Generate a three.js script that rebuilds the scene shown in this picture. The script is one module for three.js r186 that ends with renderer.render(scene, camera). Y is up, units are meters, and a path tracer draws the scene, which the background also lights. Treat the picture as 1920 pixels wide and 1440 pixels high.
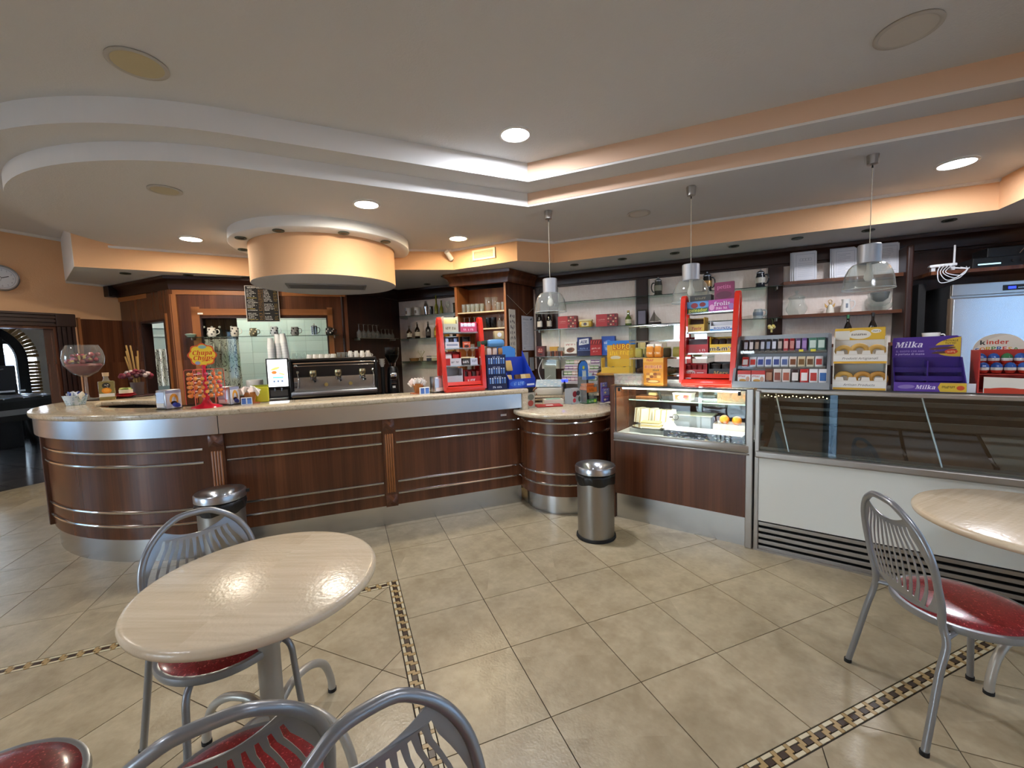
import * as THREE from 'three';
import { RoundedBoxGeometry } from 'three/addons/geometries/RoundedBoxGeometry.js';
import { mergeGeometries, toCreasedNormals } from 'three/addons/utils/BufferGeometryUtils.js';
import { RectAreaLightUniformsLib } from 'three/addons/lights/RectAreaLightUniformsLib.js';

// ---------- camera, sky, exposure ----------
RectAreaLightUniformsLib.init();
const scene = new THREE.Scene();
const camera = new THREE.PerspectiveCamera(2 * Math.atan(720 / 792.85) * 180 / Math.PI, 4 / 3, 0.05, 60);
camera.position.set(0, 1.5022, 0);
camera.rotation.set(-4.629 * Math.PI / 180, 0, -1.796 * Math.PI / 180, 'YXZ');
const renderer = new THREE.WebGLRenderer({ antialias: true });
renderer.toneMapping = THREE.LinearToneMapping;
renderer.toneMappingExposure = 3.2;
renderer.shadowMap.enabled = true;
{ // clear bright sky, the same all round
  const w = 64, h = 64, a = new Float32Array(w * h * 4);
  for (let y = 0; y < h; y++) for (let x = 0; x < w; x++) {
    const e = Math.max(0, (y / (h - 1) - 0.5) * 2), k = Math.pow(e, 0.55), i = (y * w + x) * 4;
    a[i] = 1.0 - 0.62 * k; a[i + 1] = 1.06 - 0.44 * k; a[i + 2] = 1.18 - 0.14 * k; a[i + 3] = 1;
  }
  const sky = new THREE.DataTexture(a, w, h, THREE.RGBAFormat, THREE.FloatType);
  sky.mapping = THREE.EquirectangularReflectionMapping; sky.magFilter = THREE.LinearFilter; sky.needsUpdate = true;
  scene.background = sky; scene.backgroundIntensity = 6.5;
}

// ---------- helpers ----------
let seed = 20240611;
const rnd = (a = 0, b = 1) => { seed = (seed * 1664525 + 1013904223) >>> 0; return a + (b - a) * seed / 4294967296; };
const D = Math.PI / 180, V2 = (x, y) => new THREE.Vector2(x, y), V3 = (x, y, z) => new THREE.Vector3(x, y, z);
const used = {};
const nth = (k) => ['first', 'second', 'third', 'fourth', 'fifth', 'sixth', 'seventh', 'eighth', 'ninth', 'tenth', 'eleventh', 'twelfth', 'thirteenth'][k];
const numbered = (n) => { const k = used[n] = (used[n] ?? -1) + 1; return k ? n + '_' + String(k).padStart(3, '0') : n; };
function tag(o, label, category, group) { o.userData = { label, category }; if (group) o.userData.group = group; return o; }
function part(name, geo, mat, parent) { const m = new THREE.Mesh(geo, mat); m.name = name; m.castShadow = m.receiveShadow = true; parent.add(m); return m; }
function thing(name, label, category, group) { const g = new THREE.Group(); g.name = numbered(name); scene.add(g); return tag(g, label, category, group); }
function solo(name, geo, mat, label, category, group) { const m = part(numbered(name), geo, mat, scene); return tag(m, label, category, group); }
function struct(name, geo, mat, parent) { const m = part(parent ? name : numbered(name), geo, mat, parent || scene); if (!parent) m.userData.kind = 'structure'; return m; }
function structGroup(name) { const g = new THREE.Group(); g.name = numbered(name); g.userData.kind = 'structure'; scene.add(g); return g; }
function copy(o, label) { const c = o.clone(); c.name = numbered(o.name.replace(/_\d{3}$/, '')); c.userData = { ...o.userData }; if (label) c.userData.label = label; scene.add(c); return c; }
// a frame along a wall or a counter: s runs to the right, d comes out of it
function frame(ox, oz, deg) {
  const a = deg * D, c = Math.cos(a), n = Math.sin(a);
  return { a, P: (s, d) => [ox + c * s - n * d, oz + n * s + c * d] };
}
function put(o, f, s, y, d, turn = 0) { const [x, z] = f.P(s, d); o.position.set(x, y, z); o.rotation.set(0, -f.a + turn * D, 0); return o; }
const KF = frame(0.06, -4.08, -21.6), SF = frame(1.725, -2.983, 38), RW = frame(0.40, -6.46, 24.1), F2 = frame(-4.40, -5.60, -21), F1 = frame(-5.62, -6.19, 27), CW = frame(-5.85, -5.73, -69.5), F3 = frame(-2.46, -6.34, -66), BX = frame(-0.78, -6.12, 20);

// texture coordinates in metres, laid on by the way each face points
function uvm(g) {
  if (g.index) g = g.toNonIndexed();
  if (!g.attributes.normal) g.computeVertexNormals();
  const p = g.attributes.position, n = g.attributes.normal, uv = new Float32Array(p.count * 2);
  for (let t = 0; t < p.count; t += 3) {
    let ax = 0, ay = 0, az = 0;
    for (let k = 0; k < 3; k++) { ax += n.getX(t + k); ay += n.getY(t + k); az += n.getZ(t + k); }
    ax = Math.abs(ax); ay = Math.abs(ay); az = Math.abs(az);
    for (let k = 0; k < 3; k++) {
      const i = t + k, x = p.getX(i), y = p.getY(i), z = p.getZ(i);
      if (ay > ax && ay > az) { uv[2 * i] = x; uv[2 * i + 1] = z; } else if (ax > az) { uv[2 * i] = z; uv[2 * i + 1] = y; } else { uv[2 * i] = x; uv[2 * i + 1] = y; }
    }
  }
  g.setAttribute('uv', new THREE.BufferAttribute(uv, 2));
  return g;
}
// box: centred in x and z, standing on y
function bx(w, h, d, x = 0, y = 0, z = 0, r = 0) {
  const g = r ? new RoundedBoxGeometry(w, h, d, 1, Math.min(r, w / 2.01, h / 2.01, d / 2.01)) : new THREE.BoxGeometry(w, h, d);
  g.translate(x, y + h / 2, z); return uvm(g);
}
const merge = (...l) => { l = l.flat().map((g) => { g = g.index ? g.toNonIndexed() : g; for (const k of Object.keys(g.attributes)) if (!['position', 'normal', 'uv'].includes(k)) g.deleteAttribute(k); g.morphAttributes = {}; return g; }); return mergeGeometries(l); };
function cyl(r1, r2, h, x = 0, y = 0, z = 0, n = 20) { const g = new THREE.CylinderGeometry(r2, r1, h, n); g.translate(x, y + h / 2, z); return g; }
function ball(r, x = 0, y = 0, z = 0, n = 14) { const g = new THREE.SphereGeometry(r, n, Math.max(6, n - 4)); g.translate(x, y, z); return g; }
function lathe(pts, n = 24) { return new THREE.LatheGeometry(pts.map(([x, y]) => V2(x, y)), n); }
function shell(pts, t = 0.002, n = 20) { return lathe([...pts, ...[...pts].reverse().map(([x, y]) => [Math.max(0.0004, x - t), y + (x < 0.001 ? t : 0)])], n); }
function tube(pts, r, seg = 24, rad = 8, closed = false, tension = 0.5) { return new THREE.TubeGeometry(new THREE.CatmullRomCurve3(pts.map((p) => V3(...p)), closed, 'catmullrom', tension), seg, r, rad, closed); }
function bar(a, b, r, n = 8) { const A = V3(...a), B = V3(...b), g = new THREE.CylinderGeometry(r, r, A.distanceTo(B), n); g.applyQuaternion(new THREE.Quaternion().setFromUnitVectors(V3(0, 1, 0), B.clone().sub(A).normalize())); const m = A.add(B).multiplyScalar(0.5); g.translate(m.x, m.y, m.z); return g; }
// prism over a plan polygon [[x, z], ...]
function prism(pts, y0, y1, bevel = 0, holes = []) {
  const s = new THREE.Shape(pts.map(([x, z]) => V2(x, -z)));
  for (const h of holes) s.holes.push(new THREE.Path(h.map(([x, z]) => V2(x, -z))));
  const g = new THREE.ExtrudeGeometry(s, bevel ? { depth: y1 - y0 - 2 * bevel, bevelEnabled: true, bevelThickness: bevel, bevelSize: bevel, bevelOffset: -bevel, bevelSegments: 2, curveSegments: 4 } : { depth: y1 - y0, bevelEnabled: false, curveSegments: 4 });
  g.rotateX(-Math.PI / 2); g.translate(0, y0 + bevel, 0);
  return g;
}
const smooth = (g, a = 0.7) => toCreasedNormals(g.index ? g.toNonIndexed() : g, a);
// upright plate cut from a shape [[x, y], ...], thickness t, face at z = t
function plate(pts, t, holes = [], bevel = 0) {
  const s = new THREE.Shape(pts.map((p) => V2(...p)));
  for (const h of holes) s.holes.push(new THREE.Path(h.map((p) => V2(...p))));
  return new THREE.ExtrudeGeometry(s, { depth: t, bevelEnabled: bevel > 0, bevelSize: bevel, bevelThickness: bevel, bevelSegments: 1, curveSegments: 4 });
}
// profile [[d, y], ...] swept along a plan line, d to the viewer's side of it
function sweep(line, prof, closedProfile = true) {
  const n = line.length, nor = [], len = [0];
  for (let i = 0; i < n; i++) {
    const seg = (k) => { const [ax, az] = line[k], [bx_, bz] = line[k + 1], l = Math.hypot(bx_ - ax, bz - az); return [-(bz - az) / l, (bx_ - ax) / l]; };
    const p = i > 0 ? seg(i - 1) : seg(i), q = i < n - 1 ? seg(i) : seg(i - 1), m = [p[0] + q[0], p[1] + q[1]], dot = (p[0] * q[0] + p[1] * q[1]);
    const f = 1 / (1 + Math.max(-0.6, dot)); nor.push([m[0] * f, m[1] * f]);
    if (i) len.push(len[i - 1] + Math.hypot(line[i][0] - line[i - 1][0], line[i][1] - line[i - 1][1]));
  }
  const pr = closedProfile ? [...prof, prof[0]] : prof, pl = [0];
  for (let k = 1; k < pr.length; k++) pl.push(pl[k - 1] + Math.hypot(pr[k][0] - pr[k - 1][0], pr[k][1] - pr[k - 1][1]));
  const pos = [], uv = [], at = (i, k) => [line[i][0] + nor[i][0] * pr[k][0], pr[k][1], line[i][1] + nor[i][1] * pr[k][0]];
  for (let i = 0; i < n - 1; i++) for (let k = 0; k < pr.length - 1; k++) {
    const A = at(i, k), B = at(i + 1, k), C = at(i + 1, k + 1), E = at(i, k + 1);
    const ua = [len[i], Math.abs(pr[k][1] - pr[k + 1][1]) > 1e-4 ? pr[k][1] : pl[k]], ub = [len[i + 1], ua[1]], ue = [len[i], Math.abs(pr[k][1] - pr[k + 1][1]) > 1e-4 ? pr[k + 1][1] : pl[k + 1]], uc = [len[i + 1], ue[1]];
    pos.push(...A, ...B, ...C, ...A, ...C, ...E); uv.push(...ua, ...ub, ...uc, ...ua, ...uc, ...ue);
  }
  if (closedProfile) for (const i of [0, n - 1]) for (const f of THREE.ShapeUtils.triangulateShape(prof.map((p) => V2(...p)), [])) for (const k of f) { pos.push(...at(i, k)); uv.push(prof[k][0], prof[k][1]); }
  const g = new THREE.BufferGeometry();
  g.setAttribute('position', new THREE.Float32BufferAttribute(pos, 3)); g.setAttribute('uv', new THREE.Float32BufferAttribute(uv, 2)); g.computeVertexNormals();
  return smooth(g, 0.5);
}
const rectProfile = (d0, d1, y0, y1) => [[d1, y0], [d1, y1], [d0, y1], [d0, y0]];
const roundProfile = (d, y, r, n = 8) => Array.from({ length: n }, (_, k) => [d + r * Math.cos(k / n * 2 * Math.PI), y + r * Math.sin(k / n * 2 * Math.PI)]);
const lineOf = (f, s0, s1, d = 0) => [f.P(s0, d), f.P(s1, d)];
const arc = (cx, cz, r, a0, a1, n) => Array.from({ length: n + 1 }, (_, k) => { const t = (a0 + (a1 - a0) * k / n) * D; return [cx + r * Math.cos(t), cz + r * Math.sin(t)]; });

// ---------- noise and textures ----------
const grid = (n, s) => { const keep = seed; seed = s; const a = Float32Array.from({ length: n * n }, () => rnd()); seed = keep; return a; };
const G64 = grid(64, 11), G64b = grid(64, 77);
function vnoise(g, x, y) { const xi = Math.floor(x), yi = Math.floor(y), fx = x - xi, fy = y - yi, sx = fx * fx * (3 - 2 * fx), sy = fy * fy * (3 - 2 * fy), at = (a, b) => g[((b % 64 + 64) % 64) * 64 + ((a % 64 + 64) % 64)]; return (at(xi, yi) * (1 - sx) + at(xi + 1, yi) * sx) * (1 - sy) + (at(xi, yi + 1) * (1 - sx) + at(xi + 1, yi + 1) * sx) * sy; }
const fbm = (x, y, o = 4, g = G64) => { let v = 0, a = 0.5, t = 0; for (let k = 0; k < o; k++) { v += a * vnoise(g, x, y); t += a; a /= 2; x *= 2; y *= 2; } return v / t; };
function paint(w, h, f, srgb = true) { // f(u, v) -> [r, g, b] 0..255
  const a = new Uint8Array(w * h * 4);
  for (let y = 0; y < h; y++) for (let x = 0; x < w; x++) { const c = f(x / w, y / h), i = (y * w + x) * 4; for (let k = 0; k < 3; k++) a[i + k] = Math.max(0, Math.min(255, c[k] ?? c[0])); a[i + 3] = 255; }
  const t = new THREE.DataTexture(a, w, h); t.wrapS = t.wrapT = THREE.RepeatWrapping; t.magFilter = THREE.LinearFilter; t.minFilter = THREE.LinearMipmapLinearFilter; if (srgb) t.colorSpace = THREE.SRGBColorSpace; t.needsUpdate = true;
  return t;
}
const per = (t, x, y) => { const c = t.clone(); c.repeat.set(1 / x, 1 / y); c.needsUpdate = true; return c; }; // one repeat per x by y metres
const lerp3 = (a, b, t) => [0, 1, 2].map((k) => a[k] + (b[k] - a[k]) * t);
const woodTex = paint(512, 512, (u, v) => { const s = 64 / 512; const f = fbm(u * 64 * 1, v * 2, 3), w = fbm(u * 16, v * 1 + 7, 2, G64b), l = fbm(u * 64 * 2, v * 4, 2, G64b); const q = fbm(u * 4 + 2, v * 0.5 + 1, 2, G64); let t = 0.55 * q + 0.25 * w + 0.16 * f + 0.12 * (l - 0.5); t = (t - 0.22) * 1.55; return lerp3([60, 31, 19], [138, 84, 52], t); });
const woodLightTex = paint(512, 512, (u, v) => { const f = fbm(u * 64, v * 2, 3), w = fbm(u * 16, v * 1 + 3, 2, G64b); return lerp3([120, 68, 32], [198, 130, 70], (0.3 * f + 0.5 * w + 0.1) * 0.9); });
const tileTex = paint(1024, 1024, (u, v) => { const a = fbm(u * 16, v * 16, 5), b = fbm(u * 64 + 9, v * 64, 3, G64b), c = fbm(u * 4 + 5, v * 4, 2, G64b); const t = 0.55 * a + 0.25 * b + 0.35 * c - 0.1; return lerp3([138, 123, 96], [200, 187, 158], t); });
const tileBump = paint(512, 512, (u, v) => [255 * fbm(u * 64, v * 64, 3)], false);
const stoneTex = paint(512, 512, (u, v) => { const a = fbm(u * 32, v * 32, 4), b = fbm(u * 64, v * 64 + 5, 2, G64b); let t = 0.6 * a + 0.4 * b; const c = lerp3([170, 152, 122], [222, 208, 184], t * 1.1); return vnoise(G64b, u * 64, v * 64) > 0.9 ? lerp3(c, [120, 100, 78], 0.55) : c; });
const tableTex = paint(512, 512, (u, v) => { const f = fbm(u * 4, v * 64, 4), w = fbm(u * 4 + 3, v * 16, 3, G64b); return lerp3([198, 178, 146], [232, 216, 190], 0.5 * f + 0.5 * w); });
const slateTex = paint(512, 512, (u, v) => { const a = fbm(u * 16, v * 16, 5), b = fbm(u * 8, v * 8 + 3, 2, G64b); return lerp3([40, 38, 40], [104, 98, 96], a * 0.6 + b * 0.5 - 0.05); });
const vinylTex = paint(256, 256, (u, v) => { const a = fbm(u * 32, v * 32, 3), sp = vnoise(G64, u * 64, v * 64); return sp > 0.86 ? [206, 92, 92] : lerp3([104, 14, 24], [150, 26, 38], a); });
const paperTex = paint(512, 512, (u, v) => { const a = fbm(u * 64, v * 16, 3), b = fbm(u * 8, v * 8, 3, G64b); return lerp3([228, 208, 194], [252, 242, 232], 0.45 * a + 0.55 * b); });
const paperBump = paint(512, 512, (u, v) => [255 * (0.6 * fbm(u * 16, v * 64, 3) + 0.4 * fbm(u * 64, v * 64, 2, G64b))], false);
const plasterBump = paint(512, 512, (u, v) => [255 * (0.5 * fbm(u * 64, v * 64, 2) + 0.5 * fbm(u * 32, v * 32, 3, G64b))], false);
const brickTex = paint(256, 256, (u, v) => lerp3([150, 118, 78], [206, 176, 126], fbm(u * 32, v * 32, 4)));
const curtainTex = (() => { const c = document.createElement('canvas'); c.width = 512; c.height = 512; const x = c.getContext('2d'); x.fillStyle = '#e6e2d8'; x.fillRect(0, 0, 512, 512); x.lineCap = 'round';
  for (let k = 0; k < 120; k++) { x.strokeStyle = x.fillStyle = rnd() < 0.75 ? '#2a2624' : '#77706a'; x.lineWidth = rnd(2, 7); const X = rnd(0, 512), Y = rnd(0, 512); x.beginPath(); x.moveTo(X, Y); x.bezierCurveTo(X + rnd(-50, 50), Y + rnd(0, 60), X + rnd(-60, 60), Y + rnd(10, 70), X + rnd(-30, 30), Y + rnd(30, 90)); x.stroke(); if (k % 3 === 0) { x.beginPath(); x.ellipse(X, Y, rnd(4, 11), rnd(4, 16), rnd(0, 3), 0, 7); x.fill(); } }
  const t = new THREE.CanvasTexture(c); t.colorSpace = THREE.SRGBColorSpace; t.wrapS = t.wrapT = THREE.RepeatWrapping; return t; })();

const turned = (t) => { const c = t.clone(); c.rotation = Math.PI / 2; return c; };
const std = (o) => new THREE.MeshStandardMaterial(o), phy = (o) => new THREE.MeshPhysicalMaterial(o);
const cache = {};
const col = (c, roughness = 0.55, metalness = 0) => cache[c + '/' + roughness + '/' + metalness] ??= std({ color: c, roughness, metalness });
const M = {
  wood: std({ map: per(woodTex, 0.9, 1.5), roughness: 0.26 }), woodLight: std({ map: per(woodLightTex, 0.9, 1.5), roughness: 0.36 }), woodH: std({ map: turned(per(woodTex, 1.5, 0.9)), roughness: 0.26 }), woodLightH: std({ map: turned(per(woodLightTex, 1.5, 0.9)), roughness: 0.36 }), woodDarkH: std({ map: turned(per(woodTex, 1.3, 0.7)), color: '#8a7068', roughness: 0.4 }), woodDark: std({ map: per(woodTex, 0.7, 1.3), color: '#8a7068', roughness: 0.4 }),
  steel: std({ color: '#c4c6c8', metalness: 1, roughness: 0.27 }), steelPlain: std({ color: '#b9bcc0', metalness: 1, roughness: 0.28 }), chrome: std({ color: '#dcdee0', metalness: 1, roughness: 0.1 }), alu: std({ color: '#a8a49e', metalness: 0.85, roughness: 0.38 }),
  stone: std({ map: per(stoneTex, 0.6, 0.6), roughness: 0.14 }), tableTop: std({ map: per(tableTex, 0.9, 0.6), roughness: 0.24, bumpMap: per(plasterBump, 0.5, 0.5), bumpScale: 0.0009 }),
  tile: std({ map: per(tileTex, 1.4, 1.4), roughness: 0.3, bumpMap: per(tileBump, 0.5, 0.5), bumpScale: 0.0006 }), grout: col('#3a3128', 0.9), slate: std({ map: per(slateTex, 1.2, 1.2), roughness: 0.22 }),
  ceil: std({ color: '#d2d2d1', roughness: 0.9, bumpMap: per(plasterBump, 0.4, 0.4), bumpScale: 0.0012 }), white: col('#e8e6e1', 0.7), peach: col('#e6c3a4', 0.8), orange: std({ color: '#e9b98c', roughness: 0.85, bumpMap: per(plasterBump, 0.4, 0.4), bumpScale: 0.0012 }),
  paper: std({ map: per(paperTex, 0.8, 0.8), roughness: 0.28, bumpMap: per(paperBump, 0.5, 0.5), bumpScale: 0.002 }), vinyl: phy({ map: per(vinylTex, 0.25, 0.25), roughness: 0.3, clearcoat: 0.7, clearcoatRoughness: 0.15 }),
  chair: phy({ color: '#8f9296', roughness: 0.33, metalness: 0.6, clearcoat: 0.3, clearcoatRoughness: 0.15 }), black: col('#0c0c0e', 0.35), blackMatt: col('#141313', 0.7), rubber: col('#151515', 0.8),
  pane: phy({ color: '#f3f8f6', transmission: 1, roughness: 0.0, thickness: 0, ior: 1.5 }), paneGreen: phy({ color: '#cfe6dc', transmission: 1, roughness: 0.02, thickness: 0 }), glass: phy({ color: '#f2f6f4', transmission: 0.92, roughness: 0.02, thickness: 0, ior: 1.5 }), glassGrey: phy({ color: '#8d9694', transmission: 1, roughness: 0.06, thickness: 0 }),
  porcelain: phy({ color: '#ece9e2', roughness: 0.18, clearcoat: 0.5 }), red: phy({ color: '#dc301e', roughness: 0.25, clearcoat: 0.4 }), bottleGreen: phy({ color: '#16281a', roughness: 0.08, clearcoat: 0.6 }), bottleDark: phy({ color: '#120d0b', roughness: 0.08, clearcoat: 0.6 }),
};

// ---------- printed matter: one sheet shared by all labels ----------
const sheets = [];
function sheet() { const c = document.createElement('canvas'); c.width = c.height = 2048; const t = new THREE.CanvasTexture(c); t.colorSpace = THREE.SRGBColorSpace; const s = { c, x: c.getContext('2d'), t, cx: 0, cy: 0, row: 0 }; sheets.push(s); return s; }
function print(w, h, draw, o = {}) {
  let s = sheets[sheets.length - 1] || sheet();
  if (s.cx + w + 2 > 2048) { s.cx = 0; s.cy += s.row + 2; s.row = 0; }
  if (s.cy + h + 2 > 2048) s = sheet();
  const x = s.x; x.save(); x.translate(s.cx, s.cy); x.beginPath(); x.rect(0, 0, w, h); x.clip(); draw(x, w, h); x.restore();
  const t = s.t.clone(); t.repeat.set((w - 2) / 2048, (h - 2) / 2048); t.offset.set((s.cx + 1) / 2048, 1 - (s.cy + h - 1) / 2048);
  s.cx += w + 2; s.row = Math.max(s.row, h);
  return std({ map: t, roughness: o.roughness ?? 0.4, ...(o.emit ? { emissive: '#ffffff', emissiveMap: t, emissiveIntensity: o.emit } : {}) });
}
function word(x, s, X, Y, size, fill, o = {}) { x.save(); x.translate(X, Y); if (o.rot) x.rotate(o.rot); if (o.skew) x.transform(1, 0, o.skew, 1, 0, 0); x.font = (o.style || 'bold') + ' ' + size + 'px ' + (o.font || 'sans-serif'); x.textAlign = o.align || 'center'; x.textBaseline = 'middle'; const m = o.max || 1e4; if (o.line) { x.lineWidth = o.lw || size / 5; x.strokeStyle = o.line; x.lineJoin = 'round'; x.strokeText(s, 0, 0, m); } x.fillStyle = fill; x.fillText(s, 0, 0, m); x.restore(); }
// lettering too small to read in the photograph: a row of uneven strokes
function scrib(x, X, Y, w, h, c) { x.fillStyle = c; const keep = seed; seed = Math.floor(X * 97 + Y * 131 + w * 7) + 5; for (let p = X - w / 2; p < X + w / 2 - h * 0.2;) { const q = h * rnd(0.25, 0.6); if (rnd() < 0.86) { x.fillRect(p, Y - h / 2 + rnd(0, h * 0.2), q * 0.5, h * rnd(0.7, 0.95)); x.fillRect(p, Y + (rnd() < 0.5 ? -h * 0.45 : h * 0.2), q * 0.9, h * 0.2); } p += q + h * 0.1; } seed = keep; }
const fillAll = (x, w, h, c) => { x.fillStyle = c; x.fillRect(0, 0, w, h); };
const blob = (x, X, Y, rx, ry, c, rot = 0) => { x.fillStyle = c; x.beginPath(); x.ellipse(X, Y, rx, ry, rot, 0, 7); x.fill(); };
const rect = (x, X, Y, w, h, c) => { x.fillStyle = c; x.fillRect(X, Y, w, h); };
const card = (w, h, x = 0, y = 0, z = 0) => { const g = new THREE.PlaneGeometry(w, h); g.translate(x, y + h / 2, z); return g; };
// closed printed carton standing on y = 0, print on its front (+z)
function carton(name, label, category, w, h, d, side, front, group) {
  const t = thing(name, label, category, group);
  part('carton', bx(w, h, d), col(side, 0.45), t);
  part('front_print', card(w * 0.995, h * 0.995, 0, h * 0.0025, d / 2 + 0.0006), front, t);
  return t;
}

// ---------- the room ----------
const C0 = 2.85, C1 = 2.973, C2 = 3.131, T = 0.45;
function wall(name, f, s0, s1, y0, y1, mat, holes = [], t = 0.12, parent) {
  const foot = [[s0, y0]]; for (const [p, q, c, e] of holes) if (c <= y0) foot.push([p, y0], [p, e], [q, e], [q, y0]);   // doorways notch the foot of the wall
  const g = uvm(plate([...foot, [s1, y0], [s1, y1], [s0, y1]], t, holes.filter((h) => h[2] > y0).map(([p, q, c, e]) => [[p, c], [q, c], [q, e], [p, e]])));
  g.translate(0, 0, -t);
  return put(struct(name, g, mat, parent), f, 0, 0, 0);
}
const rightWall = frame(...RW.P(5.6, 0), 24.1 + 90);   // runs from the back corner towards the viewer
const leftHole = [-5.0, -2.7, 0.12, 2.45];
wall('wall_left', CW, -9.2, 0.62, 0, C2, M.orange, [leftHole, [-1.7, -0.19, 0, 1.985]], 0.2);
wall('wall_back', RW, -2.75, 5.7, 0, C0, M.paper);
const rightHoles = [[1.4, 3.4, 0.12, 2.45], [3.6, 5.4, 0.12, 2.45], [5.6, 7.1, 0.12, 2.45]];
wall('wall_right', rightWall, -0.2, 8.6, 0, C2, M.orange, rightHoles, 0.2);
const backWall = frame(3.4, 2.9, 180);
const frontHoles = [[0.3, 1.6, 0.12, 2.4], [5.7, 6.05, 0.12, 2.4], [7.9, 11.6, 0.12, 2.5]];
wall('wall_front', backWall, -0.6, 13.4, 0, C2, M.orange, frontHoles, 0.2);
function glazing(n, f, [a, b, c, e], mat) { // frame and pane of one opening
  const g = structGroup('window_' + n), w = b - a, h = e - c;
  put(g, f, (a + b) / 2, c, -0.1);
  for (const sx of [-1, 1]) part('window_frame', bx(0.06, h, 0.09, sx * (w / 2 - 0.03)), mat, g);
  for (const y of [0, h - 0.06]) part('window_frame', bx(w - 0.12, 0.06, 0.09, 0, y), mat, g);
  part('pane', bx(w - 0.12, h - 0.12, 0.006, 0, 0.06), M.pane, g);
}
rightHoles.forEach((h, k) => glazing(k + 1, rightWall, h, col('#3c3d40', 0.4, 0.5)));
[...frontHoles.map((h) => [backWall, h]), [CW, leftHole]].forEach(([f, h], k) => glazing(k + 4, f, h, col('#3c3d40', 0.4, 0.5)));
struct('ground_outside', bx(80, 0.1, 80, 0, -0.2, 0), col('#64666a', 0.9));
// houses across the street, mirrored in the steel
for (const [f, s, d, w] of [[rightWall, 3.5, -11, 26], [backWall, 5, -11, 26], [CW, -10, -13, 13]]) { const g = structGroup('wall_house_opposite'); put(g, f, s, 0, d); part('facade', bx(w, 7, 0.4), col('#78858f', 0.8), g); for (let i = 0; i < 5; i++) for (let j = 0; j < 2; j++) part('window', bx(1.2, 1.5, 0.06, -w / 2 + w * (i + 0.5) / 5, 1 + j * 3, 0.2), col('#2f3a48', 0.15), g); }

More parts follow.
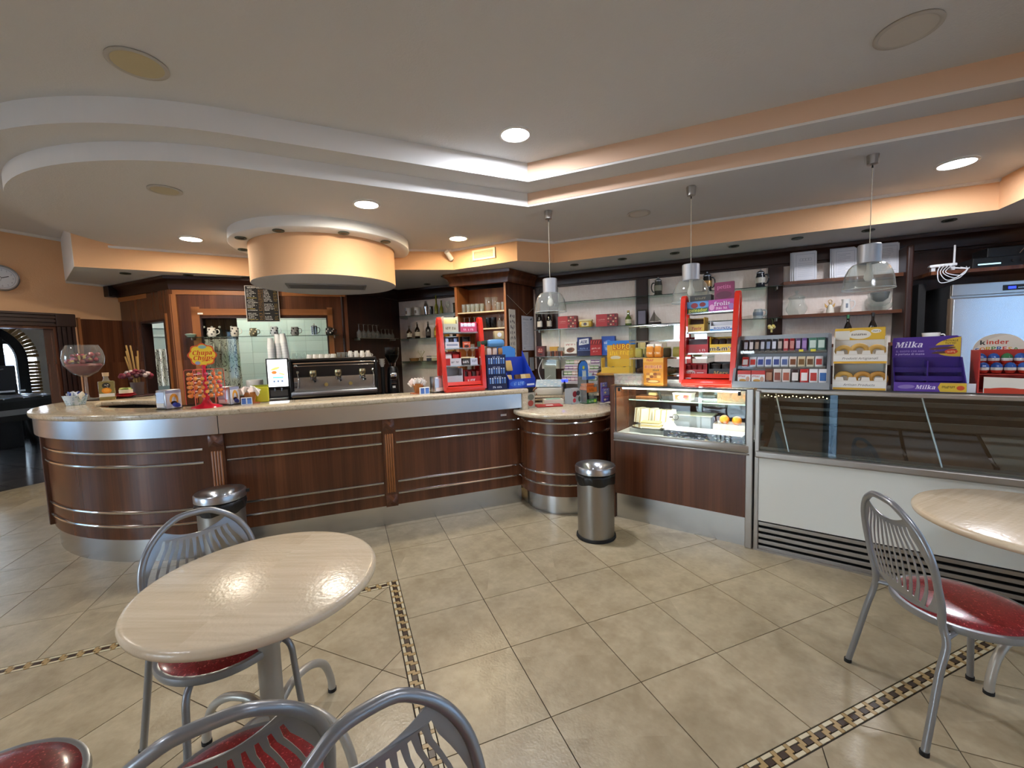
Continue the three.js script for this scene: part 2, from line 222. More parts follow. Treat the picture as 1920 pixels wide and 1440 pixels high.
// floor: tiles on a grid, mosaic borders, tiles laid diagonally inside the borders
const GF = frame(0.11742, -1.61449, -21.577), floor = structGroup('floor');
part('screed', prism([[-9.5, 3], [7, 3], [7, -7.5], [-2, -10.5], [-12.8, -10.5], [-12.8, -3]], -0.1, -0.004), M.grout, floor);
{
  const clip = (poly, f) => { const out = []; for (let k = 0; k < poly.length; k++) { const a = poly[k], b = poly[(k + 1) % poly.length], fa = f(a), fb = f(b); if (fa >= 0) out.push(a); if (fa * fb < 0) { const t = fa / (fa - fb); out.push([a[0] + (b[0] - a[0]) * t, a[1] + (b[1] - a[1]) * t]); } } return out; };
  const world = ([i, j]) => GF.P(i * T, -j * T), list = [], e = 0.0048;
  const cwd = ([x, z]) => (x + 5.85) * 0.9367 + (z + 5.73) * 0.3502;   // distance in front of the clock wall
  const hidden = (c) => { // under the bar, the case or beyond the walls
    const k = [(c[0] - 0.06) * 0.9298 - (c[1] + 4.08) * 0.3681, (c[0] - 0.06) * 0.3681 + (c[1] + 4.08) * 0.9298], s = (c[0] - 1.725) * -0.6157 + (c[1] + 2.983) * 0.788;
    const w = (c[0] - 5.51) * 0.913 + (c[1] + 4.17) * 0.408;
    return (k[1] < -0.5 && k[0] < 0.3 && Math.hypot(c[0] + 2.78, c[1] + 4.62) < 2.9 && Math.hypot(c[0] + 2.78, c[1] + 4.62) > 0 && k[0] > -2.3) || (s < -0.45 && c[0] > 0.3) || w > 0.4 || c[1] > 2.9;
  };
  const add = (poly) => { let q = clip(poly.map(world), (p) => cwd(p) + 0.02); if (q.length < 3) return; const c = q.reduce((m, p) => [m[0] + p[0] / q.length, m[1] + p[1] / q.length], [0, 0]); let A = 0; q.forEach((p, k) => { const n = q[(k + 1) % q.length]; A += p[0] * n[1] - p[1] * n[0]; }); if (Math.abs(A) < 0.002 || hidden(c)) return; list.push([q, c]); };
  for (let i = -17; i < 13; i++) for (let j = -10; j < 15; j++) if (!(i + 1 <= -1 && j + 1 <= 3) && !(j + 1 <= -1 && i >= 0)) add([[i + e, j + e], [i + 1 - e, j + e], [i + 1 - e, j + 1 - e], [i + e, j + 1 - e]]);
  const r2 = Math.SQRT2, ee = e * r2;
  for (let a = -20; a < 14; a++) for (let b = -20; b < 14; b++) {
    const p0 = -0.146 + r2 * a + ee, p1 = -0.146 + r2 * (a + 1) - ee, q0 = -2.6 + r2 * b + ee, q1 = -2.6 + r2 * (b + 1) - ee, pt = (p, q) => [(p + q) / 2, (p - q) / 2];
    const sq = [pt(p0, q0), pt(p1, q0), pt(p1, q1), pt(p0, q1)];
    for (const reg of [[(p) => -1.149 - p[0], (p) => 2.851 - p[1]], [(p) => p[0] - 0.149, (p) => -1.149 - p[1]]]) {
      let q = sq; for (const f of reg) { q = clip(q, f); if (q.length < 3) break; }
      if (q.length > 2 && Math.min(...q.map((p) => Math.abs(p[0]) + Math.abs(p[1]))) < 18) add(q);
    }
  }
  list.sort((a, b) => Math.hypot(a[1][0], a[1][1] + 2) - Math.hypot(b[1][0], b[1][1] + 2));
  const vis = list.filter((l) => l[1][1] < -0.35 && Math.abs(l[1][0]) < -l[1][1] * 1.35 + 0.6), near = vis.slice(0, 295), rest = list.filter((l) => !near.includes(l));
  const geo = ([q]) => { const g = uvm(prism(q, -0.012, 0)), uv = g.attributes.uv, a = rnd(0, 1.4), b = rnd(0, 1.4), fl = rnd() < 0.5 ? -1 : 1; for (let k = 0; k < uv.count; k++) uv.setXY(k, uv.getX(k) * fl + a, uv.getY(k) + b); return g; };
  near.forEach((l) => part('tile', geo(l), M.tile, floor));
  part('far_tiles', merge(rest.map(geo)), M.tile, floor).userData.kind = 'stuff';
  // mosaic borders
  const cr = [], tn = [], dk = [];
  const piece = (l, i0, j0, i1, j1) => l.push(prism([[i0, j0], [i1, j0], [i1, j1], [i0, j1]].map(world), -0.01, -0.0005 + rnd(0, 0.0006)));
  const border = (L, at) => { // L tiles long, at(along, across) -> [i, j], across 0..0.14
    const P = 0.15, g = 0.006; const pc = (l, a0, a1, c0, c1) => { const A = at(a0 + g / 2, c0 + g / 2), B = at(a1 - g / 2, c1 - g / 2); piece(l, A[0], A[1], B[0], B[1]); };
    for (let a = 0; a < L; a += P) {
      pc(cr, a, a + 0.105, 0.004, 0.04); pc(tn, a + 0.105, a + P, 0.004, 0.09); pc(cr, a + 0.03, a + P - 0.01, 0.1, 0.136); pc(tn, a - 0.01, a + 0.03, 0.05, 0.136); pc(dk, a + 0.03, a + 0.105, 0.042, 0.098);
    }
  };
  border(9, (a, c) => [-1.14 + c, 3 - a]); border(13.5, (a, c) => [-1.14 - a, 2.86 + c]); border(10, (a, c) => [0.14 + a, -1.14 + c]); border(7, (a, c) => [0.0 + c, -1.0 - a]);
  for (let a = 0; a < 1; a += 0.09) for (let b = 0; b < 1; b += 0.045) piece(rnd() < 0.6 ? cr : tn, -10 + a + 0.01, 11 + b + 0.008, -10 + a + 0.085, 11 + b + 0.042);
  for (const [n, l, c] of [['cream_mosaic', cr, '#c9bd9d'], ['tan_mosaic', tn, '#a58a5b'], ['dark_mosaic', dk, '#3d2c1e']]) part(n, merge(l), col(c, 0.35), floor).userData.kind = 'stuff';
}
// dark stone floor of the games room, slab by slab
{
  const g = structGroup('floor_games_room');
  for (let a = 0; a < 11; a++) for (let b = 0; b < 13; b++) { const m = part('stone_slab', bx(0.592, 0.012, 0.592, 0, -0.012, 0), M.slate, g); const [x, z] = CW.P(-1.6 + b * 0.6, -0.34 - a * 0.6); m.position.set(x, rnd(-0.001, 0.001), z); m.rotation.y = -CW.a; }
}

// ceilings: the high main ceiling and two steps down towards the bar
const cc = [-2.68, -4.82];
const stepLine = (r, corner, far) => { const a1 = Math.atan2(0.908, 0.418) / D; return [far, corner, ...arc(...cc, r, a1, 190, 40)]; };
const line1 = stepLine(2.1, [0.197, -3.86], [6.6, -0.99]), line0 = stepLine(1.87, [0.205, -4.142], [6.6, -1.27]);
struct('ceiling', bx(22, 0.12, 16, -2.8, C2, -3.5), M.ceil);
const backRing = [[-4.6, -6.6], [-2.3, -8.0], [6.6, -6.0]];
struct('ceiling_step', prism([...line1, ...backRing], C1, C2), [M.ceil, M.white]);
struct('ceiling_lower_step', prism([...line0, ...backRing], C0, C1), [M.ceil, M.white]);
for (const [k, l, y0, y1] of [[1, line1, C1, C2], [2, line0, C0, C1]]) struct('trim_' + k, sweep([l[1], l[0]].map(([x, z]) => [x, z]), [[0.004, y0 + 0.018], [0.004, y1], [-0.02, y1], [-0.02, y0 + 0.018]]), M.peach);
// soffit with peach-orange faces round the bar
const sof = [[-4.89, -4.87], [-3.47, -5.744], [-2.55, -6.22], [-1.5, -5.62], [-0.736, -5.755], [0.113, -5.30], [0.585, -5.505], [4.30, -3.80], [1.4, 2.9]];
const soffit = structGroup('soffit');
part('soffit_body', prism([...sof, [6.6, 2.9], [6.6, -6.5], [-2.4, -8.2], [-5.72, -6.4], [-5.86, -5.70]], 2.59, C2), [M.ceil, M.orange], soffit);
struct('trim_3', sweep(sof.slice(0, 8).map((p, k) => k ? p : [-4.63, -5.03]), [[0, C0 - 0.025], [0.018, C0 - 0.02], [0.024, C0], [0, C0]]), M.white);
struct('trim_4', sweep([[-5.86, -5.70], [-4.89, -4.87]], rectProfile(0, 0.004, 2.586, C2)), M.white);
struct('trim_5', sweep(lineOf(CW, -0.03, 0.6), [[0, 2.565], [0.02, 2.57], [0.025, 2.59], [0, 2.59]]), M.white);
struct('trim_6', sweep(lineOf(CW, -9, -0.03), [[0, C2 - 0.03], [0.02, C2 - 0.025], [0.03, C2], [0, C2]]), M.white);
// round extractor hood over the espresso machine
{
  const g = thing('round_hood', 'peach round hood hanging from the ceiling over the espresso machine', 'hood'); g.position.set(-2.16, 0, -5.12);
  part('ring', smooth(lathe([[0.7, C0], [0.962, C0], [0.965, 2.75], [0.955, 2.742], [0.79, 2.74]], 72)), M.white, g);
  part('drum', lathe([[0.785, 2.742], [0.785, 2.33]], 72), M.orange, g);
  part('underside', lathe([[0.785, 2.33], [0.775, 2.324], [0.001, 2.324]], 72), M.ceil, g);
  const gr = new THREE.Group(); gr.name = 'grille'; gr.rotation.y = 21.6 * D; g.add(gr);
  part('grille_frame', merge(bx(0.86, 0.012, 0.025, 0, 2.312, -0.16), bx(0.86, 0.012, 0.025, 0, 2.312, 0.16), bx(0.025, 0.012, 0.34, -0.42, 2.312), bx(0.025, 0.012, 0.34, 0.42, 2.312)), col('#8f8c86', 0.5, 0.3), gr);
  const mesh = []; for (let k = 0; k < 42; k++) mesh.push(bx(0.006, 0.004, 0.3, -0.41 + k * 0.02, 2.316)); for (let k = 0; k < 15; k++) mesh.push(bx(0.82, 0.004, 0.006, 0, 2.314, -0.14 + k * 0.02));
  part('grille_mesh', merge(mesh), col('#7d7a76', 0.5, 0.3), gr).userData.kind = 'stuff';
}
// recessed spots (unlit): green-grey rings
{
  const spot = thing('recessed_spot', 'small dark recessed spot, switched off, in the soffit', 'spot light', 'unlit soffit spots');
  part('ring', lathe([[0.028, 0], [0.052, 0], [0.056, -0.006], [0.05, -0.012], [0.03, -0.006]], 24), col('#4c5548', 0.4, 0.4), spot);
  part('lens', cyl(0.03, 0.03, 0.004, 0, -0.006), col('#23281f', 0.2), spot);
  const spots = [[0.867, -5.652], [1.424, -5.375], [1.982, -5.131], [2.547, -4.867], [3.074, -4.588], [3.625, -4.349], [4.152, -4.071]].map((p) => [...p, 2.59, 'in the soffit above the back shelves']);
  spots.push([-4.709, -5.304, 2.59, 'in the soffit over the kitchen door'], [-4.1, -5.52, 2.59, 'in the soffit at the bar facade'], [-3.56, -5.82, 2.59, 'in the soffit at the bar facade'], [-1.302, -6.85, 2.59, 'in the soffit over the liquor shelves'], [-0.92, -6.2, 2.59, 'in the soffit over the liquor shelves']);
  for (const a of [168, 132, 95, 55, 22]) spots.push([-2.16 + 0.875 * Math.cos(a * D), -5.12 + 0.875 * Math.sin(a * D), 2.74, 'in the white ring of the round hood']);
  const count = {};
  spots.forEach(([x, z, y, w], k) => { const o = k ? copy(spot) : spot, n = spots.filter((q) => q[3] === w).length, i = count[w] = (count[w] ?? -1) + 1; o.userData = { label: (n > 1 ? nth(i) + ' dark unlit spot from the left ' : 'dark unlit spot ') + w, category: 'spot light', group: 'unlit recessed spots' }; o.position.set(x, y - 0.001, z); });
}
// lit ceiling panels: glowing disc and a light of the same size under it
function led(x, z, y, r, color, power, label) {
  const g = thing('ceiling_light', label, 'ceiling light', 'lit round ceiling lights'); g.position.set(x, y, z);
  part('rim', lathe([[r, -0.002], [r + 0.018, -0.002], [r + 0.02, -0.008], [r + 0.005, -0.014], [r, -0.012]], 40), M.white, g);
  part('diffuser', cyl(r, r, 0.008, 0, -0.011, 0, 40), std({ color: '#ffffff', emissive: color, emissiveIntensity: 6, roughness: 0.6 }), g);
  const l = new THREE.RectAreaLight(color, power, r * 1.7, r * 1.7); l.position.set(x, y - 0.022, z); l.lookAt(x, 0, z); scene.add(l);
}
led(0.084, -3.347, C2, 0.105, '#eef2ff', 120, 'lit round light in the high main ceiling');
led(-1.257, -3.921, C0, 0.1, '#fff6e8', 100, 'lit round light nearest the round hood, in front of it');
led(-3.525, -4.836, C0, 0.1, '#fff2dc', 100, 'lit round light left of the round hood');
led(-0.587, -5.163, C0, 0.1, '#ffe9c0', 75, 'lit round light near the security camera and vent');
led(3.528, -3.424, C0, 0.11, '#f4f6ff', 100, 'lit round light at the right, beyond the last pendant');
led(-5.5, -2.5, C2, 0.105, '#fff4e6', 110, 'lit round light in the ceiling near the clock wall');
led(-2.9, -0.2, C2, 0.105, '#eef2ff', 70, 'lit round light in the high main ceiling behind the left table');
led(1.9, -0.4, C2, 0.105, '#eef2ff', 70, 'lit round light in the high main ceiling behind the right table');
function speaker(x, z, y, r, c, label) {
  const g = thing('ceiling_speaker', label, 'speaker', 'round ceiling speakers'); g.position.set(x, y, z);
  part('rim', lathe([[r, 0], [r + 0.022, 0], [r + 0.024, -0.008], [r + 0.008, -0.012], [r, -0.008]], 40), col('#b9b5ac', 0.6), g);
  part('grille', cyl(r, r, 0.007, 0, -0.008, 0, 40), col(c, 0.9), g);
}
speaker(-1.998, -2.46, C2, 0.115, '#c4b894', 'round ceiling speaker with cream grille, upper left');
speaker(2.163, -2.388, C2, 0.12, '#c9c4ba', 'round white ceiling speaker, upper right');
speaker(-2.70, -3.47, C0, 0.09, '#bdb396', 'round ceiling speaker in the lowered ceiling left of the hood');
speaker(1.351, -4.443, C0, 0.09, '#d2cec6', 'small white ceiling speaker between the first two pendants');

// ---------- facade behind the bar ----------
wall('wall_kitchen_door', F1, 0, 1.375, 0, 2.59, M.wood, [[0.6, 1.21, 0, 2.04]], 0.1);
wall('wall_serving_window', F2, 0, 2.13, 0, 2.59, M.wood, [[0.29, 1.85, 0.98, 2.07]], 0.1);
wall('wall_glass_shelf', F3, -0.02, 1.3, 0, 2.59, M.woodDark, [], 0.1);
const crownProf = (y) => [[0, y - 0.17], [0.035, y - 0.165], [0.04, y - 0.11], [0.06, y - 0.07], [0.1, y - 0.04], [0.105, y - 0.005], [0, y - 0.005]];
const facade = [F1.P(0, 0), F2.P(0, 0), F2.P(2.11, 0), F3.P(1.277, 0)];
struct('trim_7', sweep(facade, crownProf(2.588)), M.woodDarkH);
struct('trim_8', sweep(facade.slice(0, 3), rectProfile(0, 0.016, 2.36, 2.42)), M.woodLightH);
struct('trim_9', sweep(lineOf(F2, -0.02, 0.05), rectProfile(0, 0.03, 0, 2.36)), M.woodLight);
struct('trim_10', sweep(lineOf(F1, 1.235, 1.26), rectProfile(0, 0.02, 0, 2.12)), M.woodLight);
{ // window surround, lintel and thin mouldings
  const g = structGroup('window_7'); put(g, F2, 0, 0, 0);
  part('window_frame', bx(0.09, 1.3, 0.02, 0.245, 0.9, 0.01), M.woodLight, g); part('window_frame', bx(0.07, 1.3, 0.02, 1.885, 0.9, 0.01), M.woodLight, g); part('window_frame', bx(1.72, 0.085, 0.02, 1.06, 2.09, 0.01), M.woodLightH, g);
  part('window_bead', merge(bx(1.56, 0.02, 0.05, 1.07, 2.05, 0), bx(0.02, 1.1, 0.05, 0.3, 0.97, 0), bx(0.02, 1.1, 0.05, 1.84, 0.97, 0)), M.woodDark, g);
  part('pane', bx(1.52, 1.06, 0.005, 1.07, 0.98, -0.06), M.pane, g);
  part('name_plate', bx(0.06, 0.022, 0.006, 0.3, 2.1, 0.023, 0.003), M.white, g);
}
part('door_lining', merge(bx(0.03, 2.04, 0.12, 0.6, 0, -0.04), bx(0.03, 2.04, 0.12, 1.21, 0, -0.04), bx(0.64, 0.03, 0.12, 0.905, 2.02, -0.04)), M.woodDark, put(structGroup('door_1'), F1, 0, 0, 0));
// wood panel low on the clock wall and the wide doorway to the games room
put(struct('wall_panel_left', bx(0.53, 2.1, 0.03, 0.31, 0, 0.015), M.wood), CW, 0, 0, 0);
struct('trim_11', sweep(lineOf(CW, 0.03, 0.06), rectProfile(0, 0.036, 0, 2.115)), M.woodLight);
{
  const g = structGroup('door_2'); put(g, CW, 0, 0, 0);
  const casing = []; for (const [a, w, t] of [[-0.19, 0.19, 0.02], [-0.185, 0.03, 0.05], [-0.14, 0.03, 0.045], [-0.09, 0.03, 0.045], [-0.04, 0.03, 0.05]]) casing.push(bx(w, 1.99, t, a + w / 2, 0, t / 2));
  part('casing', merge(casing), M.woodDark, g);
  part('corner_block', bx(0.2, 0.17, 0.06, -0.095, 1.985, 0.03, 0.01), M.woodDark, g);
  const head = []; for (const [y, h, t] of [[1.985, 0.165, 0.02], [1.99, 0.03, 0.05], [2.04, 0.03, 0.045], [2.09, 0.03, 0.05], [2.13, 0.025, 0.06]]) head.push(bx(1.7, h, t, -1.04, y, t / 2));
  part('head_casing', merge(head), M.woodDarkH, g);
  part('jamb_lining', merge(bx(0.03, 1.985, 0.24, -0.2, 0, -0.1), bx(1.5, 0.03, 0.24, -0.95, 1.957, -0.1)), M.wood, g);
}
{ // wall clock
  const face = print(256, 256, (x, w) => { fillAll(x, w, w, '#d8dce2'); x.strokeStyle = '#8b9098'; x.lineWidth = 3; x.beginPath(); x.arc(128, 128, 112, 0, 7); x.stroke(); for (let k = 1; k <= 12; k++) { const a = k * Math.PI / 6; word(x, String(k), 128 + 92 * Math.sin(a), 128 - 92 * Math.cos(a), 26, '#8a9099', { style: 'normal' }); } x.strokeStyle = '#22252b'; x.lineCap = 'round'; for (const [a, l, w2] of [[68, 60, 8], [318, 84, 5], [200, 40, 2]]) { x.lineWidth = w2; x.beginPath(); x.moveTo(128, 128); x.lineTo(128 + l * Math.sin(a * D), 128 - l * Math.cos(a * D)); x.stroke(); } });
  const g = thing('wall_clock', 'round silver wall clock with white face on the peach wall', 'clock'); put(g, CW, -0.622, 2.545, 0.02);
  part('rim', lathe([[0.128, 0.03], [0.148, 0.034], [0.153, 0.015], [0.148, -0.02], [0.1, -0.02]], 48).rotateX(Math.PI / 2), M.steelPlain, g);
  part('dial', new THREE.CircleGeometry(0.13, 48).translate(0, 0, 0.018), face, g);
}
{
  const g = thing('wall_speaker', 'small black loudspeaker high on the peach wall under the soffit', 'speaker'); put(g, CW, 0.4, 2.42, 0.09);
  part('box', bx(0.11, 0.15, 0.12, 0, 0, 0, 0.008), M.black, g); part('bracket', bx(0.03, 0.05, 0.03, 0, 0.06, -0.065), M.blackMatt, g); part('badge', bx(0.03, 0.006, 0.003, 0, 0.015, 0.061), col('#55555a', 0.3, 0.6), g);
}
// ---------- kitchen seen through the doorway and the window ----------
const KB = frame(...F2.P(0, -2.3), -21), KL = frame(-6.5, -7.5, -41);
{
  const g = wall('wall_kitchen_back', KB, -0.5, 2.4, 0, C2, col('#9aa19c', 0.8));
  const tl = [col('#cfd8d2', 0.2), col('#c8d2cc', 0.2), col('#d6ddd7', 0.22)], geo = bx(0.296, 0.196, 0.008, 0.15, 0.002, 0.004);
  for (let i = -1; i < 8; i++) for (let j = 3; j < 11; j++) { const m = part('tile', geo, tl[Math.floor(rnd(0, 3))], g); m.position.set(i * 0.3 - 0.15, j * 0.2, 0); }
}
wall('wall_kitchen_left', KL, -0.75, 3.2, 0, C2, col('#dfe6e0', 0.5));
wall('wall_kitchen_right', frame(...F2.P(2.1, -2.4), -111), -2.28, 0.2, 0, C2, col('#d9dfd8', 0.5));
struct('floor_kitchen', prism([F1.P(0, -0.1), F2.P(0, -0.1), F2.P(2.1, -0.1), KB.P(2.3, 0), KL.P(1.2, 0), KL.P(-0.7, 0), CW.P(0.7, -0.3)], -0.02, 0.001), col('#b9bdb6', 0.4));
{
  const g = thing('kitchen_ceiling_light', 'lit square ceiling light in the kitchen, above the serving window', 'ceiling light'); const [x, z] = F2.P(0.6, -1.2); g.position.set(x, C2, z);
  part('housing', bx(0.62, 0.03, 0.62, 0, -0.03), M.white, g); part('diffuser_lamp', bx(0.58, 0.01, 0.58, 0, -0.04), std({ color: '#fff', emissive: '#f2fff4', emissiveIntensity: 4 }), g);
  const l = new THREE.RectAreaLight('#f6fff8', 120, 0.58, 0.58); l.position.set(x, C2 - 0.05, z); l.lookAt(x, 0, z); scene.add(l);
}
function curtain(name, label, w, h, waves, mat, top) {
  const g = thing(name, label, 'curtain'), n = 60, rows = 6, mk = (y0, y1) => { const pos = [], uv = [], idx = []; for (let r = 0; r <= rows; r++) for (let k = 0; k <= n; k++) { const t = k / n, y = y0 + (y1 - y0) * r / rows; pos.push((t - 0.5) * w * (1 + 0.12 * (h - y) / h), y, 0.035 * Math.sin(t * waves * Math.PI * 2 + 0.6 * Math.sin(y * 3))); uv.push(t * w * 1.6, y); } for (let r = 0; r < rows; r++) for (let k = 0; k < n; k++) { const a = r * (n + 1) + k, b = a + n + 1; idx.push(a, b, a + 1, a + 1, b, b + 1); } const q = new THREE.BufferGeometry(); q.setAttribute('position', new THREE.Float32BufferAttribute(pos, 3)); q.setAttribute('uv', new THREE.Float32BufferAttribute(uv, 2)); q.setIndex(idx); q.computeVertexNormals(); return q; };
  part('cloth', mk(0, top ?? h), mat, g); if (top) part('header_cloth', mk(top, h), col('#2f2823', 0.9), g);
  return g;
}
const curtainMat = std({ map: per(curtainTex, 0.5, 0.55), roughness: 0.95, side: THREE.DoubleSide });
const cur = curtain('curtain', 'white curtain with black leaf print behind the serving window', 0.42, 1.35, 6, curtainMat, 1.02); put(cur, F2, 0.45, 0.76, -0.2);
const rings = thing('curtain_rod', 'thin rod with light ring buttons holding the printed curtain', 'curtain rod'); put(rings, F2, 0.45, 2.04, -0.15);
part('rod', bar([-0.3, 0.06, -0.05], [0.35, 0.06, -0.05], 0.008), M.steelPlain, rings); for (const x of [-0.16, -0.07, 0.02, 0.16]) part('button', ball(0.016, x, -0.1, 0.03, 10), M.white, rings);
const cur2 = curtain('door_curtain', 'short curtain with black leaf print hanging inside the kitchen doorway', 0.34, 0.66, 4, curtainMat); put(cur2, KL, 0.3, 1.05, 0.1);
{
  const g = thing('kitchen_door', 'white inner kitchen door with frosted glass seen through the doorway', 'door'); put(g, KL, 0.12, 0, 0.02);
  part('leaf', plate([[-0.35, 0], [0.9, 0], [0.9, 2.3], [-0.35, 2.3]], 0.04, [[[0.02, 0.5], [0.6, 0.5], [0.6, 2.08], [0.02, 2.08]]]), col('#e3ebe6', 0.4), g);
  part('glass', bx(0.6, 1.6, 0.006, 0.31, 0.49, 0.01), col('#aebbb5', 0.3), g); part('rail', bx(0.58, 0.04, 0.03, 0.31, 1.93, 0.02), col('#c3ccc6', 0.4), g);
}
// ---------- games room beyond the wide doorway ----------
{
  const AW = frame(...CW.P(0, -5.2), -69.5), g = structGroup('wall_games_room'); put(g, AW, 0, 0, 0);
  const arch = (c, r, sp, n = 18) => [[c + r, 0], ...Array.from({ length: n + 1 }, (_, k) => [c + r * Math.cos(k / n * Math.PI), sp + r * Math.sin(k / n * Math.PI)]), [c - r, 0]];
  part('plaster', plate([[-6, 0], [4, 0], [4, C2], [-6, C2]], 0.1, [arch(0.74, 0.92, 1.62)]).translate(0, 0, -0.15), col('#e4dccb', 0.9), g);
  const bg = bx(0.17, 0.062, 0.09, 0, -0.031, 0, 0.006), bm = [std({ map: per(brickTex, 0.3, 0.3), roughness: 0.9 }), std({ map: per(brickTex, 0.3, 0.3), color: '#d8c9b4', roughness: 0.9 })];
  for (let y = 0.04; y < 1.62; y += 0.072) for (const sx of [-1, 1]) { const m = part('brick', bg, bm[Math.floor(rnd(0, 2))], g); m.position.set(0.74 + sx * 0.84, y, 0); }
  for (let k = 1; k < 35; k++) { const a = k / 35 * Math.PI, m = part('brick', bg, bm[k % 2], g); m.position.set(0.74 + 0.84 * Math.cos(a), 1.62 + 0.84 * Math.sin(a), 0); m.rotation.z = a; }
  const fr = (r0, r1) => plate(arch(0.74, r1, 1.62), 0.08, [arch(0.74, r0, 1.62).map(([x, y]) => [x, Math.max(0.001, y)])]);
  part('arch_frame', fr(0.6, 0.76).translate(0, 0, -0.06), M.blackMatt, g);
  part('transom', merge(bx(1.24, 0.07, 0.06, 0.74, 1.94, -0.03), bx(0.07, 2, 0.06, 0.74, 0, -0.03), bx(1.24, 0.5, 0.04, 0.74, 0, -0.03)), M.blackMatt, g);
  part('pane', plate(arch(0.74, 0.6, 1.62), 0.005).translate(0, 0, -0.05), M.pane, g);
  wall('wall_games_room_right', frame(...CW.P(2.05, -5.2), 35.5), -0.3, 5.15, 0, C2, col('#b9b4b2', 0.8), [], 0.05);
  const gl = frame(...CW.P(-2.3, 0), -159.5), gh = [1.0, 4.4, 0.1, 2.6]; wall('wall_games_room_left', gl, 0, 5.3, 0, C2, M.orange, [gh]); glazing(9, gl, gh, M.blackMatt);
  const sign = thing('red_sign', 'red shop sign outside the arched window', 'sign'); put(sign, AW, 0.98, 1.55, -1.2); part('board', bx(0.34, 0.34, 0.06, 0, 0, 0, 0.02), col('#c9402c', 0.5), sign); part('post', bx(0.05, 1.55, 0.05, 0.1, -1.6), M.blackMatt, sign);
  const w = thing('house_wall', 'pale house wall across the street, seen through the arched window', 'building'); put(w, AW, 0.2, -0.1, -4); part('facade', bx(5, 1.9, 0.3), col('#b7b2bd', 0.8), w); part('window', bx(0.7, 0.9, 0.02, 0.2, 0.3, 0.16), col('#3d434e', 0.2), w);
  const pn = thing('tall_dark_box', 'tall dark box standing by the games room wall', 'cabinet'); put(pn, CW, 0.6, 0, -3.9); part('body', bx(0.36, 1.5, 0.3, 0, 0, 0, 0.01), col('#26262a', 0.35), pn); part('handle', bar([-0.1, 1.4, 0.16], [0.02, 1.44, 0.16], 0.012), M.chrome, pn);
  const sk = thing('ski_rack', 'two dark upright boards leaning on the games room wall', 'board'); put(sk, CW, 0.82, 0, -4.6); part('board', bx(0.1, 1.95, 0.03, -0.08, 0, 0, 0.01), M.wood, sk); part('board', bx(0.1, 2.05, 0.03, 0.09, 0, 0, 0.01), M.blackMatt, sk);
}
{ // football table
  const g = thing('football_table', 'black table football game standing beyond the doorway', 'game table'); put(g, CW, 0.35, 0, -3.05, 14);
  part('cabinet', plate([[-0.7, 0], [0.7, 0], [0.7, 0.34], [-0.7, 0.34]], 1.2).translate(0, 0.6, -0.6), M.blackMatt, g);
  part('grey_band', bx(1.405, 0.09, 1.205, 0, 0.7), col('#84868a', 0.5), g);
  part('top_rim', merge(bx(1.44, 0.05, 0.12, 0, 0.92, 0.56), bx(1.44, 0.05, 0.12, 0, 0.92, -0.56), bx(0.1, 0.05, 1.1, -0.67, 0.92), bx(0.1, 0.05, 1.1, 0.67, 0.92)), col('#1b1c20', 0.3), g);
  part('play_field', bx(1.3, 0.01, 1.06, 0, 0.935), col('#9fb6d8', 0.3), g);
  for (const sx of [-1, 1]) for (const sz of [-1, 1]) part('leg', merge(bar([sx * 0.6, 0.66, sz * 0.5], [sx * 0.78, 0.0, sz * 0.62], 0.06, 4)), M.blackMatt, g);
  for (const k of [-0.5, -0.25, 0, 0.25, 0.5]) part('rod', bar([k, 0.98, -0.75], [k, 0.98, 0.75], 0.012), M.chrome, g);
  part('score_rail', bx(1.4, 0.03, 0.03, 0, 1.02, -0.6), M.chrome, g);
}

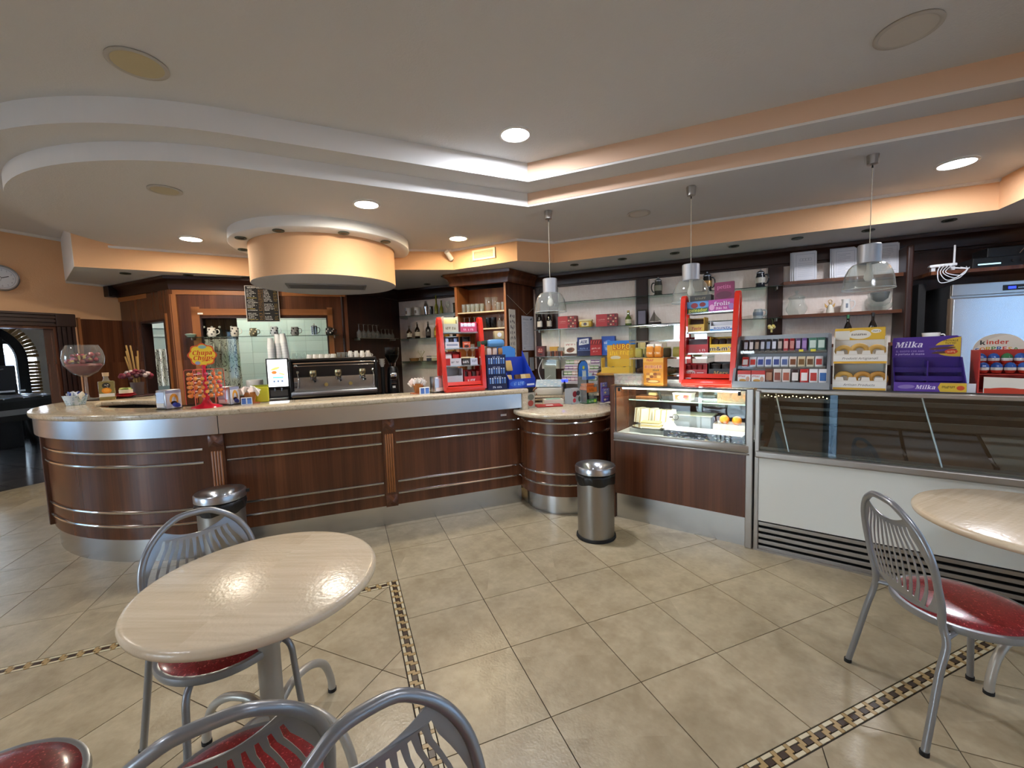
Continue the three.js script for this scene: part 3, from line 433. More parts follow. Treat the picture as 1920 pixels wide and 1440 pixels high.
// ---------- bar counter ----------
const kc = KF.P(-2.442, -1.6);
const barLine = (extra = 0, end = 168) => { const a1 = 68.4; return [...arc(...kc, 1.6 + extra, end, a1, 44), KF.P(0.0, extra)]; };
{
  const full = barLine(), bc = thing('bar_counter', 'long dark wood bar counter with steel band, chrome rails and rounded left end', 'counter');
  part('plinth', sweep(full, rectProfile(-0.05, 0.0, 0, 0.19)), M.steel, bc);
  part('body', sweep(full, rectProfile(-0.09, 0.022, 0.18, 0.95)), M.wood, bc);
  part('steel_band', sweep(full, rectProfile(0.0, 0.075, 0.948, 1.085)), M.steel, bc);
  part('band_joint', sweep([KF.P(-2.452, 0.076), KF.P(-2.448, 0.076)], rectProfile(0, 0.0015, 0.948, 1.085)), M.blackMatt, bc);
  // pilasters: fluted post with a pyramid block at either end
  const pil = (parent, s, d, f, thin) => {
    const g = new THREE.Group(); g.name = 'pilaster'; parent.add(g); put(g, f, s, 0, d);
    if (thin) { part('post', bx(0.05, 0.77, 0.06, 0, 0.18, 0, 0.008), M.wood, g); return; }
    part('post', bx(0.1, 0.77, 0.03, 0, 0.18, 0.015), M.wood, g);
    for (const x of [-0.027, -0.009, 0.009, 0.027]) part('flute', smooth(new THREE.CapsuleGeometry(0.0075, 0.5, 3, 8).translate(x, 0.56, 0.031)), M.woodLight, g);
    for (const y of [0.235, 0.895]) part('pyramid_block', new THREE.ConeGeometry(0.068, 0.035, 4).rotateY(Math.PI / 4).rotateX(Math.PI / 2).translate(0, y, 0.047), M.wood, g);
  };
  pil(bc, -2.48, 0.022, KF); pil(bc, -1.235, 0.022, KF);
  const ta = 130, tp = arc(...kc, 1.62, ta, ta, 1)[0]; pil(bc, 0, 0, frame(tp[0], tp[1], ta - 90), true);
  // chrome rails between the posts
  const segs = [barLine(0.022, 168).filter((p) => Math.atan2(p[1] - kc[1], p[0] - kc[0]) / D > 133 || p[0] < -3.92), barLine(0.022).filter((p) => { const a = Math.atan2(p[1] - kc[1], p[0] - kc[0]) / D; return a < 129.5 && a > 71 && Math.hypot(p[0] - kc[0], p[1] - kc[1]) < 1.66; }), [KF.P(-2.42, 0.022), KF.P(-1.295, 0.022)], [KF.P(-1.175, 0.022), KF.P(0.02, 0.022)]];
  for (const y of [0.285, 0.39, 0.735, 0.835]) for (const l of segs) part('rail', sweep(l, roundProfile(0.006, y, 0.0105)), M.chrome, bc);
  put(part('maker_plate', bx(0.06, 0.02, 0.003, 0, 0, 0, 0.001), M.chrome, bc), KF, -0.17, 0.875, 0.024);
  // inner side and work shelf behind the bar
  part('work_shelf', sweep([KF.P(-2.4, 0), KF.P(0.0, 0)], rectProfile(-0.62, -0.1, 0.86, 0.9)), M.steel, bc);
  part('inner_side', sweep([KF.P(-2.4, -0.6), KF.P(0.0, -0.6)], rectProfile(0, 0.02, 0, 0.86)), M.woodDark, bc);
}
{ // marble top: outer ring along the front, widening to a table at the rounded end
  const outer = barLine(0.1, 172), inner = [...arc(...kc, 1.3, 150, 68.4, 24), KF.P(0.06, -0.3)];
  const top = [...outer, KF.P(0.06, 0.1), ...inner.reverse(), [-3.7, -4.1], [-3.36, -3.98], [-3.56, -4.22], [-3.98, -4.7], [-4.44, -4.72]];
  const bt = thing('marble_worktop', 'cream marble bar top running along the whole counter', 'bar top');
  part('slab', smooth(uvm(prism(top, 1.085, 1.13, 0.012)), 0.9), M.stone, bt);
  put(part('end_cheek', bx(0.06, 0.17, 0.3, 0, 0, 0, 0.006), M.stone, bt), KF, 0.03, 0.92, -0.06);
  const inn = thing('bar_inner_wall', 'dark inner side of the rounded bar end, below the marble top', 'panel');
  part('panel', sweep([[-3.9, -4.06], [-3.7, -4.115], [-3.36, -3.995]], rectProfile(-0.03, -0.005, 0, 1.085)), M.black, inn); part('return_panel', sweep([[-3.38, -4.02], [-3.57, -4.24], [-3.98, -4.68]], rectProfile(-0.03, 0, 0, 1.085)), M.woodDark, inn);
}
{ // lower rounded cash desk
  const dc = [0.5, -4.1], ln = (r, a0 = 190, a1 = 20) => arc(...dc, r, a0, a1, 36);
  const g = thing('cash_desk', 'low rounded wood cash desk with chrome rails beside the long bar', 'counter');
  part('plinth', sweep(ln(0.38), rectProfile(-0.04, 0, 0, 0.19)), M.steel, g);
  part('body', sweep(ln(0.42), rectProfile(-0.05, 0.018, 0.18, 0.89)), M.wood, g);
  for (const y of [0.29, 0.39, 0.74, 0.845]) part('rail', sweep(ln(0.438), roundProfile(0.005, y, 0.0105)), M.chrome, g);
  const t = thing('desk_top', 'rounded cream marble top of the low cash desk', 'desk top');
  part('slab', smooth(uvm(prism([...ln(0.5, 192, 36), [1.0, -4.35], [0.6, -5.0], [0.02, -4.75]], 0.888, 0.93, 0.012)), 0.9), M.stone, t);
  part('rear_step', bx(0.5, 0.02, 0.2, 0.42, 0.985, -4.58), M.stone, t); part('step_support', merge(bx(0.03, 0.06, 0.18, 0.2, 0.928, -4.58), bx(0.03, 0.06, 0.18, 0.64, 0.928, -4.58)), M.stone, t);
}
// ---------- pastry case and ice-cream freezer ----------
{
  const g = thing('pastry_case', 'glass-fronted snack case with dark wood front and steel plinth', 'display case'); put(g, SF, 0, 0, 0);
  const W = 1.06, x0 = -1.08, xc = -0.55, dp = 0.78;
  part('plinth', bx(1.03, 0.235, 0.02, xc, 0, -0.02), M.steel, g);
  part('front_panel', bx(1.03, 0.47, 0.02, xc, 0.222, 0.0), M.wood, g);
  part('lip', smooth(merge(bx(W - 0.02, 0.058, 0.03, xc, 0.705, 0.012, 0.008), bx(W - 0.02, 0.014, 0.036, xc, 0.69, 0.014, 0.005))), M.alu, g);
  part('side_panel', bx(0.035, 1.17, dp, x0 - 0.005, 0, -dp / 2 + 0.01), M.wood, g);
  part('corner_post', bx(0.045, 1.17, 0.05, -0.03, 0, 0.0, 0.006), M.alu, g);
  part('deck', bx(1.02, 0.02, dp - 0.04, xc, 0.735, -dp / 2), col('#d8dad8', 0.3, 0.2), g);
  part('front_glass', bx(1.0, 0.41, 0.006, xc, 0.76, 0.004), M.pane, g);
  part('top_glass', bx(1.04, 0.008, dp - 0.1, xc, 1.166, -dp / 2 + 0.05), M.pane, g);
  part('black_edge', merge(bx(1.0, 0.012, 0.008, xc, 1.154, 0.005), bx(0.01, 0.4, 0.008, x0 + 0.025, 0.765, 0.005), bx(0.01, 0.4, 0.008, -0.056, 0.765, 0.005)), M.black, g);
  part('shelf_glass', bx(0.98, 0.008, 0.34, xc, 1.015, -0.42), M.paneGreen, g);
  part('shelf_edge', bx(0.98, 0.008, 0.006, xc, 1.015, -0.248), col('#9fc4b4', 0.15), g);
  part('rear_frame', merge(bx(1.02, 0.03, 0.03, xc, 1.135, -dp + 0.03), bx(0.03, 0.42, 0.03, xc, 0.75, -dp + 0.03), bx(1.02, 0.03, 0.03, xc, 0.75, -dp + 0.03)), M.steelPlain, g);
  part('rear_slide_glass', bx(0.5, 0.38, 0.005, -0.3, 0.77, -dp + 0.05), M.pane, g);
  part('work_deck', bx(1.02, 0.7, 0.02, xc, 0.03, -dp), M.steel, g);
  part('door_ring', new THREE.TorusGeometry(0.022, 0.0022, 6, 24).translate(-0.55, 0.93, 0.009), M.black, g);
  for (const x of [-1.02, -0.1]) part('glass_clip', bx(0.018, 0.03, 0.012, x, 1.12, 0.01, 0.003), M.blackMatt, g);
  const lm = new THREE.RectAreaLight('#fff8ea', 30, 0.94, 0.03); const [lx, lz] = SF.P(xc, -0.03), [tx, tz] = SF.P(xc, -0.3); lm.position.set(lx, 1.138, lz); lm.lookAt(tx, 0.76, tz); scene.add(lm);
  part('lamp_tube', cyl(0.012, 0.012, 0.9).rotateZ(Math.PI / 2).translate(xc + 0.45, 1.15, -0.02), std({ color: '#fff', emissive: '#fff4dc', emissiveIntensity: 3 }), g);
}
{
  const g = thing('ice_cream_freezer', 'long white ice-cream freezer with sloping glass and louvred base', 'freezer'); put(g, SF, 0.004, 0, 0);
  const W = 2.35, c = W / 2, dp = 0.95;
  part('front_panel', bx(W, 0.465, 0.02, c, 0.222, 0.0), col('#d9dad2', 0.3), g);
  part('base_back', bx(W, 0.222, 0.02, c, 0, -0.045), M.black, g);
  for (let k = 0; k < 5; k++) part('louvre', bx(W, 0.026, 0.014, c, 0.006 + k * 0.044, -0.012, 0.004).rotateX(0), M.alu, g);
  part('base_rail', bx(W, 0.012, 0.03, c, 0, 0.004), M.alu, g);
  part('lip', bx(W, 0.05, 0.045, c, 0.682, 0.008, 0.012), M.alu, g);
  part('inner_ledge', bx(W, 0.03, 0.08, c, 0.71, -0.06), col('#6d6f70', 0.35, 0.4), g);
  const gl = plate([[0.02, 0], [W - 0.02, 0], [W - 0.02, 0.44], [0.02, 0.44]], 0.006); gl.rotateX(-0.09); gl.translate(0, 0.725, 0.0);
  part('front_glass', gl, M.pane, g);
  part('top_frame', merge(bx(W, 0.028, 0.05, c, 1.142, -0.045, 0.006)), M.alu, g);
  part('top_deck', bx(W, 0.014, 0.42, c, 1.152, -0.26), M.pane, g);
  part('top_tray', bx(W, 0.01, 0.4, c, 1.166, -0.27), col('#3b3a39', 0.35), g);
  for (const x of [0.012, W - 0.012]) part('end_post', bx(0.03, 1.16, 0.05, x, 0, -0.01, 0.006), M.alu, g);
  for (const x of [0.02, W - 0.02]) part('end_glass', bx(0.008, 0.44, dp - 0.1, x, 0.72, -dp / 2), M.pane, g);
  part('tank_floor', bx(W, 0.02, dp - 0.1, c, 0.6, -dp / 2), col('#3a3d40', 0.35, 0.3), g);
  part('tank_back', plate([[0, 0], [W, 0], [W, 0.5], [0, 0.5]], 0.02).rotateX(0.25).translate(0, 0.66, -dp + 0.08), col('#1d1f22', 0.3), g);
  for (const [y, z, h] of [[0.86, -0.62, 0.05], [0.95, -0.66, 0.02], [1.02, -0.6, 0.03], [1.09, -0.5, 0.02]]) part('inner_rail', bx(W - 0.1, h, 0.02, c, y, z), col('#4a4c4e', 0.3, 0.5), g);
  for (let k = 0; k < 6; k++) part('lid', plate([[0, 0], [0.36, 0], [0.36, 0.5], [0, 0.5]], 0.012).rotateX(-1.32).translate(0.06 + k * 0.38, 0.715, -0.13), col(k < 3 ? '#2b2e31' : '#54544f', 0.2), g);
  for (let k = 1; k < 6; k++) part('divider', bx(0.012, 0.05, 0.6, 0.05 + k * 0.38, 0.7, -0.42), M.blackMatt, g);
  for (const x of [0.2, 0.95, 1.55]) part('prop', bar([x, 0.74, -0.02], [x - 0.09, 1.14, -0.09], 0.005), M.steelPlain, g);
}
{ // fairy lights along the freezer glass
  const g = thing('fairy_lights', 'string of tiny warm lights lying inside the freezer glass', 'fairy lights'); put(g, SF, 0.04, 1.118, -0.075);
  part('wire', tube(Array.from({ length: 20 }, (_, k) => [k * 0.02, 0.006 * Math.sin(k * 1.7), 0.006 * Math.cos(k * 2.3)]), 0.0015, 60, 5), M.blackMatt, g);
  const m = std({ color: '#ffe2a0', emissive: '#ffdf9a', emissiveIntensity: 5 }); for (let k = 0; k < 18; k++) part('bulb', ball(0.003, 0.01 + k * 0.021, 0.006 * Math.sin(k * 1.7), 0.009, 6), m, g);
}

// ---------- pendants over the case ----------
{
  const pend = (name) => {
    const g = thing(name, 'x', 'pendant lamp');
    part('canopy', smooth(lathe([[0.001, 0], [0.036, 0], [0.04, -0.005], [0.034, -0.075], [0.006, -0.08], [0.001, -0.08]], 28)), M.alu, g);
    part('cable', cyl(0.0025, 0.0025, 0.58, 0, -0.66, 0, 6), col('#b9b09a', 0.6), g);
    part('gripper', cyl(0.006, 0.004, 0.02, 0, -0.1), M.blackMatt, g);
    part('lamp_holder', smooth(lathe([[0.001, -0.655], [0.066, -0.655], [0.071, -0.66], [0.071, -0.79], [0.06, -0.795]], 36)), col('#a9abae', 0.4, 0.5), g);
    const n = 96, pr = [[0.07, -0.79], [0.098, -0.8], [0.12, -0.825], [0.138, -0.865], [0.149, -0.91], [0.155, -0.962], [0.16, -0.985]], pos = [], idx = [];
    pr.forEach(([r, y], q) => { for (let k = 0; k < n; k++) { const a = k / n * 2 * Math.PI, rr = r + (q && q < 6 ? 0.0022 * (k % 2 ? 1 : -1) : 0); pos.push(rr * Math.cos(a), y, rr * Math.sin(a)); } });
    for (let q = 0; q < pr.length - 1; q++) for (let k = 0; k < n; k++) { const a = q * n + k, b = q * n + (k + 1) % n; idx.push(a, a + n, b, b, a + n, b + n); }
    const sg = new THREE.BufferGeometry(); sg.setAttribute('position', new THREE.Float32BufferAttribute(pos, 3)); sg.setIndex(idx); sg.computeVertexNormals();
    part('ribbed_shade', sg, phy({ color: '#e6e8e2', transmission: 0.84, roughness: 0.06, thickness: 0, ior: 1.5 }), g);
    part('shade_rim', new THREE.TorusGeometry(0.16, 0.003, 6, 48).rotateX(Math.PI / 2).translate(0, -0.985, 0), phy({ color: '#eef0ec', transmission: 0.6, roughness: 0.1, thickness: 0 }), g);
    part('bulb', smooth(lathe([[0.001, -0.93], [0.02, -0.922], [0.03, -0.9], [0.026, -0.87], [0.014, -0.84], [0.014, -0.79]], 18)), col('#f2efe6', 0.3), g);
    return g;
  };
  const p = pend('pendant_lamp');
  [[0.41, -4.285, 'ribbed clear-shade pendant lamp hanging nearest the round hood, over the cash desk'], [1.592, -3.754, 'ribbed clear-shade pendant lamp hanging behind the tall red rack'], [2.717, -3.242, 'ribbed clear-shade pendant lamp hanging over the ice-cream freezer']].forEach(([x, z, l], k) => { const o = k ? copy(p) : p; o.userData.label = l; o.userData.group = 'pendant lamps over the counter'; o.position.set(x, C0, z); if (k === 2) o.position.y = C0 + 0.01; });
}
// ---------- bins ----------
function bin(x, z, label) {
  const g = thing('pedal_bin', label, 'bin', 'steel bins'); g.position.set(x, 0, z); g.rotation.y = 0.4;
  part('foot', smooth(lathe([[0.001, 0], [0.152, 0], [0.156, 0.006], [0.154, 0.022], [0.14, 0.024]], 40)), M.rubber, g);
  part('body', smooth(lathe([[0.14, 0.022], [0.143, 0.024], [0.143, 0.5], [0.139, 0.5], [0.139, 0.03]], 48)), std({ color: '#9d9a95', metalness: 1, roughness: 0.38 }), g);
  const bag = []; for (let k = 0; k <= 40; k++) { const a = k / 40 * 2 * Math.PI; bag.push(a); }
  const pos = [], idx = [], rows = [[0.136, 0.515], [0.15, 0.52], [0.154, 0.5], [0.151, 0.47], [0.147, 0.445]]; rows.forEach(([r, y], q) => bag.forEach((a, k) => { const w = q > 1 ? 0.004 * Math.sin(k * 2.1 + q) : 0; pos.push((r + w) * Math.cos(a), y + (q === 4 ? 0.008 * Math.sin(k * 0.9) : 0), (r + w) * Math.sin(a)); }));
  for (let q = 0; q < 4; q++) for (let k = 0; k < 40; k++) { const a = q * 41 + k; idx.push(a, a + 1, a + 41, a + 1, a + 42, a + 41); }
  const bg = new THREE.BufferGeometry(); bg.setAttribute('position', new THREE.Float32BufferAttribute(pos, 3)); bg.setIndex(idx); bg.computeVertexNormals(); part('bin_liner', bg, col('#0b0b0c', 0.4), g);
  part('funnel_lid', smooth(lathe([[0.15, 0.525], [0.156, 0.53], [0.157, 0.572], [0.15, 0.582], [0.138, 0.58], [0.09, 0.562], [0.055, 0.52], [0.052, 0.5]], 48)), M.steelPlain, g);
  part('lid_hinge', bx(0.03, 0.02, 0.02, 0.16, 0.55), M.blackMatt, g);
}
bin(0.635, -3.27, 'steel waste bin standing by the cash desk and the snack case');
bin(-2.07, -2.9, 'steel waste bin standing against the long bar, behind a chair');
// ---------- tables and chairs ----------
function table(x, z, r, h, turn, label, tilt = 0) {
  const g = thing('round_table', label, 'table', 'round cafe tables'); g.position.set(x, 0, z); g.rotation.y = turn * D;
  const top = part('table_top', smooth(uvm(lathe([[0.001, 0.036], [r - 0.018, 0.036], [r - 0.006, 0.031], [r, 0.02], [r - 0.003, 0.006], [r - 0.014, 0], [0.001, 0]], 72)), 0.9), M.tableTop, g); top.position.y = h - 0.036; top.rotation.x = tilt;
  part('column', cyl(0.038, 0.038, h - 0.2, 0, 0.165, 0, 28), std({ color: '#a29d92', roughness: 0.4, metalness: 0.3 }), g);
  part('collar', cyl(0.07, 0.07, 0.012, 0, h - 0.048, 0, 28), col('#8d8a84', 0.4, 0.4), g);
  for (let k = 0; k < 4; k++) { const a = (k * 90 + 10) * D, q = (d, y) => [d * Math.cos(a), y, d * Math.sin(a)]; part('foot', tube([q(0.03, 0.19), q(0.1, 0.225), q(0.2, 0.215), q(0.28, 0.16), q(0.318, 0.07), q(0.325, 0.004)], 0.016, 30, 10), std({ color: '#a8a49a', roughness: 0.35, metalness: 0.3 }), g); part('foot_cap', cyl(0.018, 0.018, 0.014, 0.325 * Math.cos(a), 0, 0.325 * Math.sin(a)), M.rubber, g); }
}
table(-0.925, -1.472, 0.392, 0.715, -3, 'round cafe table with pale wood-look top at the lower left');
table(2.275, -1.745, 0.432, 0.705, 25, 'round cafe table with pale marbled top at the right edge');
// metal chair: tube hoop back with a slotted fan panel, round red seat; faces +z
const bend = (x, y) => [x, y, -0.205 - Math.max(0, y - 0.44) * 0.2 + 0.55 * x * x];
const hoopX = (y) => y < 0.66 ? 0.192 - 0.02 * Math.max(0, (0.52 - y) / 0.1) : 0.192 * Math.sqrt(Math.max(0, 1 - ((y - 0.66) / 0.212) ** 2));
function makeChair() {
  const g = thing('metal_chair', 'x', 'chair');
  const side = (sx) => [[sx * 0.232, 0.004, -0.262], [sx * 0.218, 0.15, -0.235], [sx * 0.204, 0.3, -0.208], [sx * 0.196, 0.4, -0.186], ...[0.47, 0.54, 0.61, 0.67, 0.73, 0.78, 0.82, 0.85].map((y) => bend(sx * hoopX(y), y)), bend(sx * 0.042, 0.868)];
  part('hoop_frame', tube([...side(-1), ...side(1).reverse()], 0.0125, 110, 10), M.chair, g);
  for (const sx of [-1, 1]) { part('front_leg', tube([[sx * 0.11, 0.425, 0.1], [sx * 0.145, 0.422, 0.135], [sx * 0.165, 0.39, 0.16], [sx * 0.172, 0.3, 0.168], [sx * 0.19, 0.004, 0.19]], 0.0115, 36, 10), M.chair, g); for (const p of [[sx * 0.19, 0.19], [sx * 0.232, -0.262]]) part('foot_cap', cyl(0.0145, 0.0145, 0.016, p[0], 0, p[1]), M.rubber, g); part('seat_bracket', bar([sx * 0.195, 0.42, -0.19], [sx * 0.14, 0.425, -0.11], 0.009), M.chair, g); }
  // fan panel
  const out = [], hole = [];
  for (let k = 0; k <= 24; k++) { const x = -0.186 + 0.372 * k / 24; out.push([x, 0.505 - 0.035 * (1 - (x / 0.186) ** 2)]); }
  for (let y = 0.53; y < 0.82; y += 0.02) out.push([hoopX(y) - 0.004, y]);
  for (let k = 0; k <= 16; k++) { const x = 0.118 - 0.236 * k / 16; out.push([x, 0.832 - 0.042 * (1 - (x / 0.118) ** 2)]); }
  for (let y = 0.81; y > 0.52; y -= 0.02) out.push([-hoopX(y) + 0.004, y]);
  const fan = (t, v) => [t * (0.116 + 0.066 * Math.sin(Math.PI * Math.min(1, v * 0.93 + 0.12))), 0.52 + 0.252 * v + (v - 0.5) * 0.05 * t * t];
  for (let k = 0; k < 11; k++) { const c = -0.92 + 1.84 * k / 10, l = [], r = []; for (let v = 0; v <= 1.001; v += 0.1) { const w = 0.068 * Math.pow(Math.sin(Math.PI * (0.06 + 0.88 * v)), 0.45); l.push(fan(c - w, v)); r.push(fan(c + w, v)); } hole.push([...l, ...r.reverse()]); }
  const pg = plate(out, 0.003, hole), p = pg.attributes.position; for (let k = 0; k < p.count; k++) { const b = bend(p.getX(k), p.getY(k)); p.setXYZ(k, b[0], b[1], b[2] + p.getZ(k) - 0.0015); } pg.computeVertexNormals();
  part('back_panel', smooth(pg, 0.4), M.chair, g);
  part('seat_rim', smooth(lathe([[0.19, 0.425], [0.212, 0.427], [0.216, 0.437], [0.213, 0.452], [0.202, 0.455], [0.19, 0.45]], 56)), M.chair, g);
  part('seat', smooth(uvm(lathe([[0.001, 0.474], [0.1, 0.472], [0.16, 0.467], [0.192, 0.458], [0.203, 0.45], [0.2, 0.43], [0.001, 0.43]], 56)), 0.9), M.vinyl, g);
  return g;
}
const chair0 = makeChair();
[[1.745, -1.588, 79.3, 'grey metal chair with red seat drawn up to the right-hand table'], [-1.115, -1.525, 50.3, 'grey metal chair with red seat on the far side of the lower left table'], [-0.7, -0.935, 212, 'grey metal chair at the bottom edge with red seat showing through its back'], [-0.09, -0.485, 39.7, 'grey metal chair with chipped rim at the bottom edge, right of the other chairs'], [-1.31, -0.9, 150, 'chair at the lower left corner of which only the round red seat shows']].forEach(([x, z, a, l], k) => { const o = k ? copy(chair0) : chair0; o.userData = { label: l, category: 'chair', group: 'metal cafe chairs' }; o.position.set(x, 0, z); o.rotation.set(0, a * D, 0); });

// ---------- shelving on the back wall ----------
struct('trim_12', sweep([RW.P(-2.56, 0), RW.P(5.6, 0)], rectProfile(0, 0.035, 2.395, 2.588)), M.woodDarkH);
struct('trim_13', sweep([RW.P(-2.56, 0.035), RW.P(5.6, 0.035)], crownProf(2.588).map(([d, y]) => [d * 0.8, y])), M.woodDarkH);
{
  const g = structGroup('wall_panelling'); put(g, RW, 0, 0, 0);
  for (const [a, b] of [[0.0, 0.07], [1.467, 1.622], [3.017, 3.173]]) part('post', bx(b - a, 1.5, 0.03, (a + b) / 2, 0.9, 0.015), M.woodDark, g);
  for (const s of [0.36, 1.455, 1.634, 3.008]) part('shelf_standard', bx(0.012, 1.3, 0.012, s, 1.1, 0.008), M.alu, g);
  part('dark_corner_panel', bx(0.28, 0.62, 0.02, 0.21, 1.79, 0.01), M.woodDark, g);
  part('dark_niche_panel', bx(1.25, 1.5, 0.02, 4.97, 0.9, 0.01), M.woodDark, g); part('lower_panel', bx(4.3, 0.3, 0.02, 2.1, 0.9, 0.01), M.woodDark, g);
}
function glassShelf(f, s0, s1, y, d, label, tint) {
  const g = thing('glass_shelf', label, 'shelf', 'glass wall shelves'); put(g, f, (s0 + s1) / 2, y - 0.008, 0);
  part('glass', bx(s1 - s0, 0.008, d - 0.012, 0, 0, d / 2), M.paneGreen, g); part('glass_edge', bx(s1 - s0, 0.008, 0.004, 0, 0, d - 0.003), col(tint || '#2c3a35', 0.15), g);
  for (const s of [-1, 1]) part('bracket', bx(0.012, 0.03, d * 0.8, s * ((s1 - s0) / 2 - 0.06), -0.03, d * 0.4), M.alu, g);
}
glassShelf(RW, 0.3, 3.15, 2.15, 0.25, 'topmost long glass shelf on the back wall, holding beer steins');
glassShelf(RW, 0.05, 3.15, 1.78, 0.25, 'second long glass shelf on the back wall, holding red gift boxes');
glassShelf(RW, 0.05, 1.9, 1.388, 0.25, 'lowest glass shelf on the back wall, holding snack boxes');
glassShelf(RW, -2.45, -1.26, 2.12, 0.25, 'topmost glass shelf in the liquor corner, with canisters');
glassShelf(RW, -2.45, -1.26, 1.742, 0.25, 'middle glass shelf in the liquor corner, with bottles');
glassShelf(RW, -2.45, -1.26, 1.363, 0.25, 'lowest glass shelf in the liquor corner, with small boxes');
glassShelf(F3, 0.12, 1.06, 1.755, 0.14, 'glass shelf of upturned wine glasses on the dark panel', '#8f8c80');
glassShelf(F2, 0.15, 1.99, 1.797, 0.16, 'long glass shelf of mugs across the serving window');
{
  const g = thing('wall_shelf_unit', 'open dark wood shelf unit holding papers and a glass jar', 'shelf unit'); put(g, RW, 0, 0, 0);
  part('shelf_board', bx(1.12, 0.036, 0.27, 3.7, 2.146, 0.135), M.woodH, g); part('shelf_board', bx(1.12, 0.036, 0.27, 3.7, 1.765, 0.135), M.woodH, g);
  part('side_board', merge(bx(0.06, 1.55, 0.34, 4.24, 0.9, 0.17, 0.02), bx(0.1, 1.5, 0.02, 4.31, 0.9, 0.02)), M.woodDark, g);
}
{
  const g = thing('base_cabinet', 'low dark wood cabinet along the foot of the back wall', 'cabinet'); put(g, RW, 0, 0, 0);
  part('carcass', bx(4.15, 0.86, 0.5, 2.1, 0, 0.25), M.woodDark, g); part('cabinet_top', bx(4.18, 0.03, 0.53, 2.1, 0.86, 0.265, 0.006), M.stone, g);
}
// ----- bottles, glasses, small pots -----
function bottle(label, h, r, mat, o = {}) {
  const g = thing(o.name || 'bottle', label, o.category || 'bottle', o.group), n = o.neck ?? 0.013, sh = o.shoulder ?? 0.62;
  part('glass', smooth(lathe([[0.001, 0], [r * 0.96, 0], [r, 0.006], [r, h * (sh - 0.08)], [r * 0.8, h * sh], [n * 1.1, h * (sh + 0.13)], [n, h * 0.93], [n, h * 0.95]], 22), 0.9), mat, g);
  part('cap', cyl(n * 1.12, n * 1.1, h * 0.13, 0, h * 0.88, 0, 14), o.cap || col('#1a1715', 0.4), g);
  if (o.label) part('label', cyl(r * 1.012, r * 1.012, h * (o.lh || 0.26), 0, h * (o.ly || 0.14), 0, 22), o.label, g);
  return g;
}
const goblet = (h, r, up = true) => { const p = [[0.001, 0], [r * 0.85, 0.001], [r * 0.8, 0.004], [0.006, 0.012], [0.004, h * 0.3], [0.006, h * 0.42], [r * 0.8, h * 0.52], [r, h * 0.68], [r * 0.95, h * 0.85], [r * 0.8, h]]; return smooth(lathe(up ? p : p.map(([x, y]) => [x, h - y]), 20), 1); };
const tumbler = (h, r) => smooth(lathe([[0.001, 0.006], [r * 0.8, 0.006], [r * 0.82, 0], [r * 0.86, 0.004], [r, h], [r * 0.96, h], [r * 0.8, 0.012]], 18), 0.8);
const stein = (label, h, r, body, band, f, s, y, d, turn = 0, lid = true) => {
  const g = thing('beer_stein', label, 'stein', 'beer steins on the glass shelf'); put(g, f, s, y, d, turn);
  part('body', smooth(lathe([[0.001, 0], [r * 1.12, 0], [r * 1.1, h * 0.06], [r * 0.95, h * 0.1], [r, h * 0.3], [r * 1.02, h * 0.55], [r * 0.82, h * 0.72], [r * 0.84, h * 0.78]], 24), 0.8), body, g);
  part('relief_band', smooth(lathe([[r * 1.0, h * 0.25], [r * 1.05, h * 0.3], [r * 1.06, h * 0.5], [r * 1.0, h * 0.56]], 24)), band, g);
  if (lid) { part('lid', smooth(lathe([[r * 0.88, h * 0.77], [r * 0.9, h * 0.8], [r * 0.6, h * 0.88], [r * 0.15, h * 0.93], [r * 0.18, h * 0.97], [0.001, h]], 20), 0.8), M.steelPlain, g); }
  part('handle', tube([[r * 0.9, h * 0.7, 0], [r * 1.5, h * 0.66, 0], [r * 1.7, h * 0.45, 0], [r * 1.4, h * 0.24, 0], [r * 0.95, h * 0.2, 0]], 0.008, 20, 6), body, g);
  return g;
};
stein('dark green relief beer stein at the left of the top glass shelf', 0.24, 0.05, col('#2c3028', 0.3), col('#8b8b76', 0.4), RW, 1.762, 2.15, 0.13, 180);
stein('metallic beer stein with gold figures behind the tall red rack', 0.25, 0.055, col('#3b3a3c', 0.2, 0.7), col('#b08a55', 0.3, 0.6), RW, 2.345, 2.15, 0.13, 20);
stein('dark blue beer stein with white figures at the right end of the top shelf', 0.22, 0.05, col('#1d2129', 0.25), col('#c9c6bb', 0.4), RW, 2.925, 2.15, 0.13);
stein('squat grey beer mug at the right end of the second glass shelf', 0.15, 0.052, col('#9aa2a0', 0.35), col('#6d7a86', 0.4), RW, 2.905, 1.78, 0.13, 0, false);
for (const [s, l, c] of [[0.1, 'dark wine bottle with white label at the left end of the second shelf', '#e5e0d6'], [0.25, 'dark wine bottle with grey label under the first pendant', '#b9b4a8']]) put(bottle(l, 0.31, 0.038, M.bottleDark, { label: col(c, 0.7), group: 'wine bottles on the second shelf' }), RW, s, 1.78, 0.13);
put(bottle('squat green liqueur bottle on the second glass shelf', 0.2, 0.042, phy({ color: '#55642c', roughness: 0.1, clearcoat: 0.6 }), { label: col('#c9c3a0', 0.7), shoulder: 0.55, neck: 0.016, cap: col('#b6a05a', 0.4) }), RW, 1.378, 1.78, 0.14);
const redGift = print(200, 128, (x, w, h) => { fillAll(x, w, h, '#b0242a'); rect(x, 105, 0, 95, h, '#7a1519'); for (let k = 0; k < 16; k++) { const X = 118 + (k % 4) * 23, Y = 18 + Math.floor(k / 4) * 30; blob(x, X, Y, 9, 8, ['#4a1c12', '#d8b48c', '#c23034'][k % 3]); } scrib(x, 52, 56, 70, 12, '#e5a79a'); rect(x, 18, 72, 66, 2, '#d98f84'); });
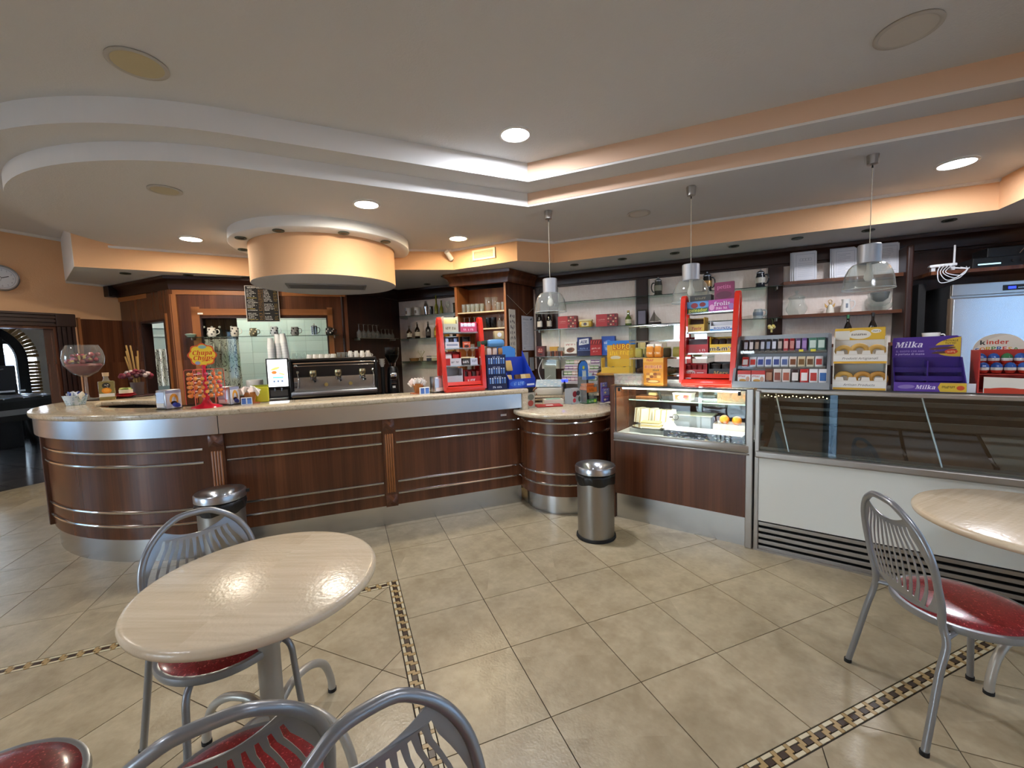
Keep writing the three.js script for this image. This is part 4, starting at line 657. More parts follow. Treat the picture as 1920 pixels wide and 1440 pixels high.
put(carton('gift_box', 'red chocolate gift box left of the yellow tin', 'box', 0.27, 0.175, 0.1, '#a51f25', redGift, 'red gift boxes'), RW, 0.535, 1.78, 0.14);
put(carton('gift_box', 'red chocolate gift box right of the yellow tin', 'box', 0.286, 0.17, 0.1, '#a51f25', redGift, 'red gift boxes'), RW, 1.093, 1.78, 0.14);
{
  const g = thing('biscuit_tin', 'yellow rounded biscuit tin between the two red gift boxes', 'tin'); put(g, RW, 0.795, 1.78, 0.14);
  part('body', smooth(bx(0.19, 0.095, 0.1, 0, 0, 0, 0.03)), col('#c2a23c', 0.35, 0.2), g); part('lid', smooth(bx(0.194, 0.03, 0.104, 0, 0.085, 0, 0.014)), col('#e0d7a8', 0.4), g); part('label', card(0.1, 0.06, 0, 0.018, 0.0512), print(80, 48, (x, w, h) => { fillAll(x, w, h, '#d9cf9a'); blob(x, 40, 24, 20, 16, '#7b5a34'); blob(x, 40, 22, 10, 9, '#2c3a66'); }), g);
}
{
  const g = thing('model_boat', 'small dark model sailing boat on the second glass shelf', 'ornament'); put(g, RW, 1.72, 1.78, 0.14);
  part('hull', smooth(bx(0.16, 0.03, 0.04, 0, 0, 0, 0.012)), M.woodDark, g); part('sail', plate([[-0.07, 0.04], [0.05, 0.04], [-0.01, 0.17]], 0.002), col('#6b6258', 0.8), g); part('mast', cyl(0.003, 0.003, 0.15, -0.01, 0.03), M.woodDark, g); part('jib', plate([[0.0, 0.05], [0.075, 0.045], [0.0, 0.13]], 0.002).translate(0.005, 0, 0.004), col('#8a8174', 0.8), g);
  const f = thing('framed_picture', 'small dark picture frame standing behind the model boat', 'picture frame'); put(f, RW, 1.55, 1.78, 0.1); part('frame', plate([[-0.06, 0], [0.06, 0], [0.06, 0.2], [-0.06, 0.2]], 0.012, [[[-0.048, 0.012], [0.048, 0.012], [0.048, 0.188], [-0.048, 0.188]]]), M.blackMatt, f); part('picture', bx(0.1, 0.18, 0.004, 0, 0.01, 0.004), col('#6f6a78', 0.5), f);
}
// snack boxes on the lowest shelf
const pRocher = print(96, 128, (x, w, h) => { fillAll(x, w, h, '#571c1a'); blob(x, 48, 54, 30, 36, '#8e2a24'); scrib(x, 48, 40, 40, 15, '#e8d6c0'); scrib(x, 48, 62, 56, 15, '#e8d6c0'); blob(x, 48, 98, 16, 12, '#2a0c0c'); });
put(carton('snack_box', 'dark red praline box at the left end of the lowest shelf', 'box', 0.13, 0.155, 0.09, '#4c1715', pRocher), RW, 0.12, 1.388, 0.14);
{
  const g = thing('jar_rack', 'clear rack of small dark jars and sticks on the lowest shelf', 'rack'); put(g, RW, 0.355, 1.388, 0.14);
  for (let k = 0; k < 6; k++) part('stick_pack', bx(0.026, 0.075, 0.03, -0.08 + k * 0.032, 0, 0.02, 0.004), col(['#6b3b24', '#3c2a20', '#8a4a2a'][k % 3], 0.4), g);
  part('header_box', bx(0.13, 0.06, 0.04, -0.04, 0.08, -0.01), col('#c79a3c', 0.5), g); part('grey_box', bx(0.1, 0.05, 0.04, 0.06, 0.075, -0.01), col('#9b9a96', 0.5), g);
}
const pGal = print(110, 128, (x, w, h) => { fillAll(x, w, h, '#ece7dc'); scrib(x, 55, 24, 78, 16, '#a23a2c'); blob(x, 55, 74, 36, 22, '#7a4a2c', -0.2); blob(x, 50, 70, 20, 10, '#4b2614', -0.2); rect(x, 0, 106, w, 22, '#3c2418'); }), pAir = print(128, 160, (x, w, h) => { fillAll(x, w, h, '#142a6b'); x.fillStyle = '#dfe6f0'; x.beginPath(); x.moveTo(20, 20); x.lineTo(110, 10); x.lineTo(112, 58); x.lineTo(16, 70); x.fill(); word(x, 'AIR', 64, 42, 38, '#15306f', { skew: -0.2 }); scrib(x, 64, 98, 80, 14, '#8fa8dc'); rect(x, 0, 112, w, 3, '#8fa8dc'); rect(x, 0, 118, w, 42, '#0e1d4c'); }), pVig = print(120, 150, (x, w, h) => { fillAll(x, w, h, '#8c1f24'); rect(x, 0, 52, w, 98, '#b32a2e'); scrib(x, 60, 84, 86, 15, '#f0d2c8'); scrib(x, 60, 112, 60, 12, '#f0d2c8'); for (let k = 0; k < 8; k++) blob(x, 14 + k * 13, 26, 8, 16, k % 2 ? '#5a1517' : '#c9433e', 0.4); }), pBlu = print(128, 128, (x, w, h) => { fillAll(x, w, h, '#2b57b5'); blob(x, 64, 66, 44, 40, '#4f86da'); scrib(x, 64, 44, 80, 17, '#eaf1fb'); scrib(x, 64, 84, 50, 20, '#c9defa'); });
put(carton('snack_box', 'cream biscuit carton open at the front on the lowest shelf', 'box', 0.18, 0.2, 0.1, '#dcd6c8', pGal), RW, 0.575, 1.388, 0.13);
put(carton('snack_box', 'navy blue gum carton with white panel on the lowest shelf', 'box', 0.19, 0.258, 0.1, '#122357', pAir), RW, 0.77, 1.388, 0.13);
put(carton('snack_box', 'red sweets carton beside the navy carton on the lowest shelf', 'box', 0.16, 0.22, 0.1, '#7d1a1f', pVig), RW, 0.945, 1.388, 0.15);
put(carton('snack_box', 'bright blue gum carton at the right of the lowest shelf', 'box', 0.18, 0.26, 0.1, '#2448a0', pBlu), RW, 1.11, 1.388, 0.13);
for (const [s, c, h, w] of [[1.28, '#c7a63a', 0.18, 'tall yellow'], [1.4, '#c98a2c', 0.14, 'orange'], [1.55, '#d8c27a', 0.16, 'pale yellow'], [1.7, '#8b5a2c', 0.12, 'short brown'], [1.82, '#c9bda0', 0.15, 'cream']]) { const g = thing('biscuit_bag', w + ' biscuit bag on the right half of the lowest glass shelf', 'bag', 'biscuit bags on the lowest shelf'); put(g, RW, s, 1.388, 0.13); part('bag', smooth(bx(0.1, h, 0.05, 0, 0, 0, 0.018)), col(c, 0.3), g); part('crimp', bx(0.096, 0.012, 0.004, 0, h - 0.004), col('#e8e0c8', 0.4), g); }
// papers, jar, angel, jug, glasses on the shelf unit
const pForm = (k) => print(150, 190, (x, w, h) => { fillAll(x, w, h, '#dfe0e6'); x.strokeStyle = '#9aa0ae'; x.lineWidth = 1.5; x.strokeRect(12, 12, w - 24, h - 24); if (k) for (let i = 0; i < 14; i++) rect(x, 20, 30 + i * 10, 40 + rnd(0, 70), 2, '#a4a9b6'); else { for (let i = 0; i < 4; i++) x.strokeRect(38 + i * 20, 40, 18, 14); for (let i = 0; i < 8; i++) rect(x, 24, 70 + i * 12, 100, 1.5, '#b3b7c2'); } });
[['stack of clear-sleeved forms leaning at the left of the upper shelf board', 3.36, 0.24, 0.36, 0], ['stack of clear-sleeved forms leaning at the middle of the upper shelf board', 3.735, 0.225, 0.35, 1], ['stack of clear-sleeved forms leaning at the right of the upper shelf board', 4.1, 0.23, 0.36, 1]].forEach(([l, s, w, h, k]) => { const g = thing('paper_stack', l, 'papers', 'papers on the upper shelf board'); put(g, RW, s, 2.182, 0.14); for (let i = 0; i < 3; i++) part('sheet', bx(w - i * 0.01, h - i * 0.012, 0.004, (i - 1) * 0.012, 0, -0.02 + i * 0.012).rotateX(-0.08), col(['#c9ccd2', '#dfe1e6', '#e6e8ec'][i], 0.25), g); part('printed_sheet', card(w - 0.03, h - 0.03, 0.012, 0.002, 0.0075).rotateX(-0.08), pForm(k), g); });
{
  const g = thing('glass_jar', 'large clear glass sweet jar with knobbed lid on the shelf unit', 'jar'); put(g, RW, 3.295, 1.801, 0.14);
  part('jar', smooth(lathe([[0.001, 0], [0.075, 0], [0.08, 0.01], [0.105, 0.05], [0.108, 0.08], [0.085, 0.13], [0.075, 0.17], [0.08, 0.19]], 28), 0.9), M.glass, g); part('lid', smooth(lathe([[0.085, 0.192], [0.086, 0.2], [0.07, 0.22], [0.03, 0.235], [0.012, 0.24], [0.014, 0.255], [0.02, 0.265], [0.014, 0.282], [0.001, 0.286]], 28), 0.9), M.glass, g); part('lid_ring', new THREE.TorusGeometry(0.083, 0.004, 6, 32).rotateX(Math.PI / 2).translate(0, 0.194, 0), M.glass, g);
  const a = thing('angel_figure', 'small white and gold angel figure beside the jug', 'figurine'); put(a, RW, 3.617, 1.801, 0.14);
  part('robe', smooth(lathe([[0.001, 0], [0.04, 0], [0.038, 0.03], [0.024, 0.08], [0.016, 0.1]], 18)), col('#dcd6c6', 0.5), a); part('head', ball(0.017, 0, 0.115, 0, 12), col('#d9b98c', 0.5), a); for (const s of [-1, 1]) part('wing', plate([[0, 0.06], [s * 0.05, 0.12], [s * 0.045, 0.08], [s * 0.02, 0.05]], 0.006).translate(0, 0, -0.02), col('#cda25a', 0.4, 0.3), a); part('halo', new THREE.TorusGeometry(0.018, 0.0035, 6, 20).translate(0, 0.135, -0.005), col('#c79c4a', 0.3, 0.5), a);
  const j = thing('white_jug', 'white china jug on the shelf unit beside the angel', 'jug'); put(j, RW, 3.76, 1.801, 0.14); part('body', smooth(lathe([[0.001, 0], [0.045, 0], [0.048, 0.01], [0.042, 0.08], [0.036, 0.12], [0.042, 0.15], [0.038, 0.15], [0.03, 0.1]], 22), 0.9), M.porcelain, j); part('handle', tube([[0.036, 0.13, 0], [0.075, 0.125, 0], [0.082, 0.08, 0], [0.06, 0.045, 0], [0.042, 0.04, 0]], 0.006, 20, 6), M.porcelain, j); part('motif', bx(0.02, 0.05, 0.002, 0, 0.05, 0.044), col('#77808c', 0.5), j);
  const d = thing('glass_cake_dome', 'stack of clear glass bowls at the right of the shelf unit', 'bowl'); put(d, RW, 4.06, 1.801, 0.14); part('bowl', smooth(lathe([[0.001, 0.0], [0.06, 0], [0.1, 0.03], [0.115, 0.08]], 26)), M.glass, d); part('bowl', smooth(lathe([[0.05, 0.05], [0.085, 0.08], [0.1, 0.14], [0.105, 0.2]], 26)), M.glass, d); part('bowl', smooth(lathe([[0.03, 0.1], [0.07, 0.13], [0.085, 0.2]], 26)), M.glassGrey, d);
}
put(bottle('dark wine bottle with green capsule standing behind the bread display', 0.31, 0.037, M.bottleDark, { cap: col('#2f6b46', 0.4), name: 'wine_bottle' }), RW, 3.745, 1.455, 0.3);
put(bottle('dark wine bottle with black capsule behind the bread display', 0.31, 0.037, M.bottleDark, { name: 'wine_bottle' }), RW, 3.96, 1.465, 0.3);
{
  const g = thing('bottle_ledge', 'dark ledge at the wall carrying wine bottles behind the bread display', 'shelf'); put(g, RW, 3.7, 1.42, 0); part('board', bx(1.08, 0.034, 0.36, 0, 0, 0.18), M.wood, g);
  const c = thing('white_cup', 'large white cup beside the purple chocolate display', 'cup'); put(c, RW, 4.32, 1.42, 0.62); part('body', smooth(lathe([[0.001, 0], [0.035, 0], [0.06, 0.06], [0.068, 0.12], [0.064, 0.12], [0.055, 0.06]], 24), 0.9), M.porcelain, c); part('handle', tube([[0.06, 0.1, 0], [0.095, 0.1, 0], [0.1, 0.065, 0], [0.056, 0.05, 0]], 0.006, 20, 6), M.porcelain, c);
  const st = thing('cup_stand', 'small dark stand under the large white cup', 'stand'); put(st, RW, 4.32, 0, 0.62); part('post', cyl(0.05, 0.05, 1.42, 0, 0), M.blackMatt, st);
}
{ // yellow flower hanging on the shelf end
  const g = thing('hanging_flower', 'small yellow artificial flower hanging from the glass shelf end', 'flower'); put(g, RW, 3.03, 1.62, 0.27);
  part('stem', tube([[0, 0.15, 0], [0.01, 0.1, 0.01], [0, 0.05, 0]], 0.003, 10, 5), col('#4a5a2a', 0.7), g); for (let k = 0; k < 7; k++) part('petal', ball(0.02, 0.022 * Math.cos(k * 0.9), 0.05 + 0.012 * Math.sin(k * 2), 0.022 * Math.sin(k * 0.9), 8).scale(1, 1, 1), col(k % 2 ? '#d9c46a' : '#e6dc9a', 0.7), g); part('ribbon', bx(0.02, 0.05, 0.003, 0, -0.01), col('#cfc27c', 0.6), g);
}
// ---------- fridge corner ----------
{
  const g = thing('upright_fridge', 'tall stainless steel fridge with blue digital display', 'fridge'); put(g, RW, 4.9, 0, 0.31);
  part('body', bx(0.86, 1.98, 0.5, 0, 0.01, 0, 0.01), M.steelPlain, g);
  part('control_strip', bx(0.86, 0.11, 0.03, 0, 1.88, 0.265, 0.006), M.steelPlain, g); part('door', bx(0.85, 1.8, 0.05, 0, 0.06, 0.275, 0.012), std({ color: '#c6ccd4', metalness: 0.9, roughness: 0.22 }), g);
  part('control_panel', bx(0.16, 0.05, 0.006, 0.0, 1.905, 0.282), M.black, g); part('display_screen', bx(0.05, 0.022, 0.002, -0.02, 1.918, 0.286), std({ color: '#000', emissive: '#2030ff', emissiveIntensity: 1.6 }), g); for (let k = 0; k < 4; k++) part('button', bx(0.01, 0.008, 0.003, 0.025 + k * 0.013, 1.922, 0.286), M.steelPlain, g);
  part('lock', cyl(0.012, 0.012, 0.01).rotateX(Math.PI / 2).translate(0.13, 1.925, 0.285), M.chrome, g); part('door_seal', bx(0.012, 1.8, 0.06, -0.43, 0.06, 0.25), col('#6b5a48', 0.5), g);
  const s = thing('fridge_shelf', 'dark wood shelf above the fridge carrying audio gear', 'shelf'); put(s, RW, 4.85, 2.11, 0); part('board', bx(0.98, 0.034, 0.46, 0, 0, 0.23), M.wood, s);
  const a = thing('audio_amplifier', 'black audio amplifier with glowing strip above the fridge', 'amplifier'); put(a, RW, 4.9, 2.144, 0.26); part('case', bx(0.44, 0.1, 0.3, 0, 0, 0, 0.006), M.black, a); part('display_strip', bx(0.16, 0.012, 0.002, -0.1, 0.03, 0.151), std({ color: '#000', emissive: '#9fd0e0', emissiveIntensity: 0.8 }), a); for (const x of [0.06, 0.12, 0.18]) part('knob', cyl(0.014, 0.014, 0.012).rotateX(Math.PI / 2).translate(x, 0.05, 0.16), M.blackMatt, a);
  const b = thing('audio_mixer', 'black mixer stacked on top of the amplifier', 'amplifier'); put(b, RW, 4.99, 2.244, 0.26); part('case', bx(0.4, 0.09, 0.26, 0, 0, 0, 0.006), M.black, b); for (let k = 0; k < 4; k++) part('led_light', bx(0.008, 0.004, 0.002, 0.06 + k * 0.02, 0.03, 0.131), col('#8fa0a8', 0.3), b);
  const r = thing('wifi_router', 'white router with upright antenna above the fridge', 'router'); put(r, RW, 4.5, 2.144, 0.3, -12); part('case', smooth(bx(0.2, 0.03, 0.13, 0, 0.05, 0, 0.01)), col('#e2e4e6', 0.35), r); part('antenna', bx(0.016, 0.19, 0.01, 0.09, 0.075, -0.03, 0.004), col('#eceeef', 0.35), r); part('foot', merge(bx(0.03, 0.05, 0.1, -0.07), bx(0.03, 0.05, 0.1, 0.07)), col('#cfd2d4', 0.4), r);
  const c = thing('white_cables', 'tangle of white cables hanging below the router', 'cable'); put(c, RW, 4.5, 2.144, 0.4); for (let k = 0; k < 4; k++) part('cable', tube([[-0.05 + k * 0.03, 0.06, 0], [-0.1 + k * 0.02, -0.02, 0.08], [-0.08 + k * 0.05, -0.12 + k * 0.02, 0.1], [0.06 + k * 0.02, -0.08 + k * 0.03, 0.09], [0.12, 0.0, 0.06 + k * 0.006], [0.14 - k * 0.04, 0.03, 0.0]], 0.004, 40, 6), col('#d8dade', 0.5), c);
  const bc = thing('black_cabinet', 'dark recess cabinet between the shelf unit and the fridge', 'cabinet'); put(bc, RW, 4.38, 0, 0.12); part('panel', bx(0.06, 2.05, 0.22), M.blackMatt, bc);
  const ct = thing('loose_cable', 'thin loose cable hanging from the soffit over the fridge shelf', 'cable'); put(ct, RW, 5.05, 2.3, 0.42); part('cable', tube([[0.1, 0.27, -0.02], [0.1, 0.18, 0.02], [0.06, 0.08, 0.03], [-0.02, 0.0, 0.0], [-0.04, -0.04, -0.02]], 0.004, 24, 5), col('#5c4a3c', 0.6), ct);
}

// ---------- glass cabinet beside the liquor corner ----------
{
  const g = thing('glassware_cabinet', 'open wood cabinet of drinking glasses with moulded cornice', 'cabinet'); put(g, BX, 0, 0, 0);
  const W = 0.78, dp = 0.42;
  part('side_board', bx(0.035, 2.42, dp, 0.0175, 0, -dp / 2), M.woodLight, g); part('side_board', bx(0.03, 2.42, dp, W - 0.015, 0, -dp / 2), M.woodLight, g);
  part('back_board', bx(W, 2.42, 0.02, W / 2, 0, -dp), M.woodLight, g);
  part('header', bx(W + 0.02, 0.13, 0.04, W / 2, 2.42, -0.005), M.woodLightH, g);
  for (const y of [2.05, 1.815, 1.42, 1.12]) { const s = part('shelf_board', bx(W - 0.07, 0.016, dp - 0.03, W / 2, y - 0.016, -dp / 2), M.woodLight, g); part('shelf_edge', bx(W - 0.07, 0.018, 0.006, 0, 0, 0), col('#d8cba6', 0.4), s).position.set(W / 2, y - 0.017, -0.008); }
  part('cornice', sweep([[-0.02, -0.4], [-0.02, 0], [W + 0.02, 0], [W + 0.2, -0.7]].map(([x, z]) => [x, z]), crownProf(2.588)), M.wood, g);
  part('right_side_panel', sweep([[W, 0], [W + 0.18, -0.7]], rectProfile(-0.02, 0, 0, 2.5)), M.wood, g);
}
const BS = frame(-0.03, -5.86, -56.5);
{ // notices on the cabinet side
  const p1 = print(100, 330, (x, w, h) => { fillAll(x, w, h, '#d9d3c4'); for (let k = 0; k < 26; k++) { x.fillStyle = '#24211f'; x.save(); x.translate(22 + (k % 3) * 27 + rnd(-4, 4), 40 + Math.floor(k / 3) * 30 + rnd(-4, 4)); x.rotate(rnd(-1, 1)); x.fillRect(-5, -9, rnd(6, 11), rnd(10, 22)); x.restore(); } });
  const p2 = print(170, 300, (x, w, h) => { fillAll(x, w, h, '#d2d3d8'); scrib(x, 62, 30, 80, 14, '#7d8390'); blob(x, 135, 26, 16, 7, '#5d6470', -0.4); x.strokeStyle = '#9499a6'; x.strokeRect(16, 56, w - 32, 210); for (let k = 0; k < 16; k++) { rect(x, 16, 66 + k * 12, w - 32, 1, '#b4b8c2'); rect(x, 22, 60 + k * 12, rnd(30, 70), 3, '#a4a9b5'); } rect(x, 105, 56, 1.5, 210, '#9499a6'); scrib(x, 30, 280, 20, 10, '#666b78'); });
  const a = thing('hanging_notice', 'narrow white strip with black brush marks hanging on the glassware cabinet', 'notice'); put(a, BS, 0.09, 1.24, 0.015); part('sheet', bx(0.16, 0.82, 0.002), col('#cfc9ba', 0.8), a); part('print', card(0.16, 0.82, 0, 0, 0.0016), p1, a);
  const b = thing('hanging_price_list', 'white price list hanging on strings on the cabinet side', 'notice'); put(b, BS, 0.49, 1.485, 0.02); part('sheet', bx(0.33, 0.5, 0.002), col('#cfd0d4', 0.7), b); part('print', card(0.33, 0.5, 0, 0, 0.0016), p2, b); part('string', merge(bar([-0.52, 0.76, 0], [-0.02, 0.52, 0], 0.002, 5), bar([0.28, 0.68, 0], [-0.02, 0.52, 0], 0.002, 5)), col('#b9a58c', 0.7), b);
  const c = thing('hanging_slip', 'pale grey paper slips pinned below the price list', 'notice'); put(c, BS, 0.42, 1.18, 0.015); part('sheet', bx(0.14, 0.24, 0.002, 0, 0.04), col('#b9bcbc', 0.6), c); part('sheet', bx(0.12, 0.2, 0.002, 0.16, 0, 0.004), col('#a8acad', 0.6), c);
}
{ // glasses in the cabinet
  const add = (geo, list, y, label, group, name, mat = M.glass) => list.forEach(([s, d]) => { const m = solo(name, geo, mat, label, 'glass', group); put(m, BX, s, y, d); });
  const tum = tumbler(0.12, 0.034), big = smooth(lathe([[0.001, 0.006], [0.035, 0.006], [0.04, 0], [0.038, 0.06], [0.048, 0.12], [0.05, 0.2]], 18)), gob = goblet(0.17, 0.036, false), mug = tumbler(0.15, 0.044);
  add(tum, [[0.1, -0.08], [0.17, -0.08], [0.24, -0.08], [0.31, -0.08], [0.14, -0.18], [0.21, -0.18], [0.28, -0.18], [0.35, -0.18], [0.38, -0.09]], 2.05, 'clear tumbler in the left half of the topmost cabinet shelf', 'tumblers on the topmost cabinet shelf', 'tumbler');
  add(big, [[0.47, -0.1], [0.56, -0.12]], 2.05, 'tall beer glass in the middle of the topmost cabinet shelf', 'beer glasses on the topmost cabinet shelf', 'beer_glass');
  add(tum, [[0.63, -0.09], [0.7, -0.1]], 2.05, 'clear tumbler at the right end of the topmost cabinet shelf', 'tumblers at the right of the topmost cabinet shelf', 'tumbler');
  add(gob, [[0.1, -0.08], [0.18, -0.08], [0.26, -0.08], [0.34, -0.08]], 1.815, 'upturned goblet on the second cabinet shelf, left half', 'upturned goblets in the cabinet', 'goblet');
  add(mug, [[0.47, -0.1], [0.55, -0.09]], 1.815, 'grey tumbler on the second cabinet shelf', 'grey tumblers in the cabinet', 'tumbler', M.glassGrey);
  add(goblet(0.2, 0.038, false), [[0.64, -0.09], [0.71, -0.1]], 1.815, 'tall upturned goblet at the right end of the second cabinet shelf', 'tall upturned goblets in the cabinet', 'goblet');
  add(goblet(0.18, 0.036), [[0.12, -0.08], [0.21, -0.08], [0.3, -0.08], [0.39, -0.08], [0.48, -0.08], [0.57, -0.08], [0.66, -0.08]], 1.42, 'stemmed glass on the third cabinet shelf', 'stemmed glasses on the third cabinet shelf', 'goblet');
  add(goblet(0.18, 0.036), [[0.15, -0.08], [0.26, -0.08], [0.37, -0.08], [0.48, -0.08], [0.59, -0.08]], 1.12, 'stemmed glass on the lowest visible cabinet shelf', 'stemmed glasses on the lowest cabinet shelf', 'goblet');
}
// upturned wine glasses on the dark panel
{
  const a = goblet(0.21, 0.036, false), b = goblet(0.15, 0.03, false);
  [0.2, 0.3, 0.4, 0.5, 0.6].forEach((s) => put(solo('wine_glass', a, M.glass, 'large upturned wine glass on the dark panel shelf', 'glass', 'large upturned wine glasses'), F3, s, 1.755, 0.08));
  [0.7, 0.79, 0.88, 0.97].forEach((s) => put(solo('wine_glass', b, M.glass, 'small upturned wine glass on the dark panel shelf', 'glass', 'small upturned wine glasses'), F3, s, 1.755, 0.08));
}
// ---------- liquor corner ----------
{
  const rs = (u) => u;
  const can = (s, l) => { const g = thing('canister', l, 'canister', 'white canisters'); put(g, RW, s, 2.12, 0.13); part('pot', smooth(lathe([[0.001, 0], [0.052, 0], [0.055, 0.01], [0.055, 0.13], [0.05, 0.135]], 22)), M.porcelain, g); part('lid', smooth(lathe([[0.057, 0.132], [0.057, 0.142], [0.02, 0.152], [0.001, 0.152]], 22)), M.porcelain, g); part('label', bx(0.035, 0.05, 0.002, 0, 0.04, 0.0545), col('#8c7d70', 0.7), g); };
  can(-2.27, 'white canister at the left end of the liquor shelves'); can(-2.08, 'white canister next to the cocktail shaker');
  const sh = thing('cocktail_shaker', 'tall steel cocktail shaker on the top liquor shelf', 'shaker'); put(sh, RW, -1.9, 2.12, 0.13); part('body', smooth(lathe([[0.001, 0], [0.03, 0], [0.04, 0.12], [0.042, 0.14]], 22)), M.chrome, sh); part('top', smooth(lathe([[0.042, 0.14], [0.03, 0.18], [0.022, 0.2], [0.022, 0.225], [0.001, 0.232]], 22)), M.chrome, sh);
  const yl = phy({ color: '#8d8a2a', roughness: 0.1, clearcoat: 0.6 });
  put(bottle('tall thin yellow liqueur bottle, the taller of two on the top liquor shelf', 0.31, 0.032, yl, { shoulder: 0.45, neck: 0.012, cap: yl }), RW, -1.7, 2.12, 0.13); put(bottle('yellow liqueur bottle, the shorter of two on the top liquor shelf', 0.22, 0.03, yl, { shoulder: 0.5, neck: 0.012, cap: yl }), RW, -1.6, 2.12, 0.13);
  put(solo('grey_glass', tumbler(0.14, 0.03), M.glassGrey, 'grey glass between the shaker and the yellow bottles', 'glass'), RW, -1.8, 2.12, 0.13);
  put(solo('goblet', goblet(0.2, 0.038), M.glass, 'single stemmed glass on the top liquor shelf', 'glass'), RW, -1.48, 2.12, 0.13);
  const fp = thing('french_press', 'glass coffee press at the right end of the top liquor shelf', 'coffee press'); put(fp, RW, -1.33, 2.12, 0.13); part('beaker', cyl(0.042, 0.042, 0.14, 0, 0.01), M.glassGrey, fp); part('frame', merge(cyl(0.045, 0.045, 0.012), cyl(0.046, 0.046, 0.02, 0, 0.14)), M.blackMatt, fp); part('plunger', cyl(0.004, 0.004, 0.05, 0, 0.15), M.chrome, fp); part('knob', ball(0.012, 0, 0.205), M.blackMatt, fp);
  const amber = phy({ color: '#a8741c', roughness: 0.1, clearcoat: 0.6 });
  [[-2.27, 0.22, '#3a2a1c', '#d9d2c2', 'small brown bottle with pale label at the left of the middle liquor shelf'], [-2.1, 0.27, '#1c120c', '#cfc6b4', 'dark bottle with wide cream label on the middle liquor shelf'], [-1.88, 0.27, '#17151a', '#4a4440', 'square-shouldered dark bottle with black label on the middle liquor shelf'], [-1.71, 0.28, 'a', '#e0b93c', 'amber bottle with yellow label on the middle liquor shelf'], [-1.52, 0.32, 'a', '#c98a1c', 'tall amber bottle behind the left red rack'], [-1.36, 0.33, '#141a12', '#2c2a24', 'tall dark bottle at the right end of the middle liquor shelf']].forEach(([s, h, c, l, t]) => put(bottle(t, h, 0.044, c === 'a' ? amber : phy({ color: c, roughness: 0.1, clearcoat: 0.6 }), { label: col(l, 0.7), shoulder: 0.6, cap: col('#6b6258', 0.4), group: 'bottles on the middle liquor shelf' }), RW, s, 1.742, 0.13));
  const bk = thing('wicker_basket', 'small wicker basket on the lowest liquor shelf', 'basket'); put(bk, RW, -2.2, 1.363, 0.12); part('weave', smooth(lathe([[0.001, 0], [0.07, 0], [0.085, 0.05], [0.08, 0.05], [0.066, 0.008]], 20)), col('#8a6436', 0.8), bk);
  const pl = thing('dried_plant', 'dried grass in a small pot on the lowest liquor shelf', 'plant'); put(pl, RW, -2.05, 1.363, 0.12); part('pot', smooth(lathe([[0.001, 0], [0.025, 0], [0.035, 0.06], [0.031, 0.06]], 16)), col('#7b6a4c', 0.8), pl); for (let k = 0; k < 7; k++) part('stalk', tube([[0, 0.05, 0], [0.02 * Math.cos(k), 0.1, 0.02 * Math.sin(k)], [0.07 * Math.cos(k), 0.16 + 0.01 * (k % 3), 0.05 * Math.sin(k)]], 0.0025, 8, 4), col('#a39a55', 0.8), pl);
  [[-1.9, 0.06, 0.08, '#3b4154', 'small navy box on the lowest liquor shelf'], [-1.78, 0.1, 0.08, '#b9b48c', 'pale green box on the lowest liquor shelf'], [-1.62, 0.08, 0.15, '#7b9a6a', 'tall green carton on the lowest liquor shelf'], [-1.45, 0.12, 0.17, '#b08a2c', 'yellow and red carton on the lowest liquor shelf']].forEach(([s, w, h, c, l]) => { const g = thing('small_carton', l, 'box', 'cartons on the lowest liquor shelf'); put(g, RW, s, 1.363, 0.11); part('carton', bx(w, h, 0.07), col(c, 0.5), g); part('band', bx(w * 1.005, h * 0.3, 0.0705, 0, h * 0.55), col(w > 0.1 ? '#8c2a24' : '#e0ddd0', 0.5), g); });
  put(bottle('small blue bottle on the lowest liquor shelf', 0.13, 0.024, col('#23355c', 0.2), { shoulder: 0.6, neck: 0.009 }), RW, -1.56, 1.363, 0.17); put(bottle('small dark bottle on the lowest liquor shelf', 0.15, 0.026, M.bottleGreen, { shoulder: 0.6, neck: 0.009 }), RW, -1.38, 1.363, 0.18);
}
